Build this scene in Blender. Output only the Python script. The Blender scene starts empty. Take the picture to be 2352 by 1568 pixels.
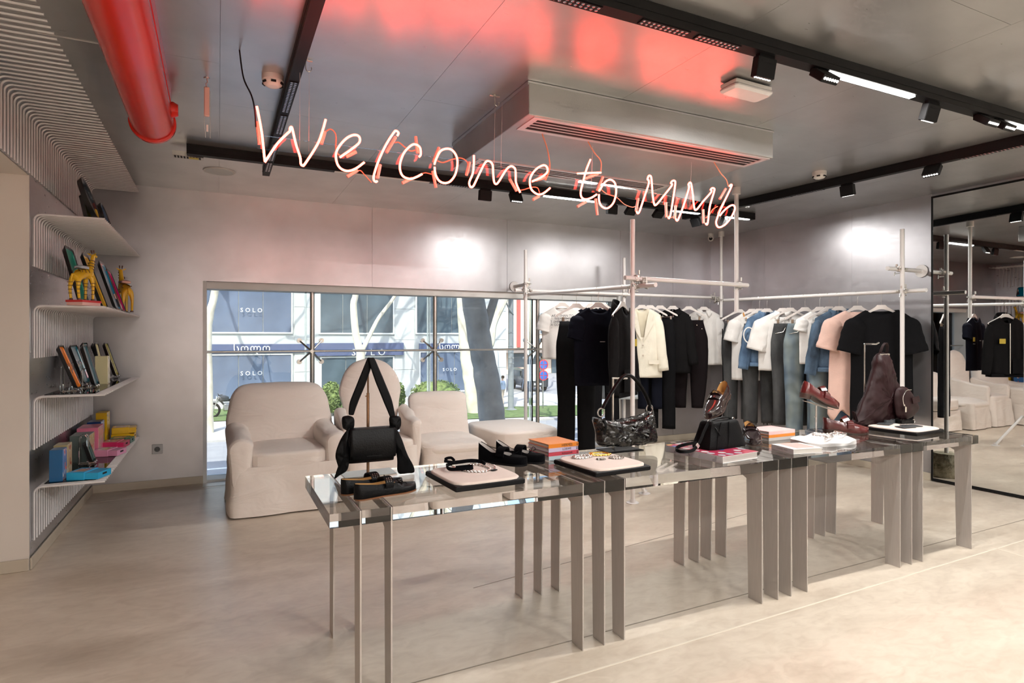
import bpy, bmesh, math, random
from mathutils import Vector, Matrix, Euler, noise
random.seed(7)
PI = math.pi
S = bpy.context.scene
COL = S.collection

# ------------------------------------------------------------------ camera
CAM_F = 1401.0                       # focal length in pixels of the 2352 px wide frame
YAW = math.atan((1176.0 - 500.0) / CAM_F)
cam_data = bpy.data.cameras.new('camera')
cam_data.sensor_width = 36.0
cam_data.lens = 36.0 * CAM_F / 2352.0
cam_data.shift_y = -(784.0 - 777.0) / 2352.0
cam_data.clip_start = 0.05
cam_data.clip_end = 300.0
cam = bpy.data.objects.new('camera', cam_data)
cam.location = (0, 0, 1.3)
cam.rotation_euler = (PI / 2, 0, -YAW)
COL.objects.link(cam)
S.camera = cam

# ------------------------------------------------------------------ exposure, world, sun
S.view_settings.view_transform = 'Standard'
S.view_settings.look = 'None'
S.view_settings.gamma = 1.0
S.view_settings.use_curve_mapping = False
S.view_settings.exposure = 0.63
S.cycles.max_bounces = 10
S.cycles.diffuse_bounces = 3
S.cycles.glossy_bounces = 3
S.cycles.transmission_bounces = 10
S.cycles.transparent_max_bounces = 12
S.cycles.caustics_reflective = False
S.cycles.caustics_refractive = False
S.cycles.sample_clamp_indirect = 6.0
S.cycles.use_adaptive_sampling = True
S.cycles.adaptive_threshold = 0.09
S.cycles.adaptive_min_samples = 20

W = bpy.data.worlds.new('world')
S.world = W
W.use_nodes = True
wn = W.node_tree
for n in list(wn.nodes): wn.nodes.remove(n)
sky = wn.nodes.new('ShaderNodeTexSky')
sky.sky_type = 'NISHITA'
sky.sun_disc = False
sky.sun_elevation = math.radians(52)
sky.sun_rotation = math.radians(200)
sky.air_density = 1.0
sky.dust_density = 2.0
bgn = wn.nodes.new('ShaderNodeBackground')
bgn.inputs['Strength'].default_value = 0.30
wo = wn.nodes.new('ShaderNodeOutputWorld')
wn.links.new(sky.outputs[0], bgn.inputs[0])
wn.links.new(bgn.outputs[0], wo.inputs[0])

def add_light(name, kind, loc, energy, color=(1, 1, 1), rot=(0, 0, 0), size=None, size_y=None, **kw):
    d = bpy.data.lights.new(name, kind)
    d.energy = energy
    d.color = color
    if kind == 'AREA':
        d.shape = 'RECTANGLE'
        d.size = size
        d.size_y = size_y
    for k, v in kw.items(): setattr(d, k, v)
    o = bpy.data.objects.new(name, d)
    o.location = loc
    o.rotation_euler = rot
    COL.objects.link(o)
    return o

sd = Vector((0.42, 0.78, -1.05)).normalized()
sun = add_light('sun', 'SUN', (0, -10, 20), 3.6, (1.0, 0.95, 0.86))
sun.rotation_euler = sd.to_track_quat('-Z', 'Y').to_euler()
sun.data.angle = math.radians(0.25)

# ------------------------------------------------------------------ materials
def nodes_of(m):
    m.use_nodes = True
    nt = m.node_tree
    return nt, nt.nodes, nt.links, nt.nodes['Principled BSDF']

MATS = {}
def mat(name, col, rough=0.5, metal=0.0, var=0.06, scale=6.0, bump=0.0, bscale=40.0, stretch=None,
        emit=None, estr=0.0, spec=None, sheen=0.0, coat=0.0, trans=0.0, ior=None, alpha=None, rvar=0.0, col2=None):
    if name in MATS: return MATS[name]
    m = bpy.data.materials.new(name)
    nt, N, L, P = nodes_of(m)
    P.inputs['Roughness'].default_value = rough
    P.inputs['Metallic'].default_value = metal
    tc = N.new('ShaderNodeTexCoord')
    mp = N.new('ShaderNodeMapping')
    L.new(tc.outputs['Object'], mp.inputs[0])
    if stretch: mp.inputs['Scale'].default_value = stretch
    nz = N.new('ShaderNodeTexNoise')
    nz.inputs['Scale'].default_value = scale
    nz.inputs['Detail'].default_value = 1 if var <= 0.05 else 3
    L.new(mp.outputs[0], nz.inputs['Vector'])
    cr = N.new('ShaderNodeValToRGB')
    a = [max(0, c * (1 - var)) for c in col]
    b = list(col2) if col2 else [min(1, c * (1 + var)) for c in col]
    cr.color_ramp.elements[0].position = 0.3
    cr.color_ramp.elements[1].position = 0.7
    cr.color_ramp.elements[0].color = (*a, 1)
    cr.color_ramp.elements[1].color = (*b, 1)
    L.new(nz.outputs[0], cr.inputs[0])
    L.new(cr.outputs[0], P.inputs['Base Color'])
    if rvar:
        mr = N.new('ShaderNodeMapRange')
        mr.inputs[3].default_value = max(0, rough - rvar)
        mr.inputs[4].default_value = min(1, rough + rvar)
        L.new(nz.outputs[0], mr.inputs[0])
        L.new(mr.outputs[0], P.inputs['Roughness'])
    if bump:
        n2 = N.new('ShaderNodeTexNoise')
        n2.inputs['Scale'].default_value = bscale
        n2.inputs['Detail'].default_value = 1.5
        L.new(mp.outputs[0], n2.inputs['Vector'])
        bp = N.new('ShaderNodeBump')
        bp.inputs['Strength'].default_value = bump
        bp.inputs['Distance'].default_value = 0.01
        L.new(n2.outputs[0], bp.inputs['Height'])
        L.new(bp.outputs[0], P.inputs['Normal'])
    if emit:
        P.inputs['Emission Color'].default_value = (*emit, 1)
        P.inputs['Emission Strength'].default_value = estr
    if spec is not None: P.inputs['Specular IOR Level'].default_value = spec
    if sheen: P.inputs['Sheen Weight'].default_value = sheen
    if coat:
        P.inputs['Coat Weight'].default_value = coat
        P.inputs['Coat Roughness'].default_value = 0.08
    if trans: P.inputs['Transmission Weight'].default_value = trans
    if ior: P.inputs['IOR'].default_value = ior
    if alpha is not None: P.inputs['Alpha'].default_value = alpha
    MATS[name] = m
    return m

def flat(name, col, rough=0.5, **k): return mat(name, col, rough, var=0.03, **k)

# aluminium sheet of walls and ceiling: rough satin metal with a fine hammered and brushed relief
def sheet_metal(name, col, rough, stretch, metal=0.85, relief=0.02):
    m = bpy.data.materials.new(name)
    nt, N, L, P = nodes_of(m)
    tc = N.new('ShaderNodeTexCoord')
    mp = N.new('ShaderNodeMapping'); mp.inputs['Scale'].default_value = stretch
    L.new(tc.outputs['Object'], mp.inputs[0])
    n1 = N.new('ShaderNodeTexNoise'); n1.inputs['Scale'].default_value = 3.0; n1.inputs['Detail'].default_value = 3
    n2 = N.new('ShaderNodeTexNoise'); n2.inputs['Scale'].default_value = 14.0; n2.inputs['Detail'].default_value = 3
    L.new(mp.outputs[0], n2.inputs['Vector']); L.new(tc.outputs['Object'], n1.inputs['Vector'])
    cr = N.new('ShaderNodeValToRGB')
    cr.color_ramp.elements[0].position = 0.3; cr.color_ramp.elements[1].position = 0.72
    cr.color_ramp.elements[0].color = (*[c * 0.9 for c in col], 1); cr.color_ramp.elements[1].color = (*[c * 1.07 for c in col], 1)
    L.new(n1.outputs[0], cr.inputs[0]); L.new(cr.outputs[0], P.inputs['Base Color'])
    mr = N.new('ShaderNodeMapRange'); mr.inputs[3].default_value = rough - 0.07; mr.inputs[4].default_value = rough + 0.07
    L.new(n2.outputs[0], mr.inputs[0]); L.new(mr.outputs[0], P.inputs['Roughness'])
    bp = N.new('ShaderNodeBump'); bp.inputs['Strength'].default_value = relief; bp.inputs['Distance'].default_value = 0.01
    L.new(n2.outputs[0], bp.inputs['Height']); L.new(bp.outputs[0], P.inputs['Normal'])
    P.inputs['Metallic'].default_value = metal
    return m

M_WALL = sheet_metal('wall_aluminium', (0.53, 0.52, 0.54), 0.36, (1, 1, 3), 0.9)
M_CEIL = sheet_metal('ceiling_aluminium', (0.60, 0.605, 0.605), 0.31, (1, 7, 1), 0.85, 0.010)
M_PANEL = sheet_metal('back_panel_aluminium', (0.6, 0.6, 0.615), 0.30, (1, 1, 3), 0.95)
M_FOIL = sheet_metal('foil_faced_board', (0.47, 0.47, 0.46), 0.42, (9, 9, 9), 0.8, 0.08)
M_BEIGE = mat('beige_plaster', (0.72, 0.66, 0.6), 0.75, var=0.03, scale=2)
M_BASE = mat('beige_skirting', (0.56, 0.49, 0.39), 0.6)
M_WHITE = flat('white_paint', (0.82, 0.8, 0.78), 0.4)
M_REVEAL = flat('window_reveal_white', (0.78, 0.77, 0.74), 0.55)
M_STEEL = flat('satin_steel', (0.55, 0.54, 0.51), 0.3, metal=1.0)
M_CHROME = flat('polished_steel', (0.8, 0.8, 0.8), 0.12, metal=1.0)
M_BRONZE = flat('bronze_rod', (0.3, 0.17, 0.1), 0.3, metal=0.9)
M_BLACKM = flat('black_powder_coat', (0.005, 0.005, 0.0055), 0.5, spec=0.2)
M_BLACKP = flat('black_plastic', (0.006, 0.006, 0.0065), 0.5, spec=0.2)
M_PLASTIC = flat('white_plastic', (0.8, 0.78, 0.75), 0.35)
M_LEG = mat('brushed_leg_steel', (0.52, 0.48, 0.45), 0.42, 0.45, var=0.04, scale=30, stretch=(1, 4, 0.3))
M_RACK = flat('rack_white', (0.80, 0.77, 0.75), 0.35)
M_ROD = flat('shelf_rod_white', (0.80, 0.78, 0.78), 0.25)
M_COUPLER = flat('zinc_coupler', (0.62, 0.6, 0.56), 0.35, metal=0.6)
M_MIRROR = flat('mirror_silver', (0.86, 0.87, 0.85), 0.01, metal=1.0)
M_DARK = flat('slot_black', (0.006, 0.006, 0.007), 0.8)
def linen():
    m = bpy.data.materials.new('linen_slipcover'); nt, N, L, P = nodes_of(m)
    tc = N.new('ShaderNodeTexCoord')
    a = N.new('ShaderNodeTexNoise'); a.inputs['Scale'].default_value = 3.6; a.inputs['Detail'].default_value = 2; a.inputs['Distortion'].default_value = 1.2
    mp = N.new('ShaderNodeMapping'); mp.inputs['Scale'].default_value = (1.0, 1.0, 2.2); mp.inputs['Rotation'].default_value = (0.2, 0.35, 0.3)
    L.new(tc.outputs['Object'], mp.inputs[0]); L.new(mp.outputs[0], a.inputs['Vector'])
    w = N.new('ShaderNodeTexNoise'); w.inputs['Scale'].default_value = 300; L.new(tc.outputs['Object'], w.inputs['Vector'])
    cr = N.new('ShaderNodeValToRGB'); e = cr.color_ramp.elements; e[0].color = (0.80, 0.725, 0.66, 1); e[1].color = (0.90, 0.83, 0.77, 1); L.new(w.outputs[0], cr.inputs[0]); L.new(cr.outputs[0], P.inputs['Base Color'])
    b1 = N.new('ShaderNodeBump'); b1.inputs['Strength'].default_value = 0.30; b1.inputs['Distance'].default_value = 0.035; L.new(a.outputs[0], b1.inputs['Height'])
    b2 = N.new('ShaderNodeBump'); b2.inputs['Strength'].default_value = 0.15; b2.inputs['Distance'].default_value = 0.003; L.new(w.outputs[0], b2.inputs['Height']); L.new(b1.outputs[0], b2.inputs['Normal']); L.new(b2.outputs[0], P.inputs['Normal'])
    P.inputs['Roughness'].default_value = 0.88; P.inputs['Specular IOR Level'].default_value = 0.2
    return m
M_LINEN = linen()

def glass_mat(name, col, ior=1.49, rough=0.0):
    m = bpy.data.materials.new(name)
    nt, N, L, P = nodes_of(m)
    P.inputs['Base Color'].default_value = (*col, 1)
    P.inputs['Transmission Weight'].default_value = 1.0
    P.inputs['Roughness'].default_value = rough
    P.inputs['IOR'].default_value = ior
    return m
def thin_glass(name, col, refl=0.08):
    m = bpy.data.materials.new(name)
    m.use_nodes = True
    nt = m.node_tree; N = nt.nodes; L = nt.links
    for n in list(N): N.remove(n)
    t = N.new('ShaderNodeBsdfTransparent'); t.inputs[0].default_value = (*col, 1)
    g = N.new('ShaderNodeBsdfGlossy'); g.inputs['Roughness'].default_value = 0.01
    fr = N.new('ShaderNodeFresnel'); fr.inputs[0].default_value = 1.45
    mx = N.new('ShaderNodeMixShader'); o = N.new('ShaderNodeOutputMaterial')
    L.new(fr.outputs[0], mx.inputs[0]); L.new(t.outputs[0], mx.inputs[1]); L.new(g.outputs[0], mx.inputs[2]); L.new(mx.outputs[0], o.inputs[0])
    return m
M_ACRYL = glass_mat('clear_acrylic', (0.97, 0.985, 0.985))
M_PANE = thin_glass('window_glass', (0.93, 0.96, 0.96))
M_CLEAR = thin_glass('thin_clear_plastic', (0.96, 0.96, 0.96))

# ------------------------------------------------------------------ mesh helpers
class B:
    """collects geometry for ONE mesh object"""
    def __init__(s): s.v = []; s.f = []
    def add(s, vs, fs, M=None):
        k = len(s.v)
        if M is not None: vs = [M @ Vector(v) for v in vs]
        s.v.extend([tuple(v) for v in vs])
        s.f.extend([tuple(i + k for i in f) for f in fs])
        return s
    def box(s, x0, x1, y0, y1, z0, z1, M=None):
        vs = [(x0, y0, z0), (x1, y0, z0), (x1, y1, z0), (x0, y1, z0), (x0, y0, z1), (x1, y0, z1), (x1, y1, z1), (x0, y1, z1)]
        return s.add(vs, [(0, 3, 2, 1), (4, 5, 6, 7), (0, 1, 5, 4), (1, 2, 6, 5), (2, 3, 7, 6), (3, 0, 4, 7)], M)
    def cbox(s, x0, x1, y0, y1, z0, z1, c=0.005, M=None):
        """box with chamfered edges"""
        r = []
        for z, i in ((z0, c), (z0 + c, 0), (z1 - c, 0), (z1, c)):
            X0, X1, Y0, Y1 = x0 + i, x1 - i, y0 + i, y1 - i
            q = c
            r.append([(X0 + q, Y0, z), (X1 - q, Y0, z), (X1, Y0 + q, z), (X1, Y1 - q, z), (X1 - q, Y1, z), (X0 + q, Y1, z), (X0, Y1 - q, z), (X0, Y0 + q, z)])
        return s.loft(r, M=M)
    def loft(s, rings, caps=True, closed=True, M=None):
        n = len(rings[0]); vs = [p for r in rings for p in r]; fs = []
        for i in range(len(rings) - 1):
            for j in range(n if closed else n - 1):
                a = i * n + j; b = i * n + (j + 1) % n
                fs.append((a, b, b + n, a + n))
        if caps and closed:
            fs.append(tuple(range(n - 1, -1, -1)))
            fs.append(tuple(range((len(rings) - 1) * n, len(rings) * n)))
        return s.add(vs, fs, M)
    def tube(s, path, r, n=8, closed=False, caps=True, M=None, flat=None):
        """round (or flattened: flat=(a,b) factors) tube along a path of points; r number or list"""
        P = [Vector(p) for p in path]; m = len(P); rings = []
        up = None
        for i in range(m):
            if closed: t = P[(i + 1) % m] - P[i - 1]
            else: t = P[min(i + 1, m - 1)] - P[max(i - 1, 0)]
            if t.length < 1e-9: t = Vector((0, 0, 1))
            t.normalize()
            if up is None:
                up = Vector((0, 0, 1)) if abs(t.z) < 0.9 else Vector((0, 1, 0))
            u = (up - t * up.dot(t))
            if u.length < 1e-6: u = t.orthogonal()
            u.normalize(); w = t.cross(u); up = u
            rr = r[i] if isinstance(r, (list, tuple)) else r
            fa, fb = flat if flat else (1, 1)
            rings.append([tuple(P[i] + u * (rr * fa * math.cos(2 * PI * k / n)) + w * (rr * fb * math.sin(2 * PI * k / n))) for k in range(n)])
        if closed: rings.append(rings[0])
        return s.loft(rings, caps=caps and not closed, M=M)
    def lathe(s, prof, n=20, M=None):
        """prof: (radius, z) from bottom to top"""
        rings = [[(max(r, 1e-5) * math.cos(2 * PI * k / n), max(r, 1e-5) * math.sin(2 * PI * k / n), z) for k in range(n)] for r, z in prof]
        return s.loft(rings, M=M)
    def prism(s, poly, d0, d1, M=None):
        """poly in (x, z), extruded along y from d0 to d1"""
        n = len(poly)
        vs = [(x, d0, z) for x, z in poly] + [(x, d1, z) for x, z in poly]
        fs = [tuple(range(n)), tuple(range(2 * n - 1, n - 1, -1))]
        for i in range(n):
            j = (i + 1) % n
            fs.append((i, i + n, j + n, j))
        return s.add(vs, fs, M)
    def grid(s, fn, nu, nv, M=None, wrap=False):
        vs = [fn(i / nu, j / nv) for i in range(nu + 1) for j in range(nv + 1)]
        fs = [(i * (nv + 1) + j, (i + 1) * (nv + 1) + j, (i + 1) * (nv + 1) + j + 1, i * (nv + 1) + j + 1) for i in range(nu) for j in range(nv)]
        return s.add(vs, fs, M)
    def data(s, name, m, smooth=35):
        me = bpy.data.meshes.new(name)
        me.from_pydata(s.v, [], s.f)
        bm = bmesh.new(); bm.from_mesh(me)
        bmesh.ops.recalc_face_normals(bm, faces=bm.faces)
        bm.to_mesh(me); bm.free()
        if m is not None: me.materials.append(m)
        if smooth:
            me.polygons.foreach_set('use_smooth', [True] * len(me.polygons))
            me.set_sharp_from_angle(angle=math.radians(smooth))
        return me
    def build(s, name, m, parent=None, loc=None, rot=None, smooth=35, sub=0, solid=0, world=False):
        if world and parent is not None:
            Mi = parent.matrix_basis.inverted()
            s.v = [tuple(Mi @ Vector(v)) for v in s.v]
        o = bpy.data.objects.new(name, s.data(name, m, smooth))
        COL.objects.link(o)
        if parent is not None: o.parent = parent
        if loc: o.location = loc
        if rot: o.rotation_euler = rot
        if solid:
            md = o.modifiers.new('thickness', 'SOLIDIFY'); md.thickness = solid; md.offset = 0
        if sub:
            md = o.modifiers.new('smooth', 'SUBSURF'); md.levels = sub; md.render_levels = sub
        return o

def tag(o, label=None, cat=None, group=None, kind=None):
    if label: o['label'] = label
    if cat: o['category'] = cat
    if group: o['group'] = group
    if kind: o['kind'] = kind
    return o
def thing(name, label, cat, loc=(0, 0, 0), rotz=0.0, group=None):
    o = bpy.data.objects.new(name, None)
    o.empty_display_size = 0.1
    o.location = loc
    o.rotation_euler = (0, 0, rotz)
    COL.objects.link(o)
    return tag(o, label, cat, group)
def struct(name, b, m, parent=None, **k):
    o = b.build(name, m, parent, **k)
    if parent is None: o['kind'] = 'structure'
    return o
def copy_tree(o, parent=None):
    kids = list(o.children)
    c = o.copy(); COL.objects.link(c)
    if parent is not None: c.parent = parent
    for k in kids: copy_tree(k, c)
    return c
def clone(root, loc, rotz=None, label=None, group=None):
    c = copy_tree(root)
    c.location = loc
    if rotz is not None: c.rotation_euler = (0, 0, rotz)
    if label: c['label'] = label
    if group: c['group'] = group
    return c
def share(name, me, parent, loc=(0, 0, 0), rot=None, scale=None):
    o = bpy.data.objects.new(name, me)
    COL.objects.link(o); o.parent = parent; o.location = loc
    if rot: o.rotation_euler = rot
    if scale: o.scale = scale
    return o
def text_part(name, body, size, m, parent, loc, rot, extrude=0.0004, align='CENTER', shear=0.0, kind=None, space=1.0):
    c = bpy.data.curves.new(name, 'FONT')
    c.body = body; c.size = size; c.extrude = extrude; c.align_x = align; c.align_y = 'CENTER'; c.shear = shear; c.resolution_u = 2
    c.space_character = space
    c.materials.append(m)
    tmp = bpy.data.objects.new(name, c)
    COL.objects.link(tmp)
    bpy.context.view_layer.update()
    me = bpy.data.meshes.new_from_object(tmp)
    bpy.data.objects.remove(tmp)
    o = bpy.data.objects.new(name, me)
    COL.objects.link(o); o.parent = parent; o.location = loc; o.rotation_euler = rot
    return o
def rounded_rect(x0, x1, z0, z1, r, n=4):
    out = []
    for cx, cz, a0 in ((x1 - r, z0 + r, -PI / 2), (x1 - r, z1 - r, 0), (x0 + r, z1 - r, PI / 2), (x0 + r, z0 + r, PI)):
        for k in range(n + 1):
            a = a0 + PI / 2 * k / n
            out.append((cx + r * math.cos(a), cz + r * math.sin(a)))
    return out
def spline(pts, per=6, closed=False):
    """Catmull-Rom through the points"""
    P = [Vector(p) for p in pts]; n = len(P); out = []
    rng = range(n if closed else n - 1)
    for i in rng:
        p0 = P[(i - 1) % n] if closed or i > 0 else P[0]
        p1 = P[i]; p2 = P[(i + 1) % n]
        p3 = P[(i + 2) % n] if closed or i + 2 < n else P[-1]
        for k in range(per):
            t = k / per
            out.append(0.5 * ((2 * p1) + (p2 - p0) * t + (2 * p0 - 5 * p1 + 4 * p2 - p3) * t * t + (3 * p1 - p0 - 3 * p2 + p3) * t ** 3))
    if not closed: out.append(P[-1])
    return out
def nz(x, y, z): return noise.noise(Vector((x, y, z)))

# ================================================================== structure
XL, XR, YB, CZ = -0.955, 5.885, 6.14, 2.62
YF = -3.6                                             # wall behind the camera
def floor_mat():
    m = bpy.data.materials.new('beige_microcement')
    nt, N, L, P = nodes_of(m)
    tc = N.new('ShaderNodeTexCoord')
    mp = N.new('ShaderNodeMapping'); mp.inputs['Scale'].default_value = (1.0, 1.9, 1); mp.inputs['Rotation'].default_value = (0, 0, 0.3)
    L.new(tc.outputs['Object'], mp.inputs[0])
    a = N.new('ShaderNodeTexNoise'); a.inputs['Scale'].default_value = 1.3; a.inputs['Detail'].default_value = 5; a.inputs['Roughness'].default_value = 0.62; a.inputs['Distortion'].default_value = 0.7
    b = N.new('ShaderNodeTexNoise'); b.inputs['Scale'].default_value = 9; b.inputs['Detail'].default_value = 5; b.inputs['Distortion'].default_value = 1.4
    L.new(mp.outputs[0], a.inputs['Vector']); L.new(mp.outputs[0], b.inputs['Vector'])
    c1 = N.new('ShaderNodeValToRGB')
    e = c1.color_ramp.elements; e[0].position = 0.28; e[1].position = 0.68
    e[0].color = (0.60, 0.50, 0.395, 1); e[1].color = (0.81, 0.71, 0.585, 1)
    L.new(a.outputs[0], c1.inputs[0])
    c2 = N.new('ShaderNodeValToRGB')
    e = c2.color_ramp.elements; e[0].position = 0.25; e[1].position = 0.6
    e[0].color = (0.83, 0.80, 0.77, 1); e[1].color = (1, 1, 1, 1)
    L.new(b.outputs[0], c2.inputs[0])
    mx = N.new('ShaderNodeMix'); mx.data_type = 'RGBA'; mx.blend_type = 'MULTIPLY'; mx.inputs[0].default_value = 0.75
    L.new(c1.outputs[0], mx.inputs[6]); L.new(c2.outputs[0], mx.inputs[7]); L.new(mx.outputs[2], P.inputs['Base Color'])
    mr = N.new('ShaderNodeMapRange'); mr.inputs[3].default_value = 0.24; mr.inputs[4].default_value = 0.42
    L.new(b.outputs[0], mr.inputs[0]); L.new(mr.outputs[0], P.inputs['Roughness'])
    return m
M_FLOOR = floor_mat()
b = B(); b.box(-3.2, XR + 0.2, YF, YB + 0.32, -0.12, 0)
floor = struct('floor', b, M_FLOOR, smooth=0)
M_LINE_D = flat('dark_floor_line', (0.30, 0.25, 0.19), 0.6)  # colour of the thin dark strips laid across the floor
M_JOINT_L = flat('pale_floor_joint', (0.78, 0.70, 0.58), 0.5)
for (x0, y0, x1, y1, w, m) in ((0.2, 2.225, XR, 2.36, 0.007, M_LINE_D), (-1.0, 1.95, XR, 2.14, 0.009, M_JOINT_L), (-0.94, 5.78, 1.2, 6.1, 0.006, M_JOINT_L),
                               (1.2, 2.95, 4.2, 3.42, 0.006, M_LINE_D), (4.1, 0.3, 4.35, 2.1, 0.007, M_JOINT_L)):
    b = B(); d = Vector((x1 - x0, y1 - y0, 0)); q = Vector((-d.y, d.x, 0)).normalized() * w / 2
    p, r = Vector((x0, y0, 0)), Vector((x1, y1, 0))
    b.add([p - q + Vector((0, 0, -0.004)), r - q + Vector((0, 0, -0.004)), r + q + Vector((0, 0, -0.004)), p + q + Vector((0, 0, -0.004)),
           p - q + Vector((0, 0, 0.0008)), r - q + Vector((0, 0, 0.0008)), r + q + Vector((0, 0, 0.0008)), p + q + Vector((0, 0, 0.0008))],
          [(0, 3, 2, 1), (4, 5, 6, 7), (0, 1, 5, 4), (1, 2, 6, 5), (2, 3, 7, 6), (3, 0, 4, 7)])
    b.build('floor_line', m, floor, smooth=0)

# ceiling: carrier slab and the aluminium sheets it carries, one object per sheet
b = B(); b.box(-3.2, XR + 0.3, YF, YB + 0.3, CZ + 0.012, CZ + 0.35)
ceiling = struct('ceiling', b, M_FOIL, smooth=0)
xs = [XL, 0.01, 1.01, 2.01, 3.01, 4.01, 5.01, XR]
ys = [YF, -1.0, 1.4, 3.8, YB]
for i in range(len(xs) - 1):
    off = 0.0 if i % 2 else -0.55
    yy = [YF] + [y + off for y in ys[1:-1]] + [YB]
    for j in range(len(yy) - 1):
        b = B(); b.box(xs[i] + 0.0007, xs[i + 1] - 0.0007, yy[j] + 0.0007, yy[j + 1] - 0.0007, CZ, CZ + 0.012)
        b.build('ceiling_sheet', M_CEIL, ceiling, smooth=0)
# access hatch in the ceiling, standing a little proud
b = B()
b.cbox(-0.70, -0.472, 3.262, 3.56, CZ - 0.003, CZ + 0.004, 0.002)
b.build('access_hatch', M_CEIL, ceiling, smooth=0)
b = B(); b.box(-0.70, -0.466, 3.252, 3.259, CZ - 0.004, CZ + 0.003); b.box(-0.469, -0.463, 3.252, 3.57, CZ - 0.004, CZ + 0.003)
b.build('hatch_edge', M_PLASTIC, ceiling, smooth=0)

# back wall with the window opening
WX0, WX1, WZ = -0.092, 4.40, 1.817
b = B()
b.box(XL - 0.3, WX0 - 0.04, YB + 0.006, YB + 0.30, 0, CZ)
b.box(WX0 - 0.04, WX1 + 0.04, YB + 0.006, YB + 0.30, WZ + 0.004, CZ)
b.box(WX1 + 0.04, XR + 0.3, YB + 0.006, YB + 0.30, 0, CZ)
wall_back = struct('wall_back', b, M_WALL, smooth=0)
for (x0, x1, z0, z1) in ((XL, -0.108, 0, CZ), (-0.106, 1.40, WZ, CZ), (1.402, 2.90, WZ, CZ), (2.902, WX1, WZ, CZ), (WX1 + 0.036, 5.25, 0, CZ), (5.252, XR, 0, CZ)):
    b = B(); b.box(x0, x1 - 0.0008, YB, YB + 0.006, z0, z1)
    b.build('wall_sheet', M_WALL, wall_back, smooth=0)
# right wall
b = B(); b.box(XR + 0.006, XR + 0.3, YF, YB + 0.3, 0, CZ)
wall_right = struct('wall_right', b, M_WALL, smooth=0)
for (y0, y1) in ((5.25, YB), (4.14, 5.25), (3.36, 4.14), (YF, 0.4)):
    b = B(); b.box(XR, XR + 0.006, y0 + 0.0008, y1, 0, CZ)
    b.build('wall_sheet', M_WALL, wall_right, smooth=0)
# left wall: metal from the niche corner on, and above the niche opening
NY, NZ = 4.258, 2.215
b = B()
b.box(XL - 0.25, XL - 0.001, NY + 0.001, YB + 0.3, 0, CZ)
b.box(XL - 0.25, XL - 0.001, YF, NY + 0.001, NZ + 0.012, CZ)
wall_left = struct('wall_left', b, M_BEIGE, smooth=0)
for (y0, y1, z0, z1) in ((NY + 0.004, YB, 0, NZ), (NY + 0.004, YB, NZ, CZ), (1.8, NY + 0.003, NZ, CZ), (YF, 1.799, NZ, CZ)):
    b = B(); b.box(XL - 0.001, XL + 0.003, y0, y1 - 0.0008, z0, z1)
    b.build('wall_sheet', M_PANEL, wall_left, smooth=0)
# niche in the left wall (jamb facing the camera, soffit, inner walls)
b = B()
b.box(-3.2, XL + 0.003, NY, NY + 0.0035, 0, NZ)
b.box(-3.2, XL - 0.26, NY + 0.0035, NY + 0.12, 0, NZ)
b.box(-3.2, XL + 0.002, YF, NY + 0.01, NZ, NZ + 0.012)
b.box(-3.3, -3.2, YF, NY + 0.1, 0, NZ)
struct('wall_niche', b, M_BEIGE, smooth=0)
b = B(); b.box(-3.3, XR + 0.3, YF - 0.2, YF, 0, CZ); struct('wall_front', b, M_BEIGE, smooth=0)

# skirtings
for nm, (x0, x1, y0, y1) in {'baseboard_back_left': (XL, -0.118, YB - 0.012, YB), 'baseboard_back_right': (WX1 + 0.02, XR, YB - 0.012, YB),
                             'baseboard_right': (XR - 0.012, XR, 3.36, YB - 0.012), 'baseboard_left': (XL + 0.003, XL + 0.014, NY + 0.005, YB - 0.012),
                             'baseboard_niche': (-3.2, XL + 0.002, NY - 0.012, NY)}.items():
    b = B(); b.cbox(x0, x1, y0, y1, 0, 0.068, 0.003)
    struct(nm, b, M_BASE, smooth=0)
b = B(); b.box(-0.12, 0.35, 5.98, YB + 0.1, 0, 0.0025)
struct('trim_1', b, M_PLASTIC, smooth=0)

# shop window: frame boards, steel posts with spider fittings, tension bar, glass
win = bpy.data.objects.new('window_1', None); COL.objects.link(win); win['kind'] = 'structure'; win.location = (WX0, YB, 0)
GY = 6.36
b = B(); b.box(WX0 + 0.0025, WX1 - 0.0005, YB + 0.03, GY + 0.04, 1.752, WZ); b.build('head_board', M_REVEAL, win, world=True, smooth=0)
b = B(); b.box(WX0 - 0.028, WX0 + 0.002, YB - 0.003, GY + 0.04, 0, WZ); b.build('side_board', M_REVEAL, win, world=True, smooth=0)
b = B(); b.box(WX1, WX1 + 0.035, YB - 0.003, GY + 0.04, 0, WZ); b.build('side_board', M_REVEAL, win, world=True, smooth=0)
b = B(); b.box(WX0, WX1, YB + 0.02, GY + 0.04, -0.01, 0.02); b.build('sill_board', M_REVEAL, win, world=True, smooth=0)
posts = [0.83, 2.09, 3.335]
edges = [WX0 + 0.002] + posts + [WX1]
for i in range(len(edges) - 1):
    for (z0, z1) in ((0.02, 1.172), (1.176, 1.752)):
        b = B(); b.box(edges[i] + 0.004, edges[i + 1] - 0.004, GY, GY + 0.012, z0, z1)
        b.build('glass_pane', M_PANE, win, world=True, smooth=0)
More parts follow.
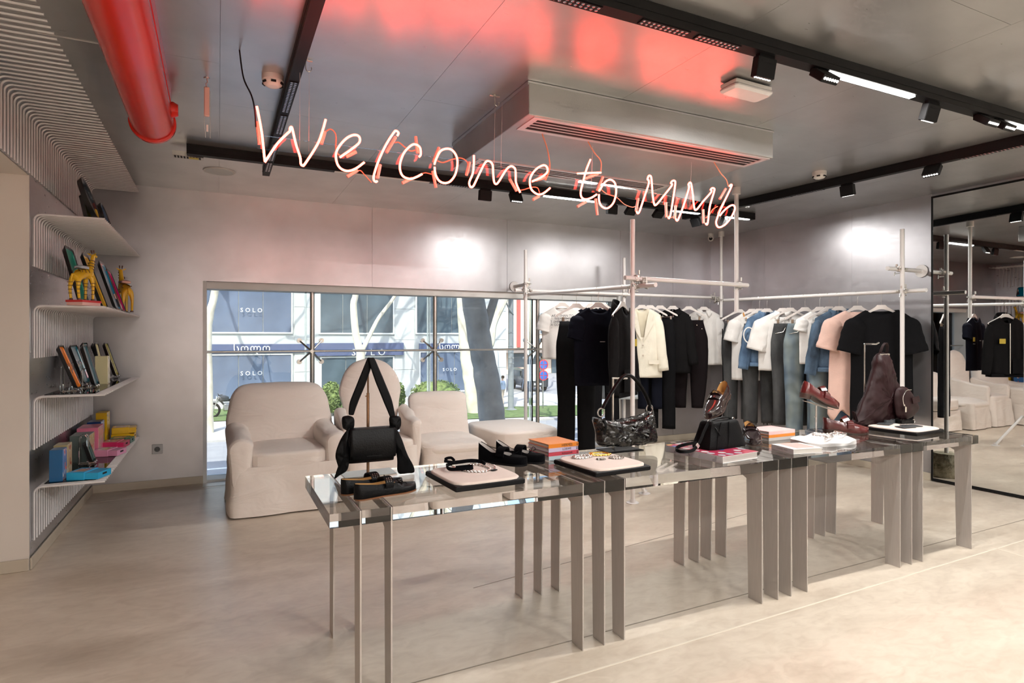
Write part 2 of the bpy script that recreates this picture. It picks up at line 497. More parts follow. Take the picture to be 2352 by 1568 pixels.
for x in posts:
    b = B(); b.tube([(x + 0.005, GY - 0.12, 0.02), (x + 0.005, GY - 0.12, 1.752)], 0.022, 12); b.build('steel_post', M_STEEL, win, world=True)
    b = B(); b.box(x - 0.055, x - 0.045, GY - 0.10, GY - 0.004, 0.02, 1.752); b.build('glass_fin', M_PANE, win, world=True, smooth=0)
    sp = B()
    for sx in (-1, 1):
        for sz in (-1, 1):
            sp.tube([(x, GY - 0.11, 1.174), (x + sx * 0.045, GY - 0.075, 1.174 + sz * 0.045), (x + sx * 0.105, GY - 0.035, 1.174 + sz * 0.105)], [0.011, 0.009, 0.008], 8)
            sp.tube([(x + sx * 0.105, GY - 0.045, 1.174 + sz * 0.105), (x + sx * 0.105, GY - 0.001, 1.174 + sz * 0.105)], 0.024, 14)
    sp.tube([(x, GY - 0.145, 1.174), (x, GY - 0.05, 1.174)], 0.018, 10)
    sp.build('spider_fitting', M_STEEL, win, world=True)
b = B(); b.tube([(WX0, GY - 0.135, 1.176), (WX1, GY - 0.135, 1.176)], 0.011, 10); b.build('tension_bar', M_STEEL, win, world=True)

# the storeys above the shop: they keep the pavement in shade
b = B(); b.box(-28, 34, YB + 0.02, YB + 0.31, CZ + 0.36, 18.5); b.box(-28, XL - 0.31, YB + 0.02, YB + 0.31, -2.75, CZ + 0.36); b.box(XR + 0.31, 34, YB + 0.02, YB + 0.31, -2.75, CZ + 0.36)
b.box(XL - 0.31, XR + 0.31, YB + 0.02, YB + 0.31, -2.75, -0.125)
struct('wall_outside', b, M_BEIGE, smooth=0)

# tall wall mirror
mir = thing('wall_mirror', 'floor to ceiling mirror with thin black frame on the right wall', 'mirror', (XR, 3.35, 0))
b = B(); b.box(XR - 0.022, XR - 0.016, 0.42, 3.335, 0.03, 2.575); b.build('mirror_glass', M_MIRROR, mir, world=True, smooth=0)
b = B()
b.box(XR - 0.026, XR - 0.001, 3.335, 3.349, 0.012, 2.592); b.box(XR - 0.026, XR - 0.001, 0.405, 0.42, 0.012, 2.592)
b.box(XR - 0.026, XR - 0.001, 0.42, 3.335, 2.575, 2.592); b.box(XR - 0.026, XR - 0.001, 0.42, 3.335, 0.008, 0.03)
b.build('mirror_frame', M_BLACKM, mir, world=True, smooth=0)
b = B(); b.box(XR - 0.012, XR - 0.001, 0.42, 3.335, 0.03, 2.575); b.build('mirror_backing', M_BLACKP, mir, world=True, smooth=0)

# ================================================================== acrylic display table
TT, TH, TYF, TYB = 0.697, 0.05, 2.155, 2.802
plates = [0.452, 0.562, 1.370, 1.477, 1.580, 2.402, 2.512, 2.605, 2.722, 3.485, 3.592, 3.695, 4.19]
TX0, TX1 = 0.342, 4.262
tab = thing('display_table', 'long clear acrylic display table on rows of thin brushed steel leg frames', 'table', ((TX0 + TX1) / 2, (TYF + TYB) / 2, 0))
seg = [TX0] + plates + [TX1]
for i in range(len(seg) - 1):
    b = B(); b.box(seg[i] + 0.0035, seg[i + 1] - 0.0035, TYF, TYB, TT - TH, TT)
    b.build('acrylic_slab', M_ACRYL, tab, world=True, smooth=0)
def leg_frame_mesh():
    b = B()
    yF, yB_, w, zc = TYF + 0.003, TYB - 0.003, 0.085, 0.0
    # plate outline in (y, z): portal frame with widened shoulders
    out = [(yF, 0), (yF + w, 0), (yF + w + 0.012, TT - TH - 0.05), (yF + w + 0.045, TT - TH - 0.035 + 0.0), (yB_ - w - 0.045, TT - TH - 0.035), (yB_ - w - 0.012, TT - TH - 0.05),
           (yB_ - w, 0), (yB_, 0), (yB_, TT - 0.002), (yF, TT - 0.002)]
    n = len(out); t = 0.0028
    vs = [(-t, y, z) for y, z in out] + [(t, y, z) for y, z in out]
    quads = [(0, 1, 2, 9), (2, 3, 9), (3, 4, 8, 9), (4, 5, 8), (5, 6, 7, 8)]
    fs = [tuple(reversed(q)) for q in quads] + [tuple(i + n for i in q) for q in quads]
    for i in range(n):
        j = (i + 1) % n
        fs.append((i, j, j + n, i + n))
    b.add(vs, fs)
    b.v = [(x, y - (TYF + TYB) / 2, z) for x, y, z in b.v]
    return b.data('leg_frame', M_LEG, 0)
lf = leg_frame_mesh()
for x in plates: share('leg_frame', lf, tab, (x - (TX0 + TX1) / 2, 0, 0.0005))

# ================================================================== slip-covered seats
def soft_box(b, x0, x1, y0, y1, z0, z1, r=0.05, puff=0.0, nseg=10, wob=0.0, seed=0, M=None):
    """rounded cushion: superellipsoid-like box with puffed faces"""
    nu, nv = 36, 22
    cx, cy, cz = (x0 + x1) / 2, (y0 + y1) / 2, (z0 + z1) / 2
    hx, hy, hz = (x1 - x0) / 2, (y1 - y0) / 2, (z1 - z0) / 2
    rings = []
    def rr(a, h1, h2):
        # rounded rectangle by angle
        c, s_ = math.cos(a), math.sin(a)
        p = 6.0
        k = (abs(c) ** p + abs(s_) ** p) ** (-1 / p)
        return h1 * c * k, h2 * s_ * k
    prof = []
    m = 6
    for i in range(m + 1):
        a = -PI / 2 + PI / 2 * i / m
        prof.append((math.cos(a), -hz + r + r * math.sin(a)))
    for i in range(m + 1):
        a = PI / 2 * i / m
        prof.append((math.cos(a), hz - r + r * math.sin(a)))
    prof = [(0.02, -hz - puff * 0.0), (0.5, -hz)] + prof + [(0.75, hz + puff * 0.5), (0.4, hz + puff * 0.9), (0.02, hz + puff)]
    for k, (f, z) in enumerate(prof):
        ring = []
        edge = 2 <= k <= 2 * m + 3
        for j in range(nu):
            a = 2 * PI * j / nu
            if edge: px_, py_ = rr(a, hx - r + r * f, hy - r + r * f)
            else: px_, py_ = rr(a, (hx - r) * f, (hy - r) * f)
            w = wob * nz((px_ + seed) * 5, (py_ + seed * 2) * 5, (z + cz) * 6)
            ring.append((cx + px_ * (1 + w), cy + py_ * (1 + w), cz + z + w * 0.3))
        rings.append(ring)
    return b.loft(rings, M=M)

def skirt(b, top, bot, z0, z1, fold=0.01, freq=40, n=96, seed=0, cap_top=True):
    """draped slip-cover skirt: outline polygon functions of angle, folds deepen towards the floor"""
    rings = []
    def at(poly, t):
        n_ = len(poly); L_ = [(Vector(poly[(i + 1) % n_]) - Vector(poly[i])).length for i in range(n_)]; tot = sum(L_); d = t * tot
        for i in range(n_):
            if d <= L_[i]: return Vector(poly[i]).lerp(Vector(poly[(i + 1) % n_]), d / L_[i])
            d -= L_[i]
        return Vector(poly[0])
    c = Vector((0, 0))
    for p in bot: c += Vector(p)
    c /= len(bot)
    nzr = 9
    for k in range(nzr + 1):
        f = k / nzr
        ring = []
        for j in range(n):
            t = j / n
            p = at(bot, t).lerp(at(top, t), f)
            d = (p - c).normalized()
            w = fold * (1 - f) * (0.7 * math.sin(t * freq + seed) + 0.6 * nz(t * freq * 0.7, seed, f)) + 0.012 * nz(t * 14, f * 3.5, seed + 3)
            ring.append((p.x + d.x * w, p.y + d.y * w, z0 + (z1 - z0) * f))
        rings.append(ring)
    return b.loft(rings)
def rrect_poly(x0, x1, y0, y1, r, n=4): return rounded_rect(x0, x1, y0, y1, r, n)

def back_pad(b, w0, w1, h, y0, lean, th, arch, top_r, nx=24, nzz=18, wob=0.012, seed=0, belly=0.03, cx=0.0, z0=0.0, drop=0.28):
    """upholstered back: front surface bulges, outline w0 wide at the base and w1 at the top with arched or squarish head"""
    rings = []
    for k in range(nzz + 1):
        f = k / nzz
        if arch == 'round':
            base = w0 + (w1 - w0) * min(1, f / 0.55)
            hw = base if f < 0.58 else w1 * math.sqrt(max(0.0, 1 - ((f - 0.58) / 0.42) ** 2.15))
        else:
            hw = w0 + (w1 - w0) * f
            e = (f - (1 - top_r)) / top_r
            if e > 0: hw = hw - (hw * drop) * (1 - math.sqrt(max(0, 1 - e * e)))
        hw = max(hw, 0.012)
        t = th * (1.0 if f < 0.86 else math.sqrt(max(0.03, 1 - ((f - 0.86) / 0.14) ** 2)))
        ring = []
        yc = y0 + lean * f
        for j in range(nx):
            a = 2 * PI * j / nx
            c, s_ = math.cos(a), math.sin(a)
            q = (abs(c) ** 4 + abs(s_) ** 4) ** -0.25
            x = hw * c * q; y = t / 2 * s_ * q
            if s_ < 0: y -= belly * (1 - (x / hw) ** 2) * math.sin(PI * min(1, f * 1.02))
            x += wob * nz(x * 5 + seed, f * 5, 1.7 + c); y += wob * nz(x * 5, f * 6, seed + s_)
            ring.append((cx + x, yc + y, z0 + h * f))
        rings.append(ring)
    return b.loft(rings)

def arm_roll(b, x, hw, y0, y1, zf, zb, drop, seed=0, wob=0.012):
    """rolled arm: rounded top that rises towards the back, sides falling to drop"""
    rings = []
    n = 22
    for k in range(13):
        f = k / 12
        y = y0 + (y1 - y0) * f
        zt = zf + (zb - zf) * f ** 1.3
        sc = 1.0
        if k == 0: sc = 0.45
        elif k == 1: sc = 0.86; y = y0 + 0.012
        elif k == 2: sc = 1.03; y = y0 + 0.04
        ring = []
        for j in range(n):
            a = 2 * PI * j / n
            c, s_ = math.cos(a), math.sin(a)
            px_ = hw * sc * c * (1.18 if s_ > 0 else 1.0)
            pz_ = (hw * sc * 0.95 * s_) if s_ > 0 else (drop * (abs(s_) ** 0.6)) * -1 * (0.7 + 0.3 * sc)
            w = wob * nz(px_ * 9 + seed, y * 7, pz_ * 8 + seed)
            ring.append((x + px_ + w, y + w * 0.6, zt - hw + pz_ + w))
        rings.append(ring)
    return b.loft(rings)

# armchair with broad rounded back, nearest the left wall
t = thing('armchair', 'broad linen slip-covered armchair with rounded back beside the left wall corner', 'armchair', (0.485, 5.22, 0), 0.02)
b = B(); skirt(b, rrect_poly(-0.405, 0.405, -0.40, 0.42, 0.07), rrect_poly(-0.425, 0.425, -0.435, 0.43, 0.05), 0.012, 0.36, 0.012, 46, seed=1); b.build('skirt', M_LINEN, t)
b = B(); soft_box(b, -0.29, 0.29, -0.40, 0.30, 0.325, 0.455, 0.03, 0.025, wob=0.006); b.build('seat_cushion', M_LINEN, t, sub=1)
b = B(); back_pad(b, 0.415, 0.42, 0.60, 0.255, 0.10, 0.19, 'sq', 0.55, seed=4, belly=0.05, z0=0.33, drop=0.40); b.build('backrest', M_LINEN, t, sub=1)
for s_ in (-1, 1):
    b = B(); arm_roll(b, s_ * 0.338, 0.078, -0.40, 0.30, 0.565, 0.635, 0.34, seed=s_ * 3, wob=0.016); b.build('armrest', M_LINEN, t, sub=1)

# dining armchair with tall oval back
t = thing('armchair', 'linen slip-covered armchair with tall oval back in the middle of the window', 'armchair', (1.25, 5.32, 0), -0.03)
b = B(); skirt(b, rrect_poly(-0.29, 0.29, -0.34, 0.28, 0.08), rrect_poly(-0.315, 0.315, -0.38, 0.30, 0.06), 0.012, 0.40, 0.016, 52, seed=9); b.build('skirt', M_LINEN, t)
b = B(); soft_box(b, -0.275, 0.275, -0.34, 0.20, 0.36, 0.455, 0.03, 0.03, wob=0.008, seed=2); b.build('seat_cushion', M_LINEN, t, sub=1)
b = B(); back_pad(b, 0.21, 0.275, 0.70, 0.20, 0.13, 0.09, 'round', 0.5, nzz=26, seed=8, belly=0.02, z0=0.42); b.build('backrest', M_LINEN, t, sub=1)
for s_ in (-1, 1):
    b = B(); arm_roll(b, s_ * 0.285, 0.042, -0.30, 0.22, 0.60, 0.70, 0.42, seed=s_ * 5 + 1, wob=0.02); b.build('armrest', M_LINEN, t, sub=1)

# armless lounge chair
t = thing('lounge_chair', 'armless linen slip-covered lounge chair with low square back', 'chair', (1.90, 5.34, 0), -0.08)
b = B(); skirt(b, rrect_poly(-0.285, 0.285, -0.40, 0.33, 0.06), rrect_poly(-0.295, 0.295, -0.42, 0.35, 0.05), 0.012, 0.37, 0.014, 34, seed=14); b.build('skirt', M_LINEN, t)
b = B(); soft_box(b, -0.295, 0.295, -0.42, 0.25, 0.30, 0.40, 0.05, 0.045, wob=0.012, seed=6); b.build('seat_cushion', M_LINEN, t, sub=1)
b = B(); back_pad(b, 0.290, 0.283, 0.44, 0.20, 0.13, 0.13, 'sq', 0.16, seed=11, belly=0.015, z0=0.35); b.build('backrest', M_LINEN, t, sub=1)

# ottoman
t = thing('ottoman', 'square linen slip-covered ottoman in front of the window', 'ottoman', (2.60, 5.42, 0), 0.03)
b = B(); skirt(b, rrect_poly(-0.33, 0.33, -0.42, 0.40, 0.04), rrect_poly(-0.34, 0.34, -0.435, 0.41, 0.03), 0.012, 0.29, 0.008, 30, seed=21); b.build('skirt', M_LINEN, t)
b = B(); soft_box(b, -0.345, 0.345, -0.44, 0.42, 0.295, 0.45, 0.03, 0.015, wob=0.004, seed=3); b.build('seat_cushion', M_LINEN, t, sub=1)

# ================================================================== ceiling fixtures
TB = 2.552                                              # underside of the tracks
M_LED = mat('led_diffuser', (0.9, 0.9, 0.9), 0.5, emit=(1.0, 0.97, 0.92), estr=22.0)
M_LENS = mat('led_lens', (0.9, 0.9, 0.9), 0.3, emit=(1.0, 0.97, 0.92), estr=2.0)
M_LED.cycles.emission_sampling = 'NONE'; M_LENS.cycles.emission_sampling = 'NONE'   # their area and spot lamps do the lighting
M_CELL = flat('chrome_cell', (0.5, 0.5, 0.55), 0.15, metal=1.0)
LED_W = 30.0                                            # watts per metre of lit strip
def track(name, label, p0, p1, w=0.05, leds=(), blanks=(), cells=(), flip=False):
    """ceiling track from p0 to p1 (x, y); leds/blanks/cells: (start, end) distances of inserts"""
    p0, p1 = Vector((*p0, 0)), Vector((*p1, 0)); d = p1 - p0; L_ = d.length
    t = thing(name, label, 'track light', (p0.x, p0.y, 0), math.atan2(d.y, d.x))
    b = B(); b.box(0, L_, -w / 2, w / 2, TB, CZ - 0.001); b.box(0.0, L_, -w / 2 - 0.002, -w / 2, TB + 0.028, TB + 0.034)
    b.build('housing', M_BLACKM, t, smooth=0)
    for a, e in leds:
        b = B(); b.box(a, e, -0.016, 0.016, TB - 0.006, TB + 0.002); b.build('lit_diffuser', M_LED, t, smooth=0)
        r = add_light('led_strip', 'AREA', ((a + e) / 2, 0, TB - 0.008), LED_W * (e - a), (1.0, 0.975, 0.94), size=e - a, size_y=0.032); r.parent = t
    for a, e in blanks:
        b = B(); b.box(a, e, -0.018, 0.018, TB - 0.003, TB + 0.002); b.build('unlit_diffuser', M_PLASTIC, t, smooth=0)
    for a, e in cells:
        b = B(); b.box(a, e, -0.02, 0.02, TB - 0.004, TB + 0.002); g = b.build('cell_louvre', M_BLACKP, t, smooth=0)
        n = max(3, int((e - a) / 0.022))
        for row in (-0.009, 0.009):
            c = B()
            for k in range(n):
                x = a + (k + 0.5) * (e - a) / n
                c.lathe([(0.0025, TB - 0.0052), (0.0072, TB - 0.0045), (0.0075, TB - 0.003)], 6, Matrix.Translation((x, row, 0)))
            c.build('reflector_row', M_CELL, g)
    return t
def track_head(label, x, y, ang, tilt, lit=True, watts=5.0, side=1):
    """short box spotlight clipped under a track; tilt about the long axis"""
    t = thing('track_spotlight', label, 'spotlight', (x, y, TB), ang, 'box spotlights clipped under the tracks')
    b = B(); b.box(-0.045, 0.045, -0.012, 0.012, -0.02, 0.002); b.build('mount', M_BLACKM, t, smooth=0)
    M = Matrix.Translation((0, 0, -0.012)) @ Matrix.Rotation(tilt, 4, 'X')
    b = B(); b.cbox(-0.055, 0.055, -0.019, 0.019, -0.085, 0.0, 0.003, M); b.box(-0.035, 0.035, -0.0205, 0.0205, -0.022, -0.016, M); h = b.build('lamp_box', M_BLACKM, t, smooth=0)
    b = B()
    for k in range(6):
        b.lathe([(0.0065, -0.0875), (0.0065, -0.083)], 8, M @ Matrix.Translation((-0.042 + k * 0.0168, 0, 0)))
    b.build('lens_row', M_LENS if lit else M_CELL, h)
    if lit:
        lo = add_light('spot_beam', 'SPOT', (0, 0, 0), watts, (1.0, 0.97, 0.93), spot_size=math.radians(75), spot_blend=0.8, shadow_soft_size=0.03)
        lo.parent = t
        v = M @ Vector((0, 0, -0.10)); lo.location = v
        lo.rotation_euler = (tilt, 0, 0)
    return t

track('track_light', 'long black ceiling track with lit strips above the seats, in front of the window wall', (-0.19, 4.70), (5.10, 4.70), 0.055,
      leds=((2.77, 3.31), (4.22, 4.54), (4.90, 5.22)), blanks=((0.98, 1.72),), cells=((1.78, 2.10),(3.5, 3.62)))
track('track_light', 'short black ceiling track with louvre cells crossing behind the start of the neon sign', (0.335, 5.06), (0.335, 0.9), 0.05,
      cells=((0.15, 0.4), (0.46, 0.86), (1.08, 1.42), (1.48, 1.92)))
track('track_light', 'wide black ceiling track with bright strips at the top right of the picture', (0.6, 1.945), (5.6, 1.945), 0.06,
      leds=((1.98, 2.64), (3.54, 4.3)), cells=((0.48, 0.71), (0.90, 1.14), (1.185, 1.42)))
track('track_light', 'black ceiling track running along the right wall above the mirror', (4.72, 1.975), (4.42, 5.0), 0.05,
      leds=(), cells=((0.12, 0.5), (1.5, 1.75), (1.8, 2.2)))
# unseen tracks behind the camera, added as fill to brighten floor and room
track('track_light', 'added black fill-light track with lit strips behind the camera', (-0.8, -0.7), (5.6, -0.7), 0.06, leds=((0.3, 1.5), (2.2, 3.4), (4.1, 5.3)))
track('track_light', 'added black fill-light track with lit strips near the front wall', (-0.8, -2.4), (5.6, -2.4), 0.06, leds=((0.6, 1.8), (3.2, 4.4)))
HEADS = [(2.02, 4.70, 0, 0.15, 0, 'dark box spotlight under the window-side track, left of the lit one'), (2.295, 4.70, 0, -0.5, 1, 'lit box spotlight with six bright lenses under the window-side track'),
         (3.30, 4.70, 0, 0.1, 0, 'box spotlight behind the neon letter o of the short word'), (3.54, 4.70, 0.0, 0.9, 1, 'left one of two box spotlights tilted to the window wall'), (3.87, 4.70, 0.0, 0.9, 1, 'right one of two box spotlights tilted to the window wall'),
         (4.44, 4.86, -1.47, 0.5, 0, 'box spotlight at the far end of the right-hand track'), (4.70, 4.70, 0.5, 0.4, 0, 'box spotlight beside the hanging white pole collar'),
         (2.184, 1.945, 0, 0.2, 1, 'large box spotlight at top centre right, aimed down'), (2.53, 1.945, 0, -0.85, 1, 'box spotlight tilted to show six lenses beside the long bright strip'),
         (3.413, 1.945, 0, 0.3, 1, 'box spotlight just past the right end of the long bright strip'), (3.86, 1.945, 0, -0.9, 1, 'left one of the tilted spotlight pair near the right picture edge'), (4.03, 1.945, 0, -0.9, 1, 'right one of the tilted spotlight pair near the right picture edge'),
         (4.59, 3.27, -1.47, 0.2, 1, 'box spotlight under the right-wall track beside the smoke detector'), (4.65, 2.64, -1.47, -0.6, 1, 'lit box spotlight under the right-wall track above the mirror')]
for x, y, a, ti, lit, lb in HEADS: track_head(lb, x, y, a, ti, lit, 1.6 if x > 4.5 else (2.0 if ti == 0.9 else 3.2))

# loose driver at the end of the window-side track
t = thing('led_driver', 'perforated metal power supply hanging at the left end of the track', 'power supply', (-0.18, 4.80, 2.556))
b = B(); b.box(-0.10, 0.09, -0.035, 0.035, 0, 0.032); b.build('case', M_STEEL, t, smooth=0)
b = B()
for i in range(9):
    for j in range(4): b.box(-0.09 + i * 0.019, -0.078 + i * 0.019, -0.03 + j * 0.015, -0.021 + j * 0.015, -0.0008, 0.001)
b.build('vent_holes', M_DARK, t, smooth=0)
b = B(); b.box(0.0, 0.06, -0.02, 0.02, -0.0016, 0.0); b.build('sticker', flat('yellow_sticker', (0.75, 0.62, 0.1), 0.5), t, smooth=0)

# ceiling cassette: foil-faced box with two slot grilles
AX0, AX1, AY0, AY1, AZ = 1.435, 3.185, 2.775, 3.90, 2.447
ac = thing('air_conditioner_box', 'foil-faced bulkhead box with two long slot grilles hanging from the ceiling', 'air conditioner', ((AX0 + AX1) / 2, (AY0 + AY1) / 2, AZ))
b = B(); b.cbox(AX0, AX1, AY0, AY1, AZ, CZ - 0.001, 0.003); b.build('box', M_FOIL, ac, world=True, smooth=0)
b = B(); b.box(AX0 - 0.006, AX1 + 0.004, AY0 - 0.004, AY0 + 0.0, CZ - 0.012, CZ - 0.002); b.box(AX0 - 0.006, AX0, AY0, AY1, CZ - 0.02, CZ - 0.002); b.build('foil_tape', M_CEIL, ac, world=True, smooth=0)
M_GRIL = flat('grille_aluminium', (0.72, 0.68, 0.68), 0.35, metal=0.5)
for (x0, x1, y0, y1, n) in ((1.475, 3.17, 2.79, 3.0, 4), (1.50, 3.06, 3.60, 3.79, 4)):
    b = B()
    zt = AZ - 0.004
    b.box(x0, x1, y0, y0 + 0.03, zt, AZ); b.box(x0, x1, y1 - 0.03, y1, zt, AZ); b.box(x0, x0 + 0.035, y0 + 0.03, y1 - 0.03, zt, AZ); b.box(x1 - 0.035, x1, y0 + 0.03, y1 - 0.03, zt, AZ)
    g = b.build('grille_frame', M_GRIL, ac, world=True, smooth=0)
    pitch = (y1 - y0 - 0.06) / n
    for k in range(1, n):
        yy = y0 + 0.03 + k * pitch
        s_ = B(); s_.box(x0 + 0.035, x1 - 0.035, yy - 0.0048, yy + 0.0048, zt + 0.0015, AZ - 0.0004)
        o = s_.build('slat', M_GRIL, ac, world=True, smooth=0)
    d = B(); d.box(x0 + 0.035, x1 - 0.035, y0 + 0.03, y1 - 0.03, AZ - 0.0010, AZ - 0.0002); d.build('dark_slot', M_DARK, ac, world=True, smooth=0)
for (x, s) in ((1.60, 'Sipal'), (1.72, 'Sipal'), (1.90, 'Sipal')):
    text_part('board_print', s, 0.02, flat('print_grey', (0.42, 0.42, 0.42), 0.6), ac, (x - (AX0 + AX1) / 2, AY0 - 0.0008 - (AY0 + AY1) / 2, 0.09 - (x - 1.6) * 0.05), (PI / 2, 0, 0), 0.0001)

# small ceiling devices
def detector(lb, x, y):
    t = thing('smoke_detector', lb, 'smoke detector', (x, y, CZ))
    b = B(); b.lathe([(0.048, -0.028), (0.052, -0.025), (0.052, 0.0)], 28); b.build('base', M_PLASTIC, t)
    b = B(); b.lathe([(0.02, -0.054), (0.03, -0.053), (0.044, -0.043), (0.05, -0.030), (0.05, -0.027)], 28); b.build('cap', M_PLASTIC, t)
    b = B()
    for k in range(6):
        a = k * PI / 3
        b.box(-0.012, 0.012, -0.0505, -0.044, -0.044, -0.034, Matrix.Rotation(a, 4, 'Z'))
    b.build('vents', M_DARK, t, smooth=0)
detector('white smoke detector beside the left track, left of the neon sign', 0.25, 3.29)
detector('white smoke detector on the ceiling near the right-wall track', 4.30, 3.30)
t = thing('ceiling_speaker', 'round white flush ceiling speaker near the left of the window wall', 'speaker', (0.012, 5.34, CZ))
b = B(); b.lathe([(0.10, -0.006), (0.115, -0.006), (0.118, -0.001)], 36); b.build('rim', M_PLASTIC, t)
b = B(); b.lathe([(0.0, -0.0075), (0.098, -0.0072), (0.10, -0.005)], 36); b.build('grille', flat('speaker_grille', (0.85, 0.85, 0.85), 0.6), t)
t = thing('emergency_light', 'white emergency light box with clear cover on the ceiling beside the bulkhead', 'emergency light', (2.478, 2.33, CZ), 0.03)
b = B(); b.cbox(-0.13, 0.13, -0.055, 0.055, -0.026, -0.006, 0.004); b.build('body', M_PLASTIC, t, smooth=0)
b = B(); b.cbox(-0.135, 0.135, -0.062, 0.062, -0.055, -0.024, 0.012); b.build('cover', mat('milky_cover', (0.85, 0.83, 0.82), 0.25), t, smooth=0)
b = B(); b.box(-0.07, 0.09, -0.04, 0.04, -0.008, -0.0005); b.build('spacer', M_BLACKP, t, smooth=0)
t = thing('security_camera', 'small white dome camera high in the far right corner', 'camera', (5.60, 5.84, CZ))
b = B(); b.lathe([(0.034, -0.03), (0.036, -0.002), (0.036, 0)], 20); b.build('mount', M_PLASTIC, t)
b = B(); b.lathe([(0.0, -0.098), (0.022, -0.092), (0.036, -0.072), (0.04, -0.055), (0.036, -0.032), (0.028, -0.028)], 24); d = b.build('dome', M_PLASTIC, t)
b = B(); b.lathe([(0.0, 0.0), (0.019, 0.001), (0.021, -0.006)], 20, Matrix.Translation((-0.026, -0.028, -0.066)) @ Matrix.Rotation(math.radians(90), 4, 'X') @ Matrix.Rotation(math.radians(-42), 4, 'Y')); b.build('lens', M_BLACKP, d)

# red lacquered duct
M_RED = mat('red_lacquer', (0.66, 0.022, 0.012), 0.22, var=0.02, spec=0.35)
t = thing('red_duct_pipe', 'glossy red pipe with capped end hanging along the ceiling at top left', 'pipe', (-0.33, 3.0, 2.50))
b = B(); b.tube([(-0.325, -0.4, 2.50), (-0.325, 3.93, 2.50)], 0.105, 40); b.build('pipe', M_RED, t, world=True)
b = B(); b.lathe([(0.107, 0), (0.116, 0.003), (0.116, 0.03), (0.112, 0.036), (0.108, 0.04)], 40, Matrix.Translation((-0.325, 3.90, 2.50)) @ Matrix.Rotation(-PI / 2, 4, 'X')); b.build('end_flange', M_RED, t, world=True)
b = B(); b.lathe([(0.0, 0), (0.104, 0), (0.108, 0.012), (0.0, 0.02)], 40, Matrix.Translation((-0.325, 3.93, 2.50)) @ Matrix.Rotation(-PI / 2, 4, 'X')); b.build('end_cap', M_RED, t, world=True)
b = B(); b.lathe([(0.0, 0), (0.04, 0), (0.042, 0.02), (0.03, 0.045)], 24, Matrix.Translation((-0.235, 3.72, 2.52)) @ Matrix.Rotation(PI / 2, 4, 'Y')); b.build('side_stub', M_RED, t, world=True)
b = B(); b.box(-0.228, -0.222, -0.4, 3.7, 2.545, CZ - 0.001); b.build('hanger_rail', M_RED, t, world=True, smooth=0)
yl = flat('yellow_marker', (0.8, 0.55, 0.05), 0.5)
text_part('marking', '2', 0.035, yl, t, (-0.218 + 0.325 + 0.002, 3.79 - 3.0, 0.0), (PI / 2, 0, PI / 2), 0.0004)

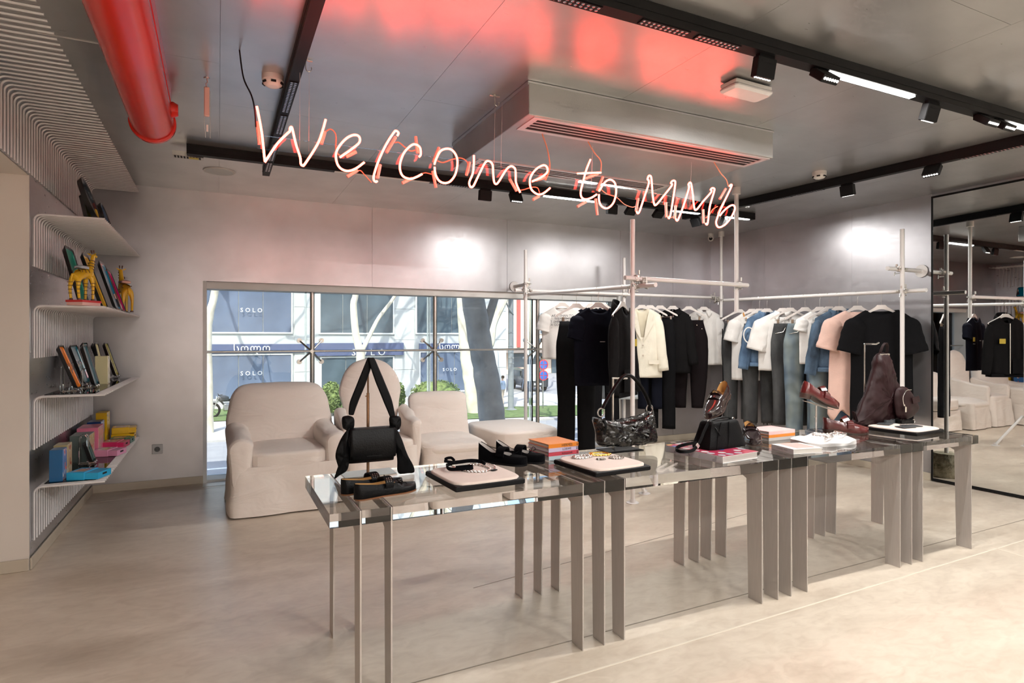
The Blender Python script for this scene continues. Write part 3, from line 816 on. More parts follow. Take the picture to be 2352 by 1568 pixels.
# ================================================================== neon sign
NEON = [
 ('letter_w',[(0.16,2.354),(0.179,2.249),(0.188,2.169),(0.194,2.112),(0.2,2.116),(0.247,2.196),(0.291,2.25),(0.301,2.261),(0.303,2.277),(0.308,2.282),(0.313,2.273),(0.329,2.203),(0.347,2.148),(0.35,2.118),(0.357,2.11),(0.369,2.119),(0.424,2.216),(0.446,2.277),(0.463,2.342)]),
 ('letter_e',[(0.529,2.17),(0.587,2.219),(0.622,2.255),(0.62,2.283),(0.595,2.287),(0.56,2.266),(0.525,2.222),(0.51,2.181),(0.518,2.135),(0.541,2.113),(0.572,2.11),(0.607,2.127),(0.646,2.161)]),
 ('letter_l',[(0.81,2.314),(0.816,2.329),(0.804,2.338),(0.792,2.328),(0.755,2.266),(0.718,2.184),(0.694,2.109),(0.692,2.081),(0.702,2.072),(0.71,2.077)]),
 ('letter_c',[(0.922,2.223),(0.931,2.236),(0.928,2.269),(0.909,2.283),(0.884,2.278),(0.846,2.237),(0.825,2.182),(0.825,2.141),(0.841,2.114),(0.875,2.106),(0.905,2.117),(0.939,2.138)]),
 ('letter_o',[(1.004,2.195),(1.014,2.225),(1.037,2.268),(1.072,2.285),(1.103,2.28),(1.126,2.25),(1.13,2.21),(1.118,2.157),(1.091,2.118),(1.06,2.105),(1.029,2.114),(1.01,2.145),(1.005,2.182)]),
 ('letter_m',[(1.223,2.27),(1.223,2.233),(1.217,2.176),(1.197,2.126),(1.203,2.102),(1.219,2.106),(1.241,2.149),(1.286,2.237),(1.311,2.25),(1.331,2.235),(1.335,2.19),(1.34,2.145),(1.352,2.132),(1.369,2.149),(1.411,2.215),(1.44,2.239),(1.466,2.229),(1.47,2.191),(1.472,2.153),(1.492,2.112),(1.498,2.101)]),
 ('letter_e',[(1.572,2.171),(1.623,2.197),(1.664,2.229),(1.668,2.257),(1.646,2.27),(1.606,2.25),(1.57,2.21),(1.557,2.17),(1.566,2.128),(1.597,2.106),(1.623,2.104),(1.65,2.117),(1.686,2.147)]),
 ('letter_t',[(1.955,2.342),(1.926,2.277),(1.902,2.198),(1.888,2.147),(1.894,2.116),(1.92,2.106),(1.958,2.118),(1.998,2.143)]),
 ('letter_t_bar',[(1.865,2.249),(1.947,2.262),(2.028,2.274)]),
 ('letter_o',[(2.014,2.163),(2.022,2.175),(2.055,2.22),(2.094,2.24),(2.127,2.223),(2.136,2.173),(2.122,2.116),(2.094,2.081),(2.061,2.067),(2.028,2.08),(2.014,2.11),(2.014,2.145)]),
 ('capital_m',[(2.284,2.071),(2.295,2.058),(2.31,2.078),(2.339,2.152),(2.378,2.251),(2.369,2.274),(2.375,2.293),(2.389,2.297),(2.398,2.277),(2.407,2.182),(2.419,2.126),(2.437,2.126),(2.489,2.181),(2.556,2.256),(2.55,2.27),(2.559,2.283),(2.578,2.288),(2.584,2.269),(2.568,2.179),(2.547,2.075),(2.534,2.048),(2.528,2.059)]),
 ('capital_m',[(2.587,2.052),(2.599,2.039),(2.615,2.062),(2.65,2.138),(2.694,2.251),(2.691,2.276),(2.7,2.289),(2.713,2.283),(2.726,2.215),(2.739,2.132),(2.758,2.124),(2.81,2.179),(2.883,2.251),(2.876,2.263),(2.889,2.275),(2.906,2.274),(2.906,2.254),(2.869,2.154),(2.853,2.052),(2.843,2.034),(2.833,2.043)]),
 ('figure_six',[(3.038,2.303),(3.052,2.315),(3.059,2.308),(3.024,2.246),(2.963,2.148),(2.933,2.084),(2.923,2.053),(2.936,2.029),(2.963,2.028),(3.011,2.055),(3.059,2.105),(3.087,2.154),(3.083,2.177),(3.059,2.18),(3.018,2.158),(2.977,2.124),(2.956,2.101)]),
]
ELECTRODES = [ ((0.162,2.291),(0.172,2.189)),((0.463,2.291),(0.446,2.229)),((0.611,2.214),(0.564,2.184)),((0.808,2.314),(0.761,2.23)),((0.618,2.124),(0.568,2.086)),((0.73,2.166),(0.716,2.096)),((0.913,2.333),(0.922,2.248)),((0.892,2.116),(0.841,2.085)),((1.037,2.293),(1.007,2.213)),((1.003,2.166),(1.02,2.081)),((1.209,2.239),(1.189,2.166)),((1.445,2.176),(1.487,2.112)),((1.668,2.21),(1.606,2.187)),((1.628,2.099),(1.588,2.075)),((2.022,2.271),(1.926,2.23)),((2.058,2.257),(2.017,2.174)),((2.006,2.123),(2.017,2.026)),((1.941,2.099),(1.878,2.063)),((2.316,2.157),(2.298,2.077)),((2.531,2.152),(2.531,2.059)),((2.609,2.14),(2.599,2.056)),((2.836,2.136),(2.836,2.046)),((3.031,2.292),(2.977,2.218)),((3.011,2.193),(2.963,2.122)) ]
LEADS = [ [(0.467,2.292),(0.491,2.307),(0.514,2.283),(0.514,2.221),(0.525,2.191),(0.545,2.186)],[(0.618,2.122),(0.634,2.124),(0.654,2.104),(0.686,2.072)],[(0.804,2.285),(0.825,2.29),(0.854,2.271),(0.884,2.255),(0.909,2.262)],[(0.939,2.144),(0.965,2.153),(0.996,2.149)],[(1.029,2.223),(1.06,2.218),(1.106,2.239),(1.154,2.254),(1.189,2.244),(1.199,2.223)],[(1.496,2.118),(1.531,2.126),(1.583,2.145),(1.619,2.145),(1.632,2.115)],[(2.044,2.182),(2.088,2.159),(2.155,2.147),(2.212,2.111),(2.269,2.098),(2.292,2.105)],[(2.547,2.071),(2.572,2.061),(2.59,2.069)],[(2.856,2.083),(2.889,2.106),(2.916,2.143),(2.96,2.168)] ]
M_NEON = mat('neon_glow', (1, 0.6, 0.5), 0.3, var=0.0, emit=(1.0, 0.055, 0.034), estr=14.0)
M_ELEC = mat('neon_electrode', (0.95, 0.55, 0.47), 0.3, var=0.03)
M_LEAD = mat('orange_silicone_lead', (0.8, 0.33, 0.2), 0.45)
NYP = 3.0
M_NEON.cycles.emission_sampling = 'FRONT'
ns = thing('neon_sign', 'glowing red neon greeting in handwritten letters on a clear hanging bar', 'neon sign', (1.55, NYP, 2.2))
for nm, P in NEON:
    pts = spline([(x, NYP, z) for x, z in P], 4)
    b = B(); b.tube(pts, 0.0056, 7); b.build(nm, M_NEON, ns, world=True)
for (a, e) in ELECTRODES:
    b = B(); b.tube([(a[0], NYP + 0.025, a[1]), (e[0], NYP + 0.022, e[1])], 0.0082, 8); b.build('electrode', M_ELEC, ns, world=True)
for P in LEADS:
    pts = spline([(x, NYP + 0.024, z) for x, z in P], 5)
    b = B(); b.tube(pts, 0.0028, 6); b.build('lead_wire', M_LEAD, ns, world=True)
b = B()
vs = []
for (x, z) in ((0.165, 2.236), (1.2, 2.246), (2.1, 2.222), (3.095, 2.174)): vs += [(x, NYP + 0.034, z - 0.062), (x, NYP + 0.034, z), (x, NYP + 0.042, z - 0.062), (x, NYP + 0.042, z)]
fs = []
for k in range(3):
    o = 4 * k; fs += [(o, o + 4, o + 5, o + 1), (o + 2, o + 3, o + 7, o + 6), (o + 1, o + 5, o + 7, o + 3), (o, o + 2, o + 6, o + 4)]
fs += [(0, 1, 3, 2), (12, 14, 15, 13)]
b.add(vs, fs); b.build('clear_back_bar', M_CLEAR, ns, world=True, smooth=0)
for x, z0, z1 in ((0.349, 2.19, 2.60), (0.391, 2.19, 2.60), (1.356, 2.19, 2.60), (1.398, 2.19, 2.59), (2.735, 2.15, 2.43), (1.984, 2.18, 2.43)):
    b = B(); b.tube([(x, NYP + 0.038, z0), (x, NYP + 0.02, z1)], 0.0008, 5); b.build('suspension_wire', flat('clear_line', (0.75, 0.7, 0.68), 0.3), ns, world=True)
for pth, m in (([(0.09, 3.06, 2.62), (0.106, 3.04, 2.49), (0.138, 3.02, 2.408), (0.151, 3.01, 2.345), (0.157, 3.01, 2.263)], M_BLACKP),
               ([(1.634, 3.0, 2.446), (1.67, 3.0, 2.357), (1.684, 3.0, 2.261), (1.662, 3.01, 2.19)], M_LEAD), ([(1.936, 3.0, 2.446), (1.981, 3.0, 2.386), (2.027, 3.0, 2.341), (2.027, 3.0, 2.277)], M_LEAD),
               ([(2.90, 2.995, 2.446), (2.95, 2.99, 2.38), (3.001, 2.99, 2.341), (3.02, 2.99, 2.298)], M_LEAD)):
    b = B(); b.tube(spline(pth, 6), 0.0036, 6); b.build('supply_cable', m, ns, world=True)
def hook(x, y, lb):
    t = thing('ceiling_hook', lb, 'hook', (x, y, CZ))
    b = B(); b.tube([(-0.03, 0, -0.006), (0.03, 0, -0.006)], 0.004, 6); b.lathe([(0.009, -0.01), (0.009, 0)], 10); b.build('plate', M_STEEL, t)
    pts = [(0, 0, -0.004), (0, 0, -0.035)] + [(0.013 - 0.013 * math.cos(a), 0, -0.042 - 0.016 * math.sin(a)) for a in [k * PI * 1.15 / 10 for k in range(11)]]
    b = B(); b.tube(pts, 0.0022, 6); b.build('hook', M_STEEL, t)
hook(0.375, 3.02, 'small steel screw hook holding the left end of the neon sign')
hook(1.353, 3.02, 'small steel screw hook in front of the bulkhead box')
t = thing('hanging_cartridge', 'pink cartridge hanging on a hook left of the neon sign', 'cartridge', (-0.05, 3.46, CZ))
b = B(); b.lathe([(0.014, -0.004), (0.014, 0)], 12); b.tube([(0, 0, -0.003), (0.004, 0, -0.02), (-0.004, 0, -0.03), (0, 0, -0.045)], 0.003, 6); b.build('hook', M_STEEL, t)
b = B(); b.cbox(-0.0125, 0.0125, -0.01, 0.01, -0.195, -0.045, 0.004); b.build('body', flat('pink_plastic', (0.80, 0.52, 0.46), 0.4), t)
b = B(); b.tube([(-0.012, 0.008, -0.19), (-0.006, 0.008, -0.30)], 0.0012, 5); b.tube([(0.016, 0.008, -0.06), (0.016, 0.008, -0.30)], 0.0012, 5); b.build('wires', M_STEEL, t)
b = B(); b.box(-0.002, 0.007, 0.004, 0.005, -0.27, -0.235); b.build('tag', M_PLASTIC, t, smooth=0)

# ================================================================== wire shelves on the left wall
SHELF_Z = [2.010, 1.487, 0.965, 0.450]
def bent_rod(drop, out=0.348, r=0.0063):
    b = B(); R = 0.035
    pts = [(0.008, 0, -drop), (0.008, 0, -R)]
    for k in range(1, 6):
        a = PI / 2 * k / 6
        pts.append((0.008 + R - R * math.cos(a), 0, -R + R * math.sin(a)))
    pts += [(0.008 + R, 0, 0), (out, 0, 0)]
    b.tube(pts, r, 6)
    b.tube([(0.0, 0, -drop + 0.006), (0.012, 0, -drop + 0.006)], 0.004, 5)
    return b.data('bent_rod', M_ROD)
rod_s, rod_c = bent_rod(0.30), bent_rod(0.335)
names = ['wire shelf of bent white rods, highest of four on the left wall', 'wire shelf of bent white rods carrying the animal figurines', 'wire shelf of bent white rods carrying trays on clear easels', 'wire shelf of bent white rods, lowest of four, with coloured boxes']
PITCH = 0.0545
for z, lb in zip(SHELF_Z, names):
    t = thing('wire_shelf', lb, 'shelf', (XL + 0.003, 4.30, z), 0, 'bent rod shelves on the left wall')
    k = 0
    while 4.32 + k * PITCH < 6.12:
        share('bent_rod', rod_s, t, (0, 0.02 + k * PITCH, 0)); k += 1
t = thing('wire_canopy', 'canopy of bent white rods curving from the left wall out under the ceiling', 'shelf', (XL + 0.003, 1.6, 2.552))
k = 0
while 1.6 + k * PITCH < 6.12:
    share('bent_rod', rod_c, t, (0, k * PITCH, 0)); k += 1
# clear acrylic sheet lying on each shelf
for z, lb in ((0.965, 'thin clear acrylic sheet lying on the shelf of trays'), (0.450, 'thin clear acrylic sheet lying on the lowest shelf')):
    b = B(); b.box(XL + 0.05, XL + 0.30, 4.36, 6.02, z + 0.0065, z + 0.0095)
    tag(b.build('acrylic_sheet', M_CLEAR, None, smooth=0), lb, 'sheet', 'clear sheets on the wire shelves')

def col_m(n, c, rough=0.3): return mat('paint_' + n, c, rough, var=0.04)
def art_mat(name, bg, cols, scale=14):
    """glazed tray print: soft blobs of a few colours over a ground colour"""
    m = bpy.data.materials.new(name); nt, N, L, P = nodes_of(m)
    tc = N.new('ShaderNodeTexCoord'); v = N.new('ShaderNodeTexVoronoi'); v.inputs['Scale'].default_value = scale
    L.new(tc.outputs['Object'], v.inputs['Vector'])
    n2 = N.new('ShaderNodeTexNoise'); n2.inputs['Scale'].default_value = scale * 0.45; L.new(tc.outputs['Object'], n2.inputs['Vector'])
    sp = N.new('ShaderNodeSeparateColor'); L.new(v.outputs['Color'], sp.inputs[0])
    cr = N.new('ShaderNodeValToRGB'); cr.color_ramp.interpolation = 'CONSTANT'
    el = cr.color_ramp.elements
    el[0].position = 0; el[0].color = (*bg, 1); el[1].position = 0.5; el[1].color = (*cols[0], 1)
    for i, c in enumerate(cols[1:]):
        e = el.new(0.5 + 0.5 * (i + 1) / len(cols)); e.color = (*c, 1)
    L.new(sp.outputs[0], cr.inputs[0])
    mk = N.new('ShaderNodeValToRGB'); mk.color_ramp.interpolation = 'CONSTANT'
    mk.color_ramp.elements[0].color = (0, 0, 0, 1); mk.color_ramp.elements[1].position = 0.53; mk.color_ramp.elements[1].color = (1, 1, 1, 1)
    L.new(n2.outputs[0], mk.inputs[0])
    mx = N.new('ShaderNodeMix'); mx.data_type = 'RGBA'; L.new(mk.outputs[0], mx.inputs[0])
    mx.inputs[6].default_value = (*bg, 1); L.new(cr.outputs[0], mx.inputs[7]); L.new(mx.outputs[2], P.inputs['Base Color'])
    P.inputs['Roughness'].default_value = 0.2
    return m
M_RIM = flat('tray_rim_black', (0.014, 0.013, 0.013), 0.35)
def tray(lb, x, y, z, w, h, lean, face, oval=False, th=0.022, art=None, yaw=0.0, rim=M_RIM):
    """serving tray leaning back against the wall, face to +x; (x, y) is the foot of its near edge"""
    t = thing('serving_tray', lb, 'tray', (x, y + w / 2, z + 0.0065), yaw, 'serving trays on the wire shelves')
    # local tray plane: u along +y, v along height, n along +x
    M = Matrix.Rotation(-lean, 4, 'Y') @ Matrix(((0, 0, 1, 0), (1, 0, 0, 0), (0, 1, 0, 0), (0, 0, 0, 1)))
    M = Matrix.Translation((0, 0, (th * math.sin(lean)) + 0.001)) @ M
    if oval:
        out = [(w / 2 * math.cos(a), h / 2 + h / 2 * math.sin(a)) for a in [2 * PI * k / 40 for k in range(40)]]
    else: out = rounded_rect(-w / 2, w / 2, 0, h, min(w, h) * 0.13, 5)
    def ring(f, n): return [(u * f, h / 2 + (v - h / 2) * f, n) for u, v in out]
    b = B()
    b.loft([ring(0.88, -th), ring(1.0, -0.002), ring(1.0, 0), ring(0.965, 0), ring(0.88, -th * 0.55)], caps=False, M=M)
    k = len(b.v); n = len(out)
    b.add(ring(0.88, -th), [tuple(range(n))], M)
    b.build('rim', rim, t)
    b = B()
    b.loft([ring(0.965, -0.001), ring(0.88, -th * 0.5)], caps=False, M=M); b.add(ring(0.88, -th * 0.5), [tuple(range(n))], M)
    b.build('face', art or face, t)
    return t
C = {'black': (0.02, 0.02, 0.024), 'ny': (0.03, 0.06, 0.12), 'olive': (0.42, 0.36, 0.03), 'green': (0.01, 0.32, 0.22), 'yellow': (0.85, 0.50, 0.01), 'blue': (0.0, 0.24, 0.42), 'magenta': (0.62, 0.0, 0.14),
     'orange': (0.9, 0.25, 0.01), 'teal': (0.01, 0.17, 0.24), 'dteal': (0.0, 0.09, 0.12), 'cyan': (0.08, 0.40, 0.44), 'cream': (0.80, 0.74, 0.42), 'red': (0.36, 0.01, 0.01), 'pink': (0.85, 0.22, 0.35), 'forest': (0.02, 0.08, 0.07)}
A1 = art_mat('print_soldier', (0.02, 0.03, 0.04), [(0.5, 0.05, 0.03), (0.7, 0.45, 0.05), (0.1, 0.02, 0.02)], 11)
A2 = art_mat('print_blue_figure', C['blue'], [(0.5, 0.05, 0.04), (0.03, 0.03, 0.05), (0.75, 0.45, 0.35)], 13)
A3 = art_mat('print_cyan_flower', C['cyan'], [(0.75, 0.55, 0.1), (0.6, 0.12, 0.1)], 16)
A4 = art_mat('print_teal_pink', C['teal'], [(0.7, 0.1, 0.2), (0.75, 0.2, 0.3)], 12)
A5 = art_mat('print_pink_dark', C['magenta'], [(0.03, 0.03, 0.05), (0.04, 0.05, 0.08)], 7)
tray('large black oval tray leaning on the highest wire shelf', -0.655, 4.335, 2.01, 0.34, 0.27, 0.33, None, True, 0.03, A1)
tray('olive yellow tray in front of the black oval tray', -0.70, 4.40, 2.01, 0.19, 0.15, 0.20, col_m('olive', C['olive']))
tray('smaller black round tray on the highest wire shelf, further back', -0.65, 4.80, 2.01, 0.26, 0.20, 0.30, col_m('navy', C['ny']), True, 0.03)
tray('small blue tray with red print at the far end of the highest shelf', -0.70, 5.45, 2.01, 0.26, 0.17, 0.3, None, False, 0.02, A2)
tray('emerald green tray leaning behind the yellow figurine', -0.73, 4.42, 1.487, 0.26, 0.37, 0.25, col_m('green', C['green']))
tray('golden yellow tray next to the emerald one', -0.665, 4.70, 1.487, 0.22, 0.37, 0.32, col_m('yellow', C['yellow']))
tray('petrol blue tray with printed figure on the figurine shelf', -0.625, 4.95, 1.487, 0.27, 0.35, 0.30, None, False, 0.02, A2)
tray('magenta tray leaning next to the spotted giraffe', -0.63, 5.28, 1.487, 0.24, 0.33, 0.32, None, False, 0.02, A5)
EZ = 0.012
tray('orange tray on a clear easel, nearest of the row', -0.765, 4.50, 0.965 + EZ, 0.14, 0.285, 0.36, col_m('orange', C['orange']))
tray('teal and pink tray on a clear easel, second of the row', -0.80, 4.93, 0.965 + EZ, 0.24, 0.28, 0.31, None, False, 0.022, A4)
tray('dark teal tray on a clear easel in front of the cream box', -0.71, 4.72, 0.965 + EZ, 0.17, 0.28, 0.26, col_m('dteal', C['dteal']))
tray('light cyan tray with printed flower behind the cream box', -0.81, 5.24, 0.965 + EZ, 0.18, 0.29, 0.2, None, False, 0.022, A3)
tray('pale yellow tray behind the cream box', -0.77, 5.46, 0.965 + EZ, 0.14, 0.285, 0.2, col_m('cream', C['cream']))
tray('dark red tray near the far end of the tray shelf', -0.775, 5.63, 0.965 + EZ, 0.17, 0.29, 0.33, col_m('red', C['red']))
tray('olive tray, last of the row on the tray shelf', -0.735, 5.83, 0.965 + EZ, 0.17, 0.29, 0.3, col_m('olive', C['olive']))
tray('small dark green tray on a clear easel among the boxes', -0.745, 4.86, 0.45 + EZ, 0.12, 0.15, 0.3, col_m('forest', C['forest']))

def easel(lb, x, y, z, w, h, d=0.10):
    """bent clear rod easel: two tall loops with feet"""
    t = thing('clear_easel', lb, 'stand', (x, y, z + 0.010), 0, 'clear acrylic easels on the wire shelves')
    for s_ in (-1, 1):
        yy = s_ * w / 2
        pts = [(d * 0.62, yy, 0.022), (d * 0.6, yy, 0.004), (d * 0.2, yy, 0.004), (-d * 0.25, yy, 0.004), (-d * 0.28, yy, 0.02), (-d * 0.27, yy, h - 0.03)]
        pts += [(-d * 0.27 + 0.022 - 0.022 * math.cos(a), yy, h - 0.03 + 0.03 * math.sin(a)) for a in (0.6, 1.2, 1.9, 2.6, PI)]
        pts += [(-d * 0.27 + 0.044, yy, 0.006)]
        b = B(); b.tube(spline(pts, 3), 0.0035, 6); b.build('loop', M_ACRYL, t)
    b = B(); b.tube([(0, -w / 2, 0.006), (0, w / 2, 0.006)], 0.003, 6); b.build('cross_rod', M_ACRYL, t)
for lb, x, y, w, h in (('clear easel under the orange tray', -0.83, 4.56, 0.08, 0.17), ('clear easel under the teal and pink tray', -0.86, 5.03, 0.1, 0.17), ('clear easel under the dark teal tray', -0.77, 4.80, 0.07, 0.13),
                       ('clear easel under the dark red tray', -0.83, 5.71, 0.08, 0.15), ('clear easel under the olive tray at the end', -0.79, 5.91, 0.08, 0.13)):
    easel(lb, x, y, 0.965, w, h)
easel('tall clear easel under the small dark green tray', -0.80, 4.92, 0.45, 0.05, 0.20)

M_PRINT = flat('box_print', (0.75, 0.55, 0.4), 0.5)
def tall_box(lb, x, y, z, dx, dy, h, c, side, mark=None):
    t = thing('gift_box', lb, 'box', (x, y, z + 0.0095), 0, 'upright coloured boxes on the wire shelves')
    b = B(); b.cbox(-dx / 2, dx / 2, -dy / 2, dy / 2, 0, h, 0.0015); b.build('box', c, t, smooth=0)
    b = B(); b.box(dx / 2, dx / 2 + 0.0012, -dy / 2 + 0.004, dy / 2 - 0.004, 0.004, h - 0.004); b.build('printed_side', side, t, smooth=0)
P1 = art_mat('box_side_blue', (0.08, 0.25, 0.6), [(0.75, 0.75, 0.8), (0.7, 0.2, 0.2)], 30)
P2 = art_mat('box_side_tan', (0.65, 0.5, 0.3), [(0.75, 0.7, 0.6), (0.5, 0.15, 0.1)], 30)
P3 = art_mat('box_side_pink', (0.85, 0.4, 0.5), [(0.65, 0.5, 0.15), (0.8, 0.7, 0.6)], 26)
P4 = art_mat('box_side_cream', (0.78, 0.72, 0.45), [(0.75, 0.7, 0.6), (0.4, 0.35, 0.2)], 26)
P5 = art_mat('box_side_yellow', (0.85, 0.55, 0.02), [(0.3, 0.2, 0.05), (0.8, 0.6, 0.2)], 26)
tall_box('pale cream box standing among the trays', -0.745, 5.22, 0.965, 0.075, 0.10, 0.20, col_m('cream', C['cream']), P4)
tall_box('cobalt blue box at the near end of the lowest shelf', -0.855, 4.44, 0.45, 0.065, 0.11, 0.185, col_m('cobalt', (0.0, 0.11, 0.30)), P1)
tall_box('tan box behind the cobalt blue one', -0.862, 4.60, 0.45, 0.07, 0.13, 0.19, col_m('tan', (0.48, 0.40, 0.2)), P2)
tall_box('grey green box in the middle of the lowest shelf', -0.845, 5.10, 0.45, 0.11, 0.20, 0.18, col_m('greygreen', (0.12, 0.16, 0.15)), P2)
tall_box('pink box behind the grey green one', -0.85, 5.44, 0.45, 0.13, 0.24, 0.19, col_m('pink', C['pink']), P3)
tall_box('navy box between the pink and yellow boxes', -0.86, 5.72, 0.45, 0.09, 0.16, 0.195, col_m('navy2', (0.01, 0.05, 0.2)), P1)
tall_box('tall yellow box at the far end of the lowest shelf', -0.845, 5.94, 0.45, 0.075, 0.15, 0.24, col_m('yellow', C['yellow']), P5)
def drawer_box(lb, x, y, z, w, d, h, c, rot, pull=0.05, print_m=None):
    """matchbox-style drawer box, drawer part-open"""
    t = thing('drawer_box', lb, 'box', (x, y, z), rot, 'flat drawer boxes on the lowest wire shelf')
    b = B(); b.cbox(-w / 2, w / 2, -d / 2, d / 2, 0, h, 0.002); b.build('sleeve', c, t, smooth=0)
    b = B(); b.box(w / 2 - 0.01, w / 2 + pull, -d / 2 + 0.004, d / 2 - 0.004, 0.003, h - 0.004); dr = b.build('drawer', c, t, smooth=0)
    b = B(); b.box(w / 2 + pull, w / 2 + pull + 0.001, -0.022, 0.022, h * 0.45, h * 0.45 + 0.011); b.build('thumb_slot', M_DARK, dr, smooth=0)
    b = B(); b.box(-w * 0.3, w * 0.3, -d * 0.28, d * 0.28, h, h + 0.0008); b.build('lid_print', print_m or M_PRINT, t, smooth=0)
PB = art_mat('lid_print_bold', (0.7, 0.45, 0.35), [(0.05, 0.05, 0.06), (0.6, 0.1, 0.1)], 40)
ZS = 0.45 + 0.0098
drawer_box('sky blue drawer box at the near end of the lowest shelf', -0.735, 4.45, ZS, 0.10, 0.15, 0.045, col_m('sky', (0.02, 0.42, 0.75)), -0.35, 0.075, PB)
drawer_box('pale pink drawer box near the middle of the lowest shelf', -0.735, 5.24, ZS, 0.11, 0.15, 0.045, col_m('rose', (0.80, 0.33, 0.52)), -0.3, 0.06, PB)
drawer_box('crimson drawer box behind the pale pink one', -0.735, 5.58, ZS, 0.12, 0.17, 0.05, col_m('crimson', (0.68, 0.03, 0.14)), -0.15, 0.04, PB)
drawer_box('dark green drawer box under the yellow ones', -0.71, 5.79, ZS, 0.12, 0.15, 0.045, col_m('dgreen', (0.0, 0.16, 0.11)), -0.1, 0.03, PB)
drawer_box('lower yellow drawer box of the stacked pair', -0.72, 5.99, ZS, 0.13, 0.16, 0.055, col_m('yellow', C['yellow']), 0.0, 0.03, PB)
drawer_box('upper yellow drawer box of the stacked pair', -0.725, 5.985, ZS + 0.0565, 0.12, 0.15, 0.05, col_m('yellow', C['yellow']), 0.06, 0.05, PB)

# figurines
M_YEL = mat('figurine_yellow', (0.85, 0.50, 0.02), 0.25, var=0.05)
def beast(lb, x, y, z, H, yaw, base=True, stripes=True, spots=False):
    t = thing('animal_figurine', lb, 'figurine', (x, y, z + 0.0065), yaw)
    bh = 0.012 if base else 0.006
    if base:
        b = B(); b.cbox(-0.06, 0.085, -0.05, 0.05, 0, 0.03, 0.003); p = b.build('plinth', flat('plinth_pink', (0.82, 0.5, 0.45), 0.4), t, smooth=0)
        b = B(); b.box(-0.062, 0.087, -0.052, 0.052, 0.019, 0.0315); b.build('plinth_top', flat('plinth_red', (0.62, 0.03, 0.03), 0.4), p, smooth=0)
        bh = 0.0315
    else:
        b = B(); b.lathe([(0.035, 0), (0.037, 0.006), (0.03, 0.012), (0.0, 0.013)], 18); b.build('plinth', flat('plinth_green', (0.18, 0.3, 0.2), 0.5), t); bh = 0.011
    k = H
    me = bpy.data.meshes.new('body')
    V = [(-0.02, 0, .55), (0.17, 0, .60), (-0.19, 0, .56), (0.26, 0, .78), (0.30, 0, .93), (0.31, 0, 1.0), (0.42, 0, .965),
         (0.19, 0.075, .46), (0.20, 0.085, .25), (0.19, 0.085, 0.02), (0.19, -0.075, .46), (0.20, -0.085, .25), (0.19, -0.085, 0.02),
         (-0.19, 0.08, .44), (-0.22, 0.09, .24), (-0.19, 0.09, 0.02), (-0.19, -0.08, .44), (-0.22, -0.09, .24), (-0.19, -0.09, 0.02), (-0.27, 0, .53), (-0.30, 0, .36)]
    Rr = [.135, .125, .135, .075, .06, .062, .035, .065, .04, .036, .065, .04, .036, .075, .042, .036, .075, .042, .036, .03, .012]
    Ed = [(0, 1), (0, 2), (1, 3), (3, 4), (4, 5), (5, 6), (1, 7), (7, 8), (8, 9), (1, 10), (10, 11), (11, 12), (2, 13), (13, 14), (14, 15), (2, 16), (16, 17), (17, 18), (2, 19), (19, 20)]
    me.from_pydata([(a * k, c * k, bh + e * k) for a, c, e in V], Ed, [])
    o = bpy.data.objects.new('body', me); COL.objects.link(o); o.parent = t
    sk = o.modifiers.new('skin', 'SKIN'); me.materials.append(M_YEL)
    for i, sv in enumerate(me.skin_vertices[0].data): sv.radius = (Rr[i] * k * 0.72,) * 2
    me.skin_vertices[0].data[0].use_root = True
    ss = o.modifiers.new('smooth', 'SUBSURF'); ss.levels = ss.render_levels = 2
    M_BR = flat('figurine_brown', (0.1, 0.035, 0.015), 0.4)
    for s_ in (-1, 1):
        b = B(); b.tube([(0.30 * k, s_ * 0.022 * k, bh + 1.03 * k), (0.29 * k, s_ * 0.03 * k, bh + 1.10 * k)], [0.012 * k, 0.016 * k], 6); b.build('horn', M_BR, t)
        b = B(); b.tube([(0.29 * k, s_ * 0.04 * k, bh + 1.0 * k), (0.27 * k, s_ * 0.10 * k, bh + 1.03 * k)], [0.02 * k, 0.006 * k], 6, flat=(1, .5)); b.build('ear', M_YEL, t)
    for (lx, ly) in ((.19, .085), (.19, -.085), (-.19, .09), (-.19, -.09)):
        b = B(); b.lathe([(0.036 * k, 0), (0.034 * k, 0.03 * k), (0.028 * k, 0.035 * k)], 10, Matrix.Translation((lx * k, ly * k, bh))); b.build('hoof', M_BR, t)
    if stripes:
        for (cx, cz, r, ax) in ((0.215, .68, .088, 1), (0.24, .74, .078, 1), (0.262, .80, .072, 1), (0.278, .86, .064, 1)):
            b = B(); ang = [2 * PI * q / 16 for q in range(16)]
            b.tube([((cx + r * 0.86 * math.cos(a)) * k, r * 0.86 * math.sin(a) * k, bh + (cz + 0.02 * -math.cos(a)) * k) for a in ang], 0.007 * k, 5, closed=True); b.build('stripe', M_BR, t)
        for (lx, ly) in ((.197, .083), (.197, -.083), (-.213, .088), (-.213, -.088)):
            for q, zz in enumerate((.14, .22, .30, .37)):
                r = .034 + .006 * q
                b = B(); b.tube([((lx + r * math.cos(a)) * k, (ly + r * math.sin(a)) * k, bh + zz * k) for a in [2 * PI * w / 10 for w in range(10)]], 0.006 * k, 5, closed=True); b.build('stripe', M_BR, t)
        for sx in (-.12, -.02, .08):
            b = B(); b.tube([(sx * k, .11 * math.sin(a) * k, bh + (.575 + .105 * math.cos(a)) * k) for a in [-1.5 + 3.0 * w / 10 for w in range(11)]], 0.006 * k, 5); b.build('stripe', M_BR, t)
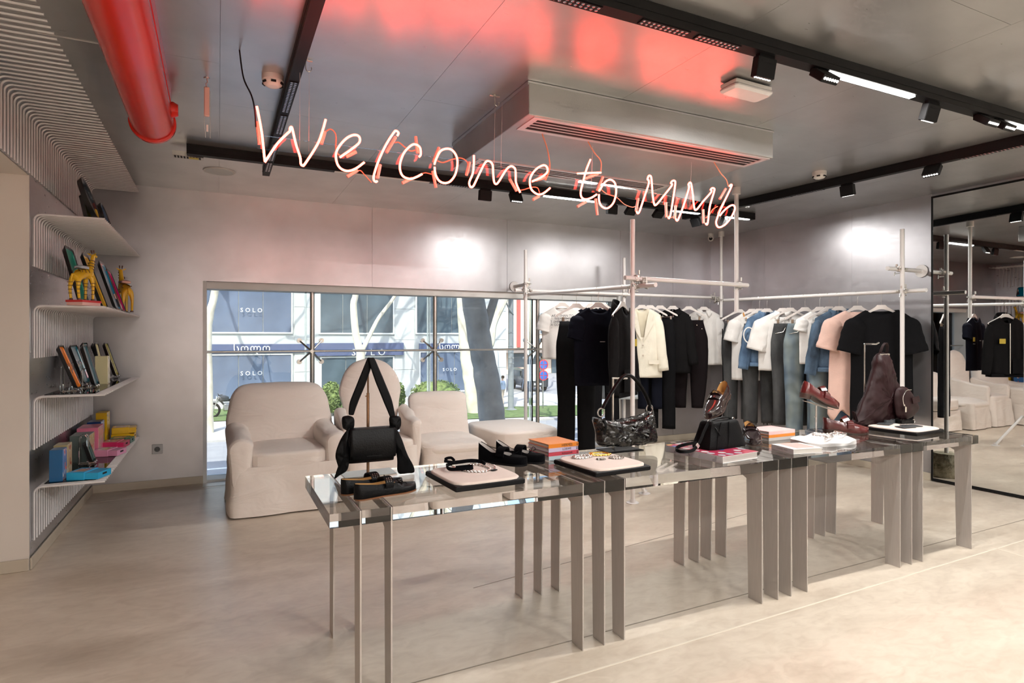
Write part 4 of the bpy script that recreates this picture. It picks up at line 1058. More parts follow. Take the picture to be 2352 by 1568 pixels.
    if spots:
        rr_ = random.Random(3)
        for q in range(34):
            f = rr_.random(); s_ = rr_.choice((-1, 1))
            if q < 14: px_, pz_, r = 0.19 + 0.11 * f, 0.62 + 0.34 * f, 0.075 - 0.025 * f
            else: px_, pz_, r = -0.2 + 0.36 * f, 0.5 + 0.1 * rr_.random(), 0.092
            a = rr_.uniform(-1, 1)
            b = B(); b.lathe([(0.0, 0.0), (0.017 * k, 0.0), (0.012 * k, 0.003)], 7, Matrix.Translation((px_ * k, s_ * r * k * 0.93, bh + pz_ * k)) @ Matrix.Rotation(-s_ * PI / 2, 4, 'X')); b.build('spot', M_BR, t)
    b = B(); soft_box(b, -0.12 * k, 0.10 * k, -0.10 * k, 0.10 * k, bh + .665 * k, bh + .72 * k, 0.012 * k, 0.02 * k); b.build('saddle', flat('saddle_grey', (0.45, 0.5, 0.56), 0.4) if stripes else flat('saddle_pink', (0.8, 0.45, 0.36), 0.4), t)
    return t
beast('yellow striped long-necked animal figurine on a red and pink plinth', -0.722, 4.355, 1.487, 0.28, 1.05, True, True, False)
beast('smaller yellow spotted giraffe figurine near the wall corner', -0.655, 5.62, 1.487, 0.34, PI * 0.62, False, False, True)

# ================================================================== the street outside
GZ = -2.7
M_ROAD = mat('asphalt', (0.34, 0.34, 0.35), 0.9, var=0.08, scale=2)
M_PAVE = mat('pavement', (0.5, 0.485, 0.46), 0.9, var=0.07, scale=1.5)
M_KERB = mat('kerb_stone', (0.5, 0.49, 0.47), 0.9)
b = B(); b.box(-60, 90, YB + 0.31, 120, GZ - 0.3, GZ - 0.02); struct('ground', b, M_ROAD, smooth=0)
b = B(); b.box(-60, 90, YB + 0.32, 17.5, GZ - 0.02, GZ + 0.02); struct('pavement_near', b, M_PAVE, smooth=0)
b = B(); b.box(-60, 21.5, 26.5, 40.9, GZ - 0.02, GZ); struct('pavement_far', b, M_PAVE, smooth=0)
b = B(); b.box(-60, 21.5, 26.3, 26.5, GZ - 0.02, GZ + 0.06); struct('kerb', b, M_KERB, smooth=0)
M_GRASS = mat('lawn', (0.13, 0.19, 0.065), 0.95, var=0.3, scale=3, bump=0.5, bscale=30)
def lawn(lb, x0, x1, y0, y1, slope=0.0):
    b = B()
    def fn(u, v):
        x = x0 + (x1 - x0) * u
        return (x, y0 + (y1 - y0) * v + slope * (x - x0), GZ + 0.03 + 0.05 * math.sin(PI * v) + 0.03 * nz(x * 2, v * 9, 1))
    b.grid(fn, 40, 12)
    o = b.build('lawn', M_GRASS, None); tag(o, lb, 'grass', kind='stuff')
lawn('strip of sunlit lawn in front of the facade across the street', -12, 9.5, 32.6, 38.2)
lawn('strip of sunlit lawn around the lamp post', 10.5, 21, 28.2, 33.0, -0.2)
b = B()
for k in range(7): b.box(16.5 + k * 1.5, 17.3 + k * 1.5, 34.5, 39.0, GZ - 0.019, GZ - 0.012)
z = b.build('crosswalk', flat('road_marking', (0.85, 0.85, 0.82), 0.7), None, smooth=0); tag(z, 'white zebra crossing on the street corner', 'road marking')
b = B(); b.box(-20, 20, 20.8, 21.0, GZ - 0.019, GZ - 0.012); tag(b.build('lane_line', flat('road_marking', (0.85, 0.85, 0.82), 0.7), None, smooth=0), 'white lane line along the road', 'road marking')

M_CONC = mat('facade_concrete', (0.52, 0.54, 0.53), 0.85, var=0.08, scale=0.7)
M_FGLASS = mat('facade_glass_blue', (0.13, 0.165, 0.235), 0.12, var=0.2, scale=0.5, spec=0.8)
M_FGLASS2 = mat('facade_glass_dark', (0.09, 0.12, 0.14), 0.1, var=0.3, scale=0.8, spec=0.8)
M_BAND = mat('fascia_blue', (0.085, 0.11, 0.21), 0.5)
M_FFRAME = flat('facade_frame_white', (0.8, 0.8, 0.78), 0.5)
M_WOODF = mat('wood_slat', (0.42, 0.27, 0.17), 0.6)
FY = 41.0
bd = thing('building', 'grey concrete building with blue-tinted shop windows across the street', 'building', (8.0, FY, GZ))
b = B(); b.box(-14, 19.3, FY, FY + 10, GZ, 14.0); b.build('wall', M_CONC, bd, world=True, smooth=0)
for (x0, x1) in ((-1.6, 0), (4.39, 5.62), (10.84, 12.28), (16.4, 19.3)):
    for z0, z1 in ((GZ, -0.85), (-0.83, 1.2), (1.22, 3.3), (3.32, 6.0)):
        if x0 < 0: continue
        b = B(); b.box(x0 + 0.02, x1 - 0.02, FY - 0.06, FY, z0, z1); b.build('cladding_panel', M_CONC, bd, world=True, smooth=0)
def shopfront(x0, x1, z0, z1, divs, m, name='window'):
    b = B(); f = 0.09
    b.box(x0, x1, FY - 0.10, FY - 0.002, z0, z0 + f); b.box(x0, x1, FY - 0.10, FY - 0.002, z1 - f, z1); b.box(x0, x0 + f, FY - 0.10, FY - 0.002, z0 + f, z1 - f); b.box(x1 - f, x1, FY - 0.10, FY - 0.002, z0 + f, z1 - f)
    w = b.build(name, M_FFRAME, bd, world=True, smooth=0)
    xs_ = [x0 + f] + list(divs) + [x1 - f]
    for i in range(len(xs_) - 1):
        p = B(); p.box(xs_[i] + 0.02, xs_[i + 1] - 0.02, FY - 0.05, FY - 0.02, z0 + f, z1 - f)
        o = p.build('pane', m, w, smooth=0)
        o.data.transform(Matrix.Translation(-Vector(bd.location)))
    return w
shopfront(-1.9, 4.29, 1.6, 5.6, (-0.4, 1.15, 2.54), M_FGLASS)
shopfront(5.9, 10.84, 1.58, 5.6, (7.4, 9.0), M_FGLASS2)
shopfront(12.34, 16.3, 1.6, 5.6, (13.6, 15.0), M_FGLASS2)
shopfront(-1.9, 4.29, -2.45, 0.36, (-0.4, 1.15, 2.54), M_FGLASS)
shopfront(5.97, 10.84, -2.5, 0.12, (7.6, 9.2), M_FGLASS2)
shopfront(12.6, 16.2, -2.5, 0.42, (14.0, 15.2), M_FGLASS)
b = B(); b.box(-1.9, 5.62, FY - 0.16, FY, 0.40, 0.95); b.build('fascia', M_BAND, bd, world=True, smooth=0)
b = B(); b.box(5.64, 11.45, FY - 0.24, FY, 0.17, 1.0); b.build('fascia', M_BAND, bd, world=True, smooth=0)
b = B(); b.box(12.6, 16.3, FY - 0.16, FY, 0.45, 0.95); b.build('fascia', M_BAND, bd, world=True, smooth=0)
for x in (10.2, 10.45, 13.1, 13.4, 15.4, 15.7):
    b = B(); b.box(x, x + 0.14, FY - 0.012, FY - 0.003, 1.7, 4.2); b.build('wood_slat', M_WOODF, bd, world=True, smooth=0)
M_LET = flat('sign_white', (0.88, 0.88, 0.86), 0.5)
def sign(body, x, z, size, sp=1.3): text_part('lettering', body, size, M_LET, bd, (x - 8.0, -0.26, z - GZ), (PI / 2, 0, 0), 0.01, space=sp)
sign('\u10e1\u10dd\u10da\u10dd', 1.9, 0.68, 0.62, 1.1); sign('\u10e1\u10dd\u10da\u10dd', 15.0, 0.70, 0.60, 1.1)
sign('SOLO', 1.87, 3.03, 0.36, 1.6); sign('SOLO', 1.87, -0.85, 0.36, 1.6); sign('SOLO', 9.06, 0.36, 0.62, 1.7); sign('SOLO', 14.77, -0.90, 0.30, 1.6)

# pale corner house further down the side street
M_PEACH = mat('peach_render', (0.85, 0.66, 0.5), 0.85, var=0.05, scale=0.5)
ph = thing('building', 'sunlit peach-coloured house beyond the street corner', 'building', (38, 62, GZ))
b = B(); b.box(24.0, 60, 62, 70, GZ, 16); b.build('wall', M_PEACH, ph, world=True, smooth=0)
M_ROOFB = mat('brown_awning', (0.3, 0.25, 0.22), 0.8)
b = B(); b.box(24.0, 60, 60.6, 62, -0.3, 0.2); b.build('shop_awning', M_ROOFB, ph, world=True, smooth=0)
b = B(); b.box(30.5, 30.9, 61.8, 62, 0.3, 16); b.build('red_downpipe', flat('downpipe_red', (0.5, 0.12, 0.1), 0.6), ph, world=True, smooth=0)
for x in (33.4, 36.4, 40.0):
    for z0, z1 in ((1.8, 4.3), (6.2, 8.6)):
        b = B(); b.box(x, x + 1.3, 61.9, 61.99, z0, z1); w = b.build('window', flat('shutter_grey', (0.42, 0.43, 0.44), 0.6), ph, world=True, smooth=0)
        b = B(); b.box(x + 0.12, x + 1.18, 61.86, 61.9, z0 + 0.12, z1 - 0.12); p = b.build('pane', M_FGLASS2, w, smooth=0); p.data.transform(Matrix.Translation(-Vector(ph.location)))
for x0, x1 in ((25, 28.4), (29.6, 34), (35, 39)):
    b = B(); b.box(x0, x1, 61.9, 61.99, GZ, -0.4); b.build('shop_window', M_FGLASS2, ph, world=True, smooth=0)

# plane trees
M_BARKL = mat('plane_bark_pale', (0.72, 0.66, 0.52), 0.9, var=0.22, scale=2.2, bump=0.5, bscale=6)
M_BARKD = mat('plane_bark_grey', (0.33, 0.31, 0.28), 0.9, var=0.28, scale=2.0, bump=0.6, bscale=7)
def tree(lb, main, r0, r1, limbs, m, seed, twigs=14):
    R_ = random.Random(seed)
    t = thing('plane_tree', lb, 'tree', (main[0][0], main[0][1], GZ), 0, 'plane trees along the street')
    pts = spline(main, 5); n = len(pts)
    b = B(); b.tube([p + Vector((0.03 * r0 * R_.uniform(-1, 1), 0.03 * r0 * R_.uniform(-1, 1), 0)) for p in pts], [(r0 + (r1 - r0) * k / (n - 1)) * (1 + 0.04 * R_.uniform(-1, 1)) for k in range(n)], 14); b.build('trunk', m, t, world=True)
    tips = []
    for P, a, e in limbs:
        q = spline(P, 5); b = B(); b.tube(q, [a + (e - a) * k / (len(q) - 1) for k in range(len(q))], 9); b.build('branch', m, t, world=True); tips.append((q[-1], q[-1] - q[-3]))
    for k in range(5):                      # high crown limbs
        a = R_.uniform(0, 2 * PI); o, d = tips[k % len(tips)]
        P = [Vector(o)]
        for q in range(3): P.append(P[-1] + Vector((1.3 * math.cos(a + 0.3 * q), 1.0 * math.sin(a + 0.3 * q), R_.uniform(2.2, 3.6))))
        q = spline(P, 4); b = B(); b.tube(q, [0.16 - 0.09 * i / (len(q) - 1) for i in range(len(q))], 7); b.build('branch', m, t, world=True); tips.append((q[-1], q[-1] - q[-3])); tips.append((q[5], q[6] - q[5]))
    for k in range(twigs):
        o, d = R_.choice(tips); d = Vector(d).normalized()
        p = [Vector(o)]; d2 = (d + Vector((R_.uniform(-.9, .9), R_.uniform(-.9, .9), R_.uniform(-.2, .7)))).normalized(); L_ = R_.uniform(1.8, 4.2)
        for s_ in range(4): p.append(p[-1] + d2 * L_ / 4 + Vector((R_.uniform(-.2, .2), R_.uniform(-.2, .2), R_.uniform(-.1, .2))))
        b = B(); b.tube(p, [0.085, 0.065, 0.05, 0.035, 0.015], 5); b.build('twig', m, t, world=True)
        if k % 2 == 0: tips.append((p[-1], p[-1] - p[-2]))
tree('big grey leaning plane tree trunk close outside the window', [(6.50, 14.2, GZ), (6.31, 14.2, -1.0), (6.19, 14.2, 0), (5.99, 14.2, 1.05), (5.75, 14.2, 2.36), (5.4, 14.3, 4.2), (5.0, 14.5, 6.5)], 0.37, 0.24,
     [([(6.02, 14.2, 1.3), (6.5, 14.3, 2.6), (7.2, 14.5, 4.2), (8.0, 14.5, 6.5)], 0.12, 0.07), ([(5.0, 14.5, 6.4), (4.2, 14.8, 8.5), (3.5, 15, 11)], 0.24, 0.1), ([(5.0, 14.5, 6.4), (5.8, 14.6, 9), (6.0, 15, 12)], 0.22, 0.1)], M_BARKD, 3, 20)
tree('sunlit pale plane tree standing behind the big leaning trunk', [(12.25, 30, GZ), (12.0, 30, -1.07), (11.75, 30, 0.6), (11.62, 30, 1.8), (11.48, 30, 3.97), (11.2, 30, 7)], 0.36, 0.20,
     [([(11.9, 30, -0.6), (12.6, 30, 0.4), (13.15, 30, 1.0), (13.33, 30, 2.05), (13.8, 30, 3.0), (14.4, 30, 4.1), (15.2, 30, 6)], 0.28, 0.16), ([(13.3, 30, 1.5), (13.4, 30, 2.87), (13.5, 30, 4.2), (13.2, 30, 7)], 0.18, 0.10), ([(11.2, 30, 7), (10, 29.5, 10), (9, 29, 12)], 0.18, 0.07)], M_BARKL, 5, 70)
tree('sunlit plane tree forking behind the oval-backed armchair', [(6.05, 29, GZ), (6.06, 29, -1.0), (6.08, 29, 0.7)], 0.24, 0.20,
     [([(6.07, 29, 0.6), (5.85, 29, 1.5), (5.74, 29, 2.87), (5.84, 29, 3.7), (5.6, 29, 7), (5.0, 29, 10)], 0.19, 0.10), ([(6.1, 29, 0.65), (6.5, 29, 1.45), (6.93, 29, 2.28), (7.56, 29, 3.13), (8.2, 29, 4.2), (9.4, 29, 7)], 0.11, 0.06)], M_BARKL, 8, 80)
tree('pale plane tree cut by the left edge of the window', [(-0.36, 29, GZ), (-0.38, 29, -0.42), (-0.40, 29, 1.43), (-0.30, 29, 2.36), (-0.08, 29, 3.44), (0.3, 29, 6.5)], 0.22, 0.13,
     [([(0.3, 29, 6.4), (1.2, 28.6, 9), (2.5, 28, 12)], 0.13, 0.06), ([(-0.2, 29, 5), (-1.6, 29, 8), (-2.5, 29, 11)], 0.13, 0.05)], M_BARKL, 12, 80)

# clipped bushes
M_LEAF = mat('box_leaf', (0.15, 0.20, 0.06), 0.8, var=0.5, scale=4)
def bush(lb, x, y, rx, ry, h, seed):
    R_ = random.Random(seed)
    t = thing('bush', lb, 'bush', (x, y, GZ), 0, 'clipped bushes across the street')
    b = B(); b.tube([(0, 0, 0), (0, 0, h * 0.4)], 0.07, 6); b.build('stem', M_BARKD, t)
    b = B()
    for k in range(900):
        a = R_.uniform(0, 2 * PI); c = R_.uniform(-0.75, 1); s_ = math.sqrt(1 - c * c); f = R_.uniform(0.82, 1.04)
        p = Vector((rx * s_ * math.cos(a) * f, ry * s_ * math.sin(a) * f, h * 0.5 + h * 0.5 * c * f))
        u = Vector((R_.uniform(-1, 1), R_.uniform(-1, 1), R_.uniform(-1, 1))).normalized(); w = u.orthogonal().normalized(); q = 0.085
        b.add([p - u * q, p + w * q * 0.6, p + u * q, p - w * q * 0.6], [(0, 1, 2, 3)])
    b.lathe([(rx * 0.25, h * 0.1), (rx * 0.8, h * 0.35), (rx * 0.86, h * 0.6), (rx * 0.5, h * 0.9), (0.02, h * 0.96)], 14)
    b.build('foliage', M_LEAF, t, smooth=0)
bush('round green bush just right of the broad armchair back', 5.3, 32.4, 0.55, 0.5, 1.75, 1)
bush('round green bush just right of the oval chair back', 8.75, 32.7, 0.5, 0.5, 1.7, 2)
bush('wide green bush seen over the square-backed chair', 12.2, 36.2, 1.55, 0.9, 1.4, 4)

# street lamp, signs
M_POST = mat('lamp_post_grey', (0.22, 0.24, 0.25), 0.5, var=0.1)
t = thing('lamp_post', 'tall grey lamp post with banded shaft on the lawn', 'lamp post', (14.6, 30.4, GZ))
b = B(); b.lathe([(0.34, 0), (0.34, 0.08), (0.2, 0.12), (0.165, 0.2), (0.15, 4.2), (0.15, 9.0)], 16); b.build('shaft', M_POST, t)
b = B()
for z_ in (3.2, 3.55, 2.9, 2.6, 4.3): b.lathe([(0.162, z_), (0.168, z_ + 0.02), (0.162, z_ + 0.05)], 16)
b.build('bands', M_STEEL, t)
b = B(); b.tube(spline([(0.1, -0.15, 5.3), (-0.25, -0.2, 5.7), (-0.55, -0.25, 6.3), (-0.95, -0.3, 6.45)], 5), 0.04, 7); b.build('lamp_arm', M_POST, t)
b = B(); soft_box(b, -1.35, -0.85, -0.42, -0.2, 6.38, 6.5, 0.04); b.build('lamp_head', M_STEEL, t)
t = thing('road_sign', 'sign post with triangular and square plates seen from behind', 'road sign', (16.95, 32.5, GZ))
b = B(); b.tube([(0, 0, 0), (0, 0, 3.6)], 0.035, 8); b.build('post', M_STEEL, t)
M_SIGN = flat('sign_back_grey', (0.72, 0.74, 0.75), 0.4)
b = B(); b.prism([(-0.48, 3.45), (0.48, 3.45), (0.0, 2.6)], -0.07, -0.05); b.build('triangle_plate', M_SIGN, t, smooth=0)
b = B(); b.prism(rounded_rect(-0.5, 0.5, 1.45, 2.45, 0.06), -0.07, -0.05); b.build('square_plate', M_SIGN, t, smooth=0)
t = thing('road_sign', 'round no-parking sign in blue and red on a thin post', 'road sign', (16.51, 30.2, GZ))
b = B(); b.tube([(0, 0, 0), (0, 0, 2.9)], 0.035, 8); b.build('post', M_STEEL, t)
for z_ in (2.52, 1.92):
    b = B(); b.lathe([(0.0, 0), (0.29, 0), (0.29, 0.02), (0.0, 0.02)], 24, Matrix.Translation((0, -0.05, z_)) @ Matrix.Rotation(PI / 2, 4, 'X')); p = b.build('red_disc', flat('sign_red', (0.7, 0.05, 0.06), 0.4), t, smooth=0)
    for a0 in (0.12, PI / 2 + 0.12, PI + 0.12, 1.5 * PI + 0.12):
        arc = [(0.02 * math.cos(a0 + PI / 4 - 0.12), 0.02 * math.sin(a0 + PI / 4 - 0.12))] + [(0.235 * math.cos(a0 + (PI / 2 - 0.24) * k / 6), 0.235 * math.sin(a0 + (PI / 2 - 0.24) * k / 6)) for k in range(7)]
        b = B(); b.prism(arc, -0.085, -0.071, Matrix.Translation((0, 0, z_))); b.build('blue_field', flat('sign_blue', (0.03, 0.15, 0.55), 0.4), p, smooth=0)

# parked motorcycle
t = thing('motorcycle', 'dark parked motorcycle at the left edge of the window view', 'motorcycle', (0.45, 34.2, GZ), 0.25)
M_MOTO = flat('moto_dark', (0.05, 0.055, 0.06), 0.35)
for x, r in ((-0.72, 0.34), (0.72, 0.33)):
    b = B(); b.tube([(x + r * math.cos(a), 0, r + 0.06 + r * math.sin(a)) for a in [2 * PI * k / 26 for k in range(26)]], 0.06, 7, closed=True); w = b.build('wheel', M_BLACKP, t)
    b = B()
    for k in range(8):
        a = k * PI / 4; b.tube([(x, 0, r + 0.06), (x + r * 0.9 * math.cos(a), 0, r + 0.06 + r * 0.9 * math.sin(a))], 0.012, 4)
    b.lathe([(0.06, -0.05), (0.06, 0.05)], 10, Matrix.Translation((x, 0, r + 0.06)) @ Matrix.Rotation(PI / 2, 4, 'X')); b.build('spokes', M_STEEL, w)
b = B()
for s_ in (-.08, .08): b.tube([(-0.72, s_, 0.4), (-0.40, s_, 1.08)], 0.03, 6)
b.build('fork', M_STEEL, t)
b = B(); b.tube([(-0.42, 0, 0.95), (0.0, 0, 0.45), (0.35, 0, 0.5), (0.72, 0, 0.4)], 0.045, 6); b.tube([(-0.4, 0, 0.98), (0.35, 0, 0.85), (0.35, 0, 0.5)], 0.04, 6); b.build('frame', M_MOTO, t)
b = B(); soft_box(b, -0.42, 0.05, -0.15, 0.15, 0.82, 1.08, 0.08, 0.04); b.build('fuel_tank', M_MOTO, t)
b = B(); soft_box(b, 0.0, 0.85, -0.13, 0.13, 0.82, 0.93, 0.04); b.build('saddle', M_BLACKP, t)
b = B(); soft_box(b, -0.2, 0.25, -0.16, 0.16, 0.32, 0.72, 0.06); b.build('engine', M_STEEL, t)
b = B(); b.tube([(-0.35, -0.38, 1.18), (-0.42, 0, 1.12), (-0.35, 0.38, 1.18)], 0.022, 6); b.build('handlebar', M_BLACKP, t)
b = B(); b.lathe([(0.02, -0.08), (0.1, 0), (0.1, 0.03)], 12, Matrix.Translation((-0.5, 0, 1.02)) @ Matrix.Rotation(-PI / 2, 4, 'Y')); b.build('headlight', M_CHROME, t)

# parked car
t = thing('parked_car', 'dark off-road car parked at the street corner behind the lamp post', 'car', (21.9, 42.5, GZ), 1.45)
M_CAR = flat('car_dark', (0.04, 0.045, 0.05), 0.2, coat=0.5)
rings = []
for x, zt, hw in ((-2.1, 0.75, 0.8), (-2.05, 1.0, 0.86), (-1.0, 1.05, 0.9), (-0.5, 1.65, 0.78), (0.3, 1.72, 0.78), (1.6, 1.68, 0.78), (2.0, 1.1, 0.86), (2.1, 0.8, 0.82)):
    rings.append([(x, -hw, 0.35), (x, hw, 0.35), (x, hw + 0.02, min(zt, 1.0)), (x, hw * 0.9, zt), (x, -hw * 0.9, zt), (x, -hw - 0.02, min(zt, 1.0))])
b = B(); b.loft(rings); b.build('body', M_CAR, t)
b = B(); b.box(-0.35, 1.5, -0.83, -0.79, 1.08, 1.52); b.box(-0.35, 1.5, 0.79, 0.83, 1.08, 1.52); b.build('side_windows', M_FGLASS2, t, smooth=0)
b = B(); b.box(2.02, 2.06, -0.6, 0.6, 1.1, 1.5); b.build('rear_window', M_FGLASS2, t, smooth=0)
b = B(); b.box(-2.13, -2.09, -0.3, 0.3, 0.5, 0.65); b.build('licence_plate', M_SIGN, t, smooth=0)
for x in (-1.35, 1.3):
    for s_ in (-.8, .8):
        b = B(); b.lathe([(0.36, -0.12), (0.38, -0.08), (0.38, 0.08), (0.36, 0.12)], 18, Matrix.Translation((x, s_, 0.38)) @ Matrix.Rotation(PI / 2, 4, 'X')); b.build('wheel', M_BLACKP, t)

# two passers-by
def person(lb, x, y, rz, shirt, trousers, skin_c, hair_c, stride=0.14):
    t = thing('person', lb, 'person', (x, y, GZ), rz)
    V = [(0, 0, .95), (0, 0, 1.15), (0, 0, 1.38), (0, 0, 1.47), (0, 0.01, 1.56), (0, 0.01, 1.68),
         (.09, 0, .9), (.10, stride * .5, .5), (.10, stride, .09), (.10, stride + .16, .05), (-.09, 0, .9), (-.10, -stride * .4, .5), (-.10, -stride, .09), (-.10, -stride + .16, .05),
         (.17, 0, 1.40), (.24, -.03, 1.14), (.25, .04, .90), (-.17, 0, 1.40), (-.24, .03, 1.14), (-.25, .10, .92),
         (.25, .07, .82), (-.25, .13, .84)]
    R_ = [.13, .12, .14, .06, .055, .085, .085, .055, .04, .03, .085, .055, .04, .03, .06, .042, .032, .06, .042, .032, .03, .03]
    Ed = [(0, 1), (1, 2), (2, 3), (3, 4), (4, 5), (0, 6), (6, 7), (7, 8), (8, 9), (0, 10), (10, 11), (11, 12), (12, 13), (2, 14), (14, 15), (15, 16), (2, 17), (17, 18), (18, 19), (16, 20), (19, 21)]
    me = bpy.data.meshes.new('body'); me.from_pydata(V, Ed, [])
    o = bpy.data.objects.new('body', me); COL.objects.link(o); o.parent = t
    o.modifiers.new('skin', 'SKIN'); ss = o.modifiers.new('smooth', 'SUBSURF'); ss.levels = ss.render_levels = 1
    for i, sv in enumerate(me.skin_vertices[0].data): sv.radius = (R_[i], R_[i] * (0.75 if i < 3 else 1))
    me.skin_vertices[0].data[0].use_root = True
    m = bpy.data.materials.new('clothed_' + str(len(bpy.data.materials))); nt, N, L, P = nodes_of(m)
    tc = N.new('ShaderNodeTexCoord'); sx = N.new('ShaderNodeSeparateXYZ'); L.new(tc.outputs['Object'], sx.inputs[0])
    mr = N.new('ShaderNodeMath'); mr.operation = 'MULTIPLY'; mr.inputs[1].default_value = 0.5; L.new(sx.outputs[2], mr.inputs[0])
    cr = N.new('ShaderNodeValToRGB'); cr.color_ramp.interpolation = 'CONSTANT'; el = cr.color_ramp.elements
    el[0].position = 0; el[0].color = (0.05, 0.05, 0.05, 1); el[1].position = 0.045; el[1].color = (*trousers, 1)
    e = el.new(0.475); e.color = (*shirt, 1); e = el.new(0.735); e.color = (*skin_c, 1)
    L.new(mr.outputs[0], cr.inputs[0]); L.new(cr.outputs[0], P.inputs['Base Color']); P.inputs['Roughness'].default_value = 0.8
    me.materials.append(m)
    b = B(); b.lathe([(0.088, 1.62), (0.098, 1.68), (0.09, 1.75), (0.05, 1.785), (0.0, 1.79)], 14, Matrix.Translation((0, -0.015, 0))); b.build('hair', flat('hair_' + lb[:6], hair_c, 0.7), t)
person('passer-by in a light blue shirt and beige trousers left of the lamp post', 15.35, 33.1, 0.5, (0.5, 0.6, 0.78), (0.5, 0.42, 0.34), (0.7, 0.45, 0.35), (0.08, 0.05, 0.03))
person('passer-by in dark clothes behind the thin white pole', 17.2, 33.6, 2.4, (0.12, 0.16, 0.24), (0.12, 0.13, 0.17), (0.6, 0.4, 0.32), (0.04, 0.03, 0.03), 0.05)

# ================================================================== scaffold clothes rack
PR = 0.0185
rack = thing('clothes_rack', 'white scaffold-tube clothes rack with clamped rails around the far corner', 'clothes rack', (4.2, 4.9, 0))
def pole(nm, p, q, r=PR):
    b = B(); b.tube([p, q], r, 16); return b.build(nm, M_RACK, rack, world=True)
P1, P2, P3, P4, P5, P6 = (2.955, 3.93), (4.085, 3.95), (5.60, 5.66), (2.95, 5.78), (4.27, 5.84), (5.528, 3.405)
pole('upright_pole', (*P1, 0.004), (*P1, 2.24)); pole('upright_pole', (*P2, 1.53), (*P2, CZ - 0.002)); pole('upright_pole', (*P3, 1.56), (*P3, CZ - 0.002))
pole('upright_pole', (*P4, 0.004), (*P4, 2.24)); pole('upright_pole', (*P5, 0.004), (*P5, 2.24)); pole('upright_pole', (*P6, 0.20), (*P6, 2.28))
# rails: A along y from near pole to window, B along the back wall, C across the front, D along the right wall
RA0, RA1 = Vector((2.998, 3.70, 1.708)), Vector((2.985, 5.86, 1.772))
RB0, RB1 = Vector((2.84, 5.815, 1.812)), Vector((5.74, 5.80, 1.812))
RC0, RC1 = Vector((2.85, 3.888, 1.772)), Vector((4.17, 3.905, 1.764))
RD0, RD1 = Vector((5.640, 5.80, 1.775)), Vector((5.566, 3.22, 1.722))
for p, q in ((RA0, RA1), (RB0, RB1), (RC0, RC1), (RD0, RD1)): pole('hanging_rail', p, q, 0.0178)
pole('wall_stub', (2.99, 5.78, 1.88), (2.99, YB - 0.004, 1.88)); pole('wall_stub', (5.38, 3.445, 1.925), (XR - 0.006, 3.445, 1.925))
pole('diagonal_brace', (2.945, 3.965, 0.36), (3.22, 4.12, 0.01), 0.015)
for (x, y, z, ax) in ((2.99, YB - 0.006, 1.88, 'X'), (XR - 0.006, 3.445, 1.925, 'Y')):
    b = B(); b.lathe([(0.0, 0), (0.058, 0), (0.058, 0.006), (0.022, 0.008), (0.022, 0.02)], 24, Matrix.Translation((x, y, z)) @ Matrix.Rotation(PI / 2 if ax == 'X' else -PI / 2, 4, ax)); b.build('wall_flange', M_RACK, rack, world=True)
for (x, y) in (P2, P3):
    b = B(); b.lathe([(0.033, -0.062), (0.036, -0.06), (0.036, 0), (0.0, 0)], 24, Matrix.Translation((x, y, CZ - 0.001))); b.build('ceiling_collar', M_RACK, rack, world=True)
for (x, y) in (P1, P4, P5, (3.22, 4.12)):
    b = B(); b.lathe([(0.05, 0), (0.05, 0.004), (0.024, 0.006), (0.022, 0.03)], 20, Matrix.Translation((x, y, 0.0005))); b.build('foot_plate', M_RACK, rack, world=True)
def coupler(c, a1, a2):
    """scaffold clamp joining a tube along a1 to one along a2: two split collars, hinge block, bolts with wing nuts"""
    c, a1, a2 = Vector(c), Vector(a1).normalized(), Vector(a2).normalized()
    n = a1.cross(a2).normalized()
    b = B()
    for a, off in ((a1, -1), (a2, 1)):
        q = a.to_track_quat('Z', 'Y').to_matrix().to_4x4()
        M = Matrix.Translation(c + n * (0.0) * off + a * 0.0) @ q
        b.lathe([(0.019, -0.022), (0.0265, -0.022), (0.0275, -0.016), (0.0275, 0.016), (0.0265, 0.022), (0.019, 0.022)], 12, M)
        side = a.cross(n).normalized() * off
        b.tube([c + side * 0.022 - n * 0.03, c + side * 0.045 - n * 0.03], 0.011, 8)
        b.tube([c + side * 0.03 + n * 0.026, c + side * 0.062 + n * 0.026], 0.009, 8)
    o = b.build('coupler', M_COUPLER, rack, world=True)
    k = B()
    s1 = a1.cross(n).normalized()
    k.tube([c + s1 * 0.038 + n * 0.036, c + s1 * 0.038 - n * 0.05], 0.005, 6); k.tube([c + s1 * 0.022 - n * 0.047, c + s1 * 0.056 - n * 0.053], 0.0065, 6)
    s2 = a2.cross(n).normalized()
    k.tube([c - s2 * 0.036 + n * 0.03, c - s2 * 0.036 - n * 0.048 + a2 * 0.012], 0.005, 6); k.tube([c - s2 * 0.03 - n * 0.044, c - s2 * 0.065 - n * 0.05], 0.006, 6)
    Mi = rack.matrix_basis.inverted(); k.v = [tuple(Mi @ Vector(v)) for v in k.v]
    k.build('clamp_bolts', M_STEEL, o)
X_, Y_, Z_ = (1, 0, 0), (0, 1, 0), (0, 0, 1)
coupler((2.975, 3.90, 1.772), X_, Z_); coupler((2.98, 3.94, 1.712), Y_, Z_); coupler((3.03, 3.89, 1.745), X_, Y_)
coupler((4.085, 3.925, 1.766), X_, Z_); coupler((2.96, 5.79, 1.812), X_, Z_); coupler((2.985, 5.79, 1.77), Y_, Z_); coupler((2.97, 5.78, 1.88), Y_, Z_)
coupler((4.27, 5.825, 1.812), X_, Z_); coupler((5.60, 5.80, 1.812), X_, Z_); coupler((5.62, 5.68, 1.772), Y_, Z_); coupler((5.60, 5.72, 1.79), X_, Y_)
coupler((5.548, 3.405, 1.726), Y_, Z_); coupler((5.528, 3.425, 1.925), X_, Z_)
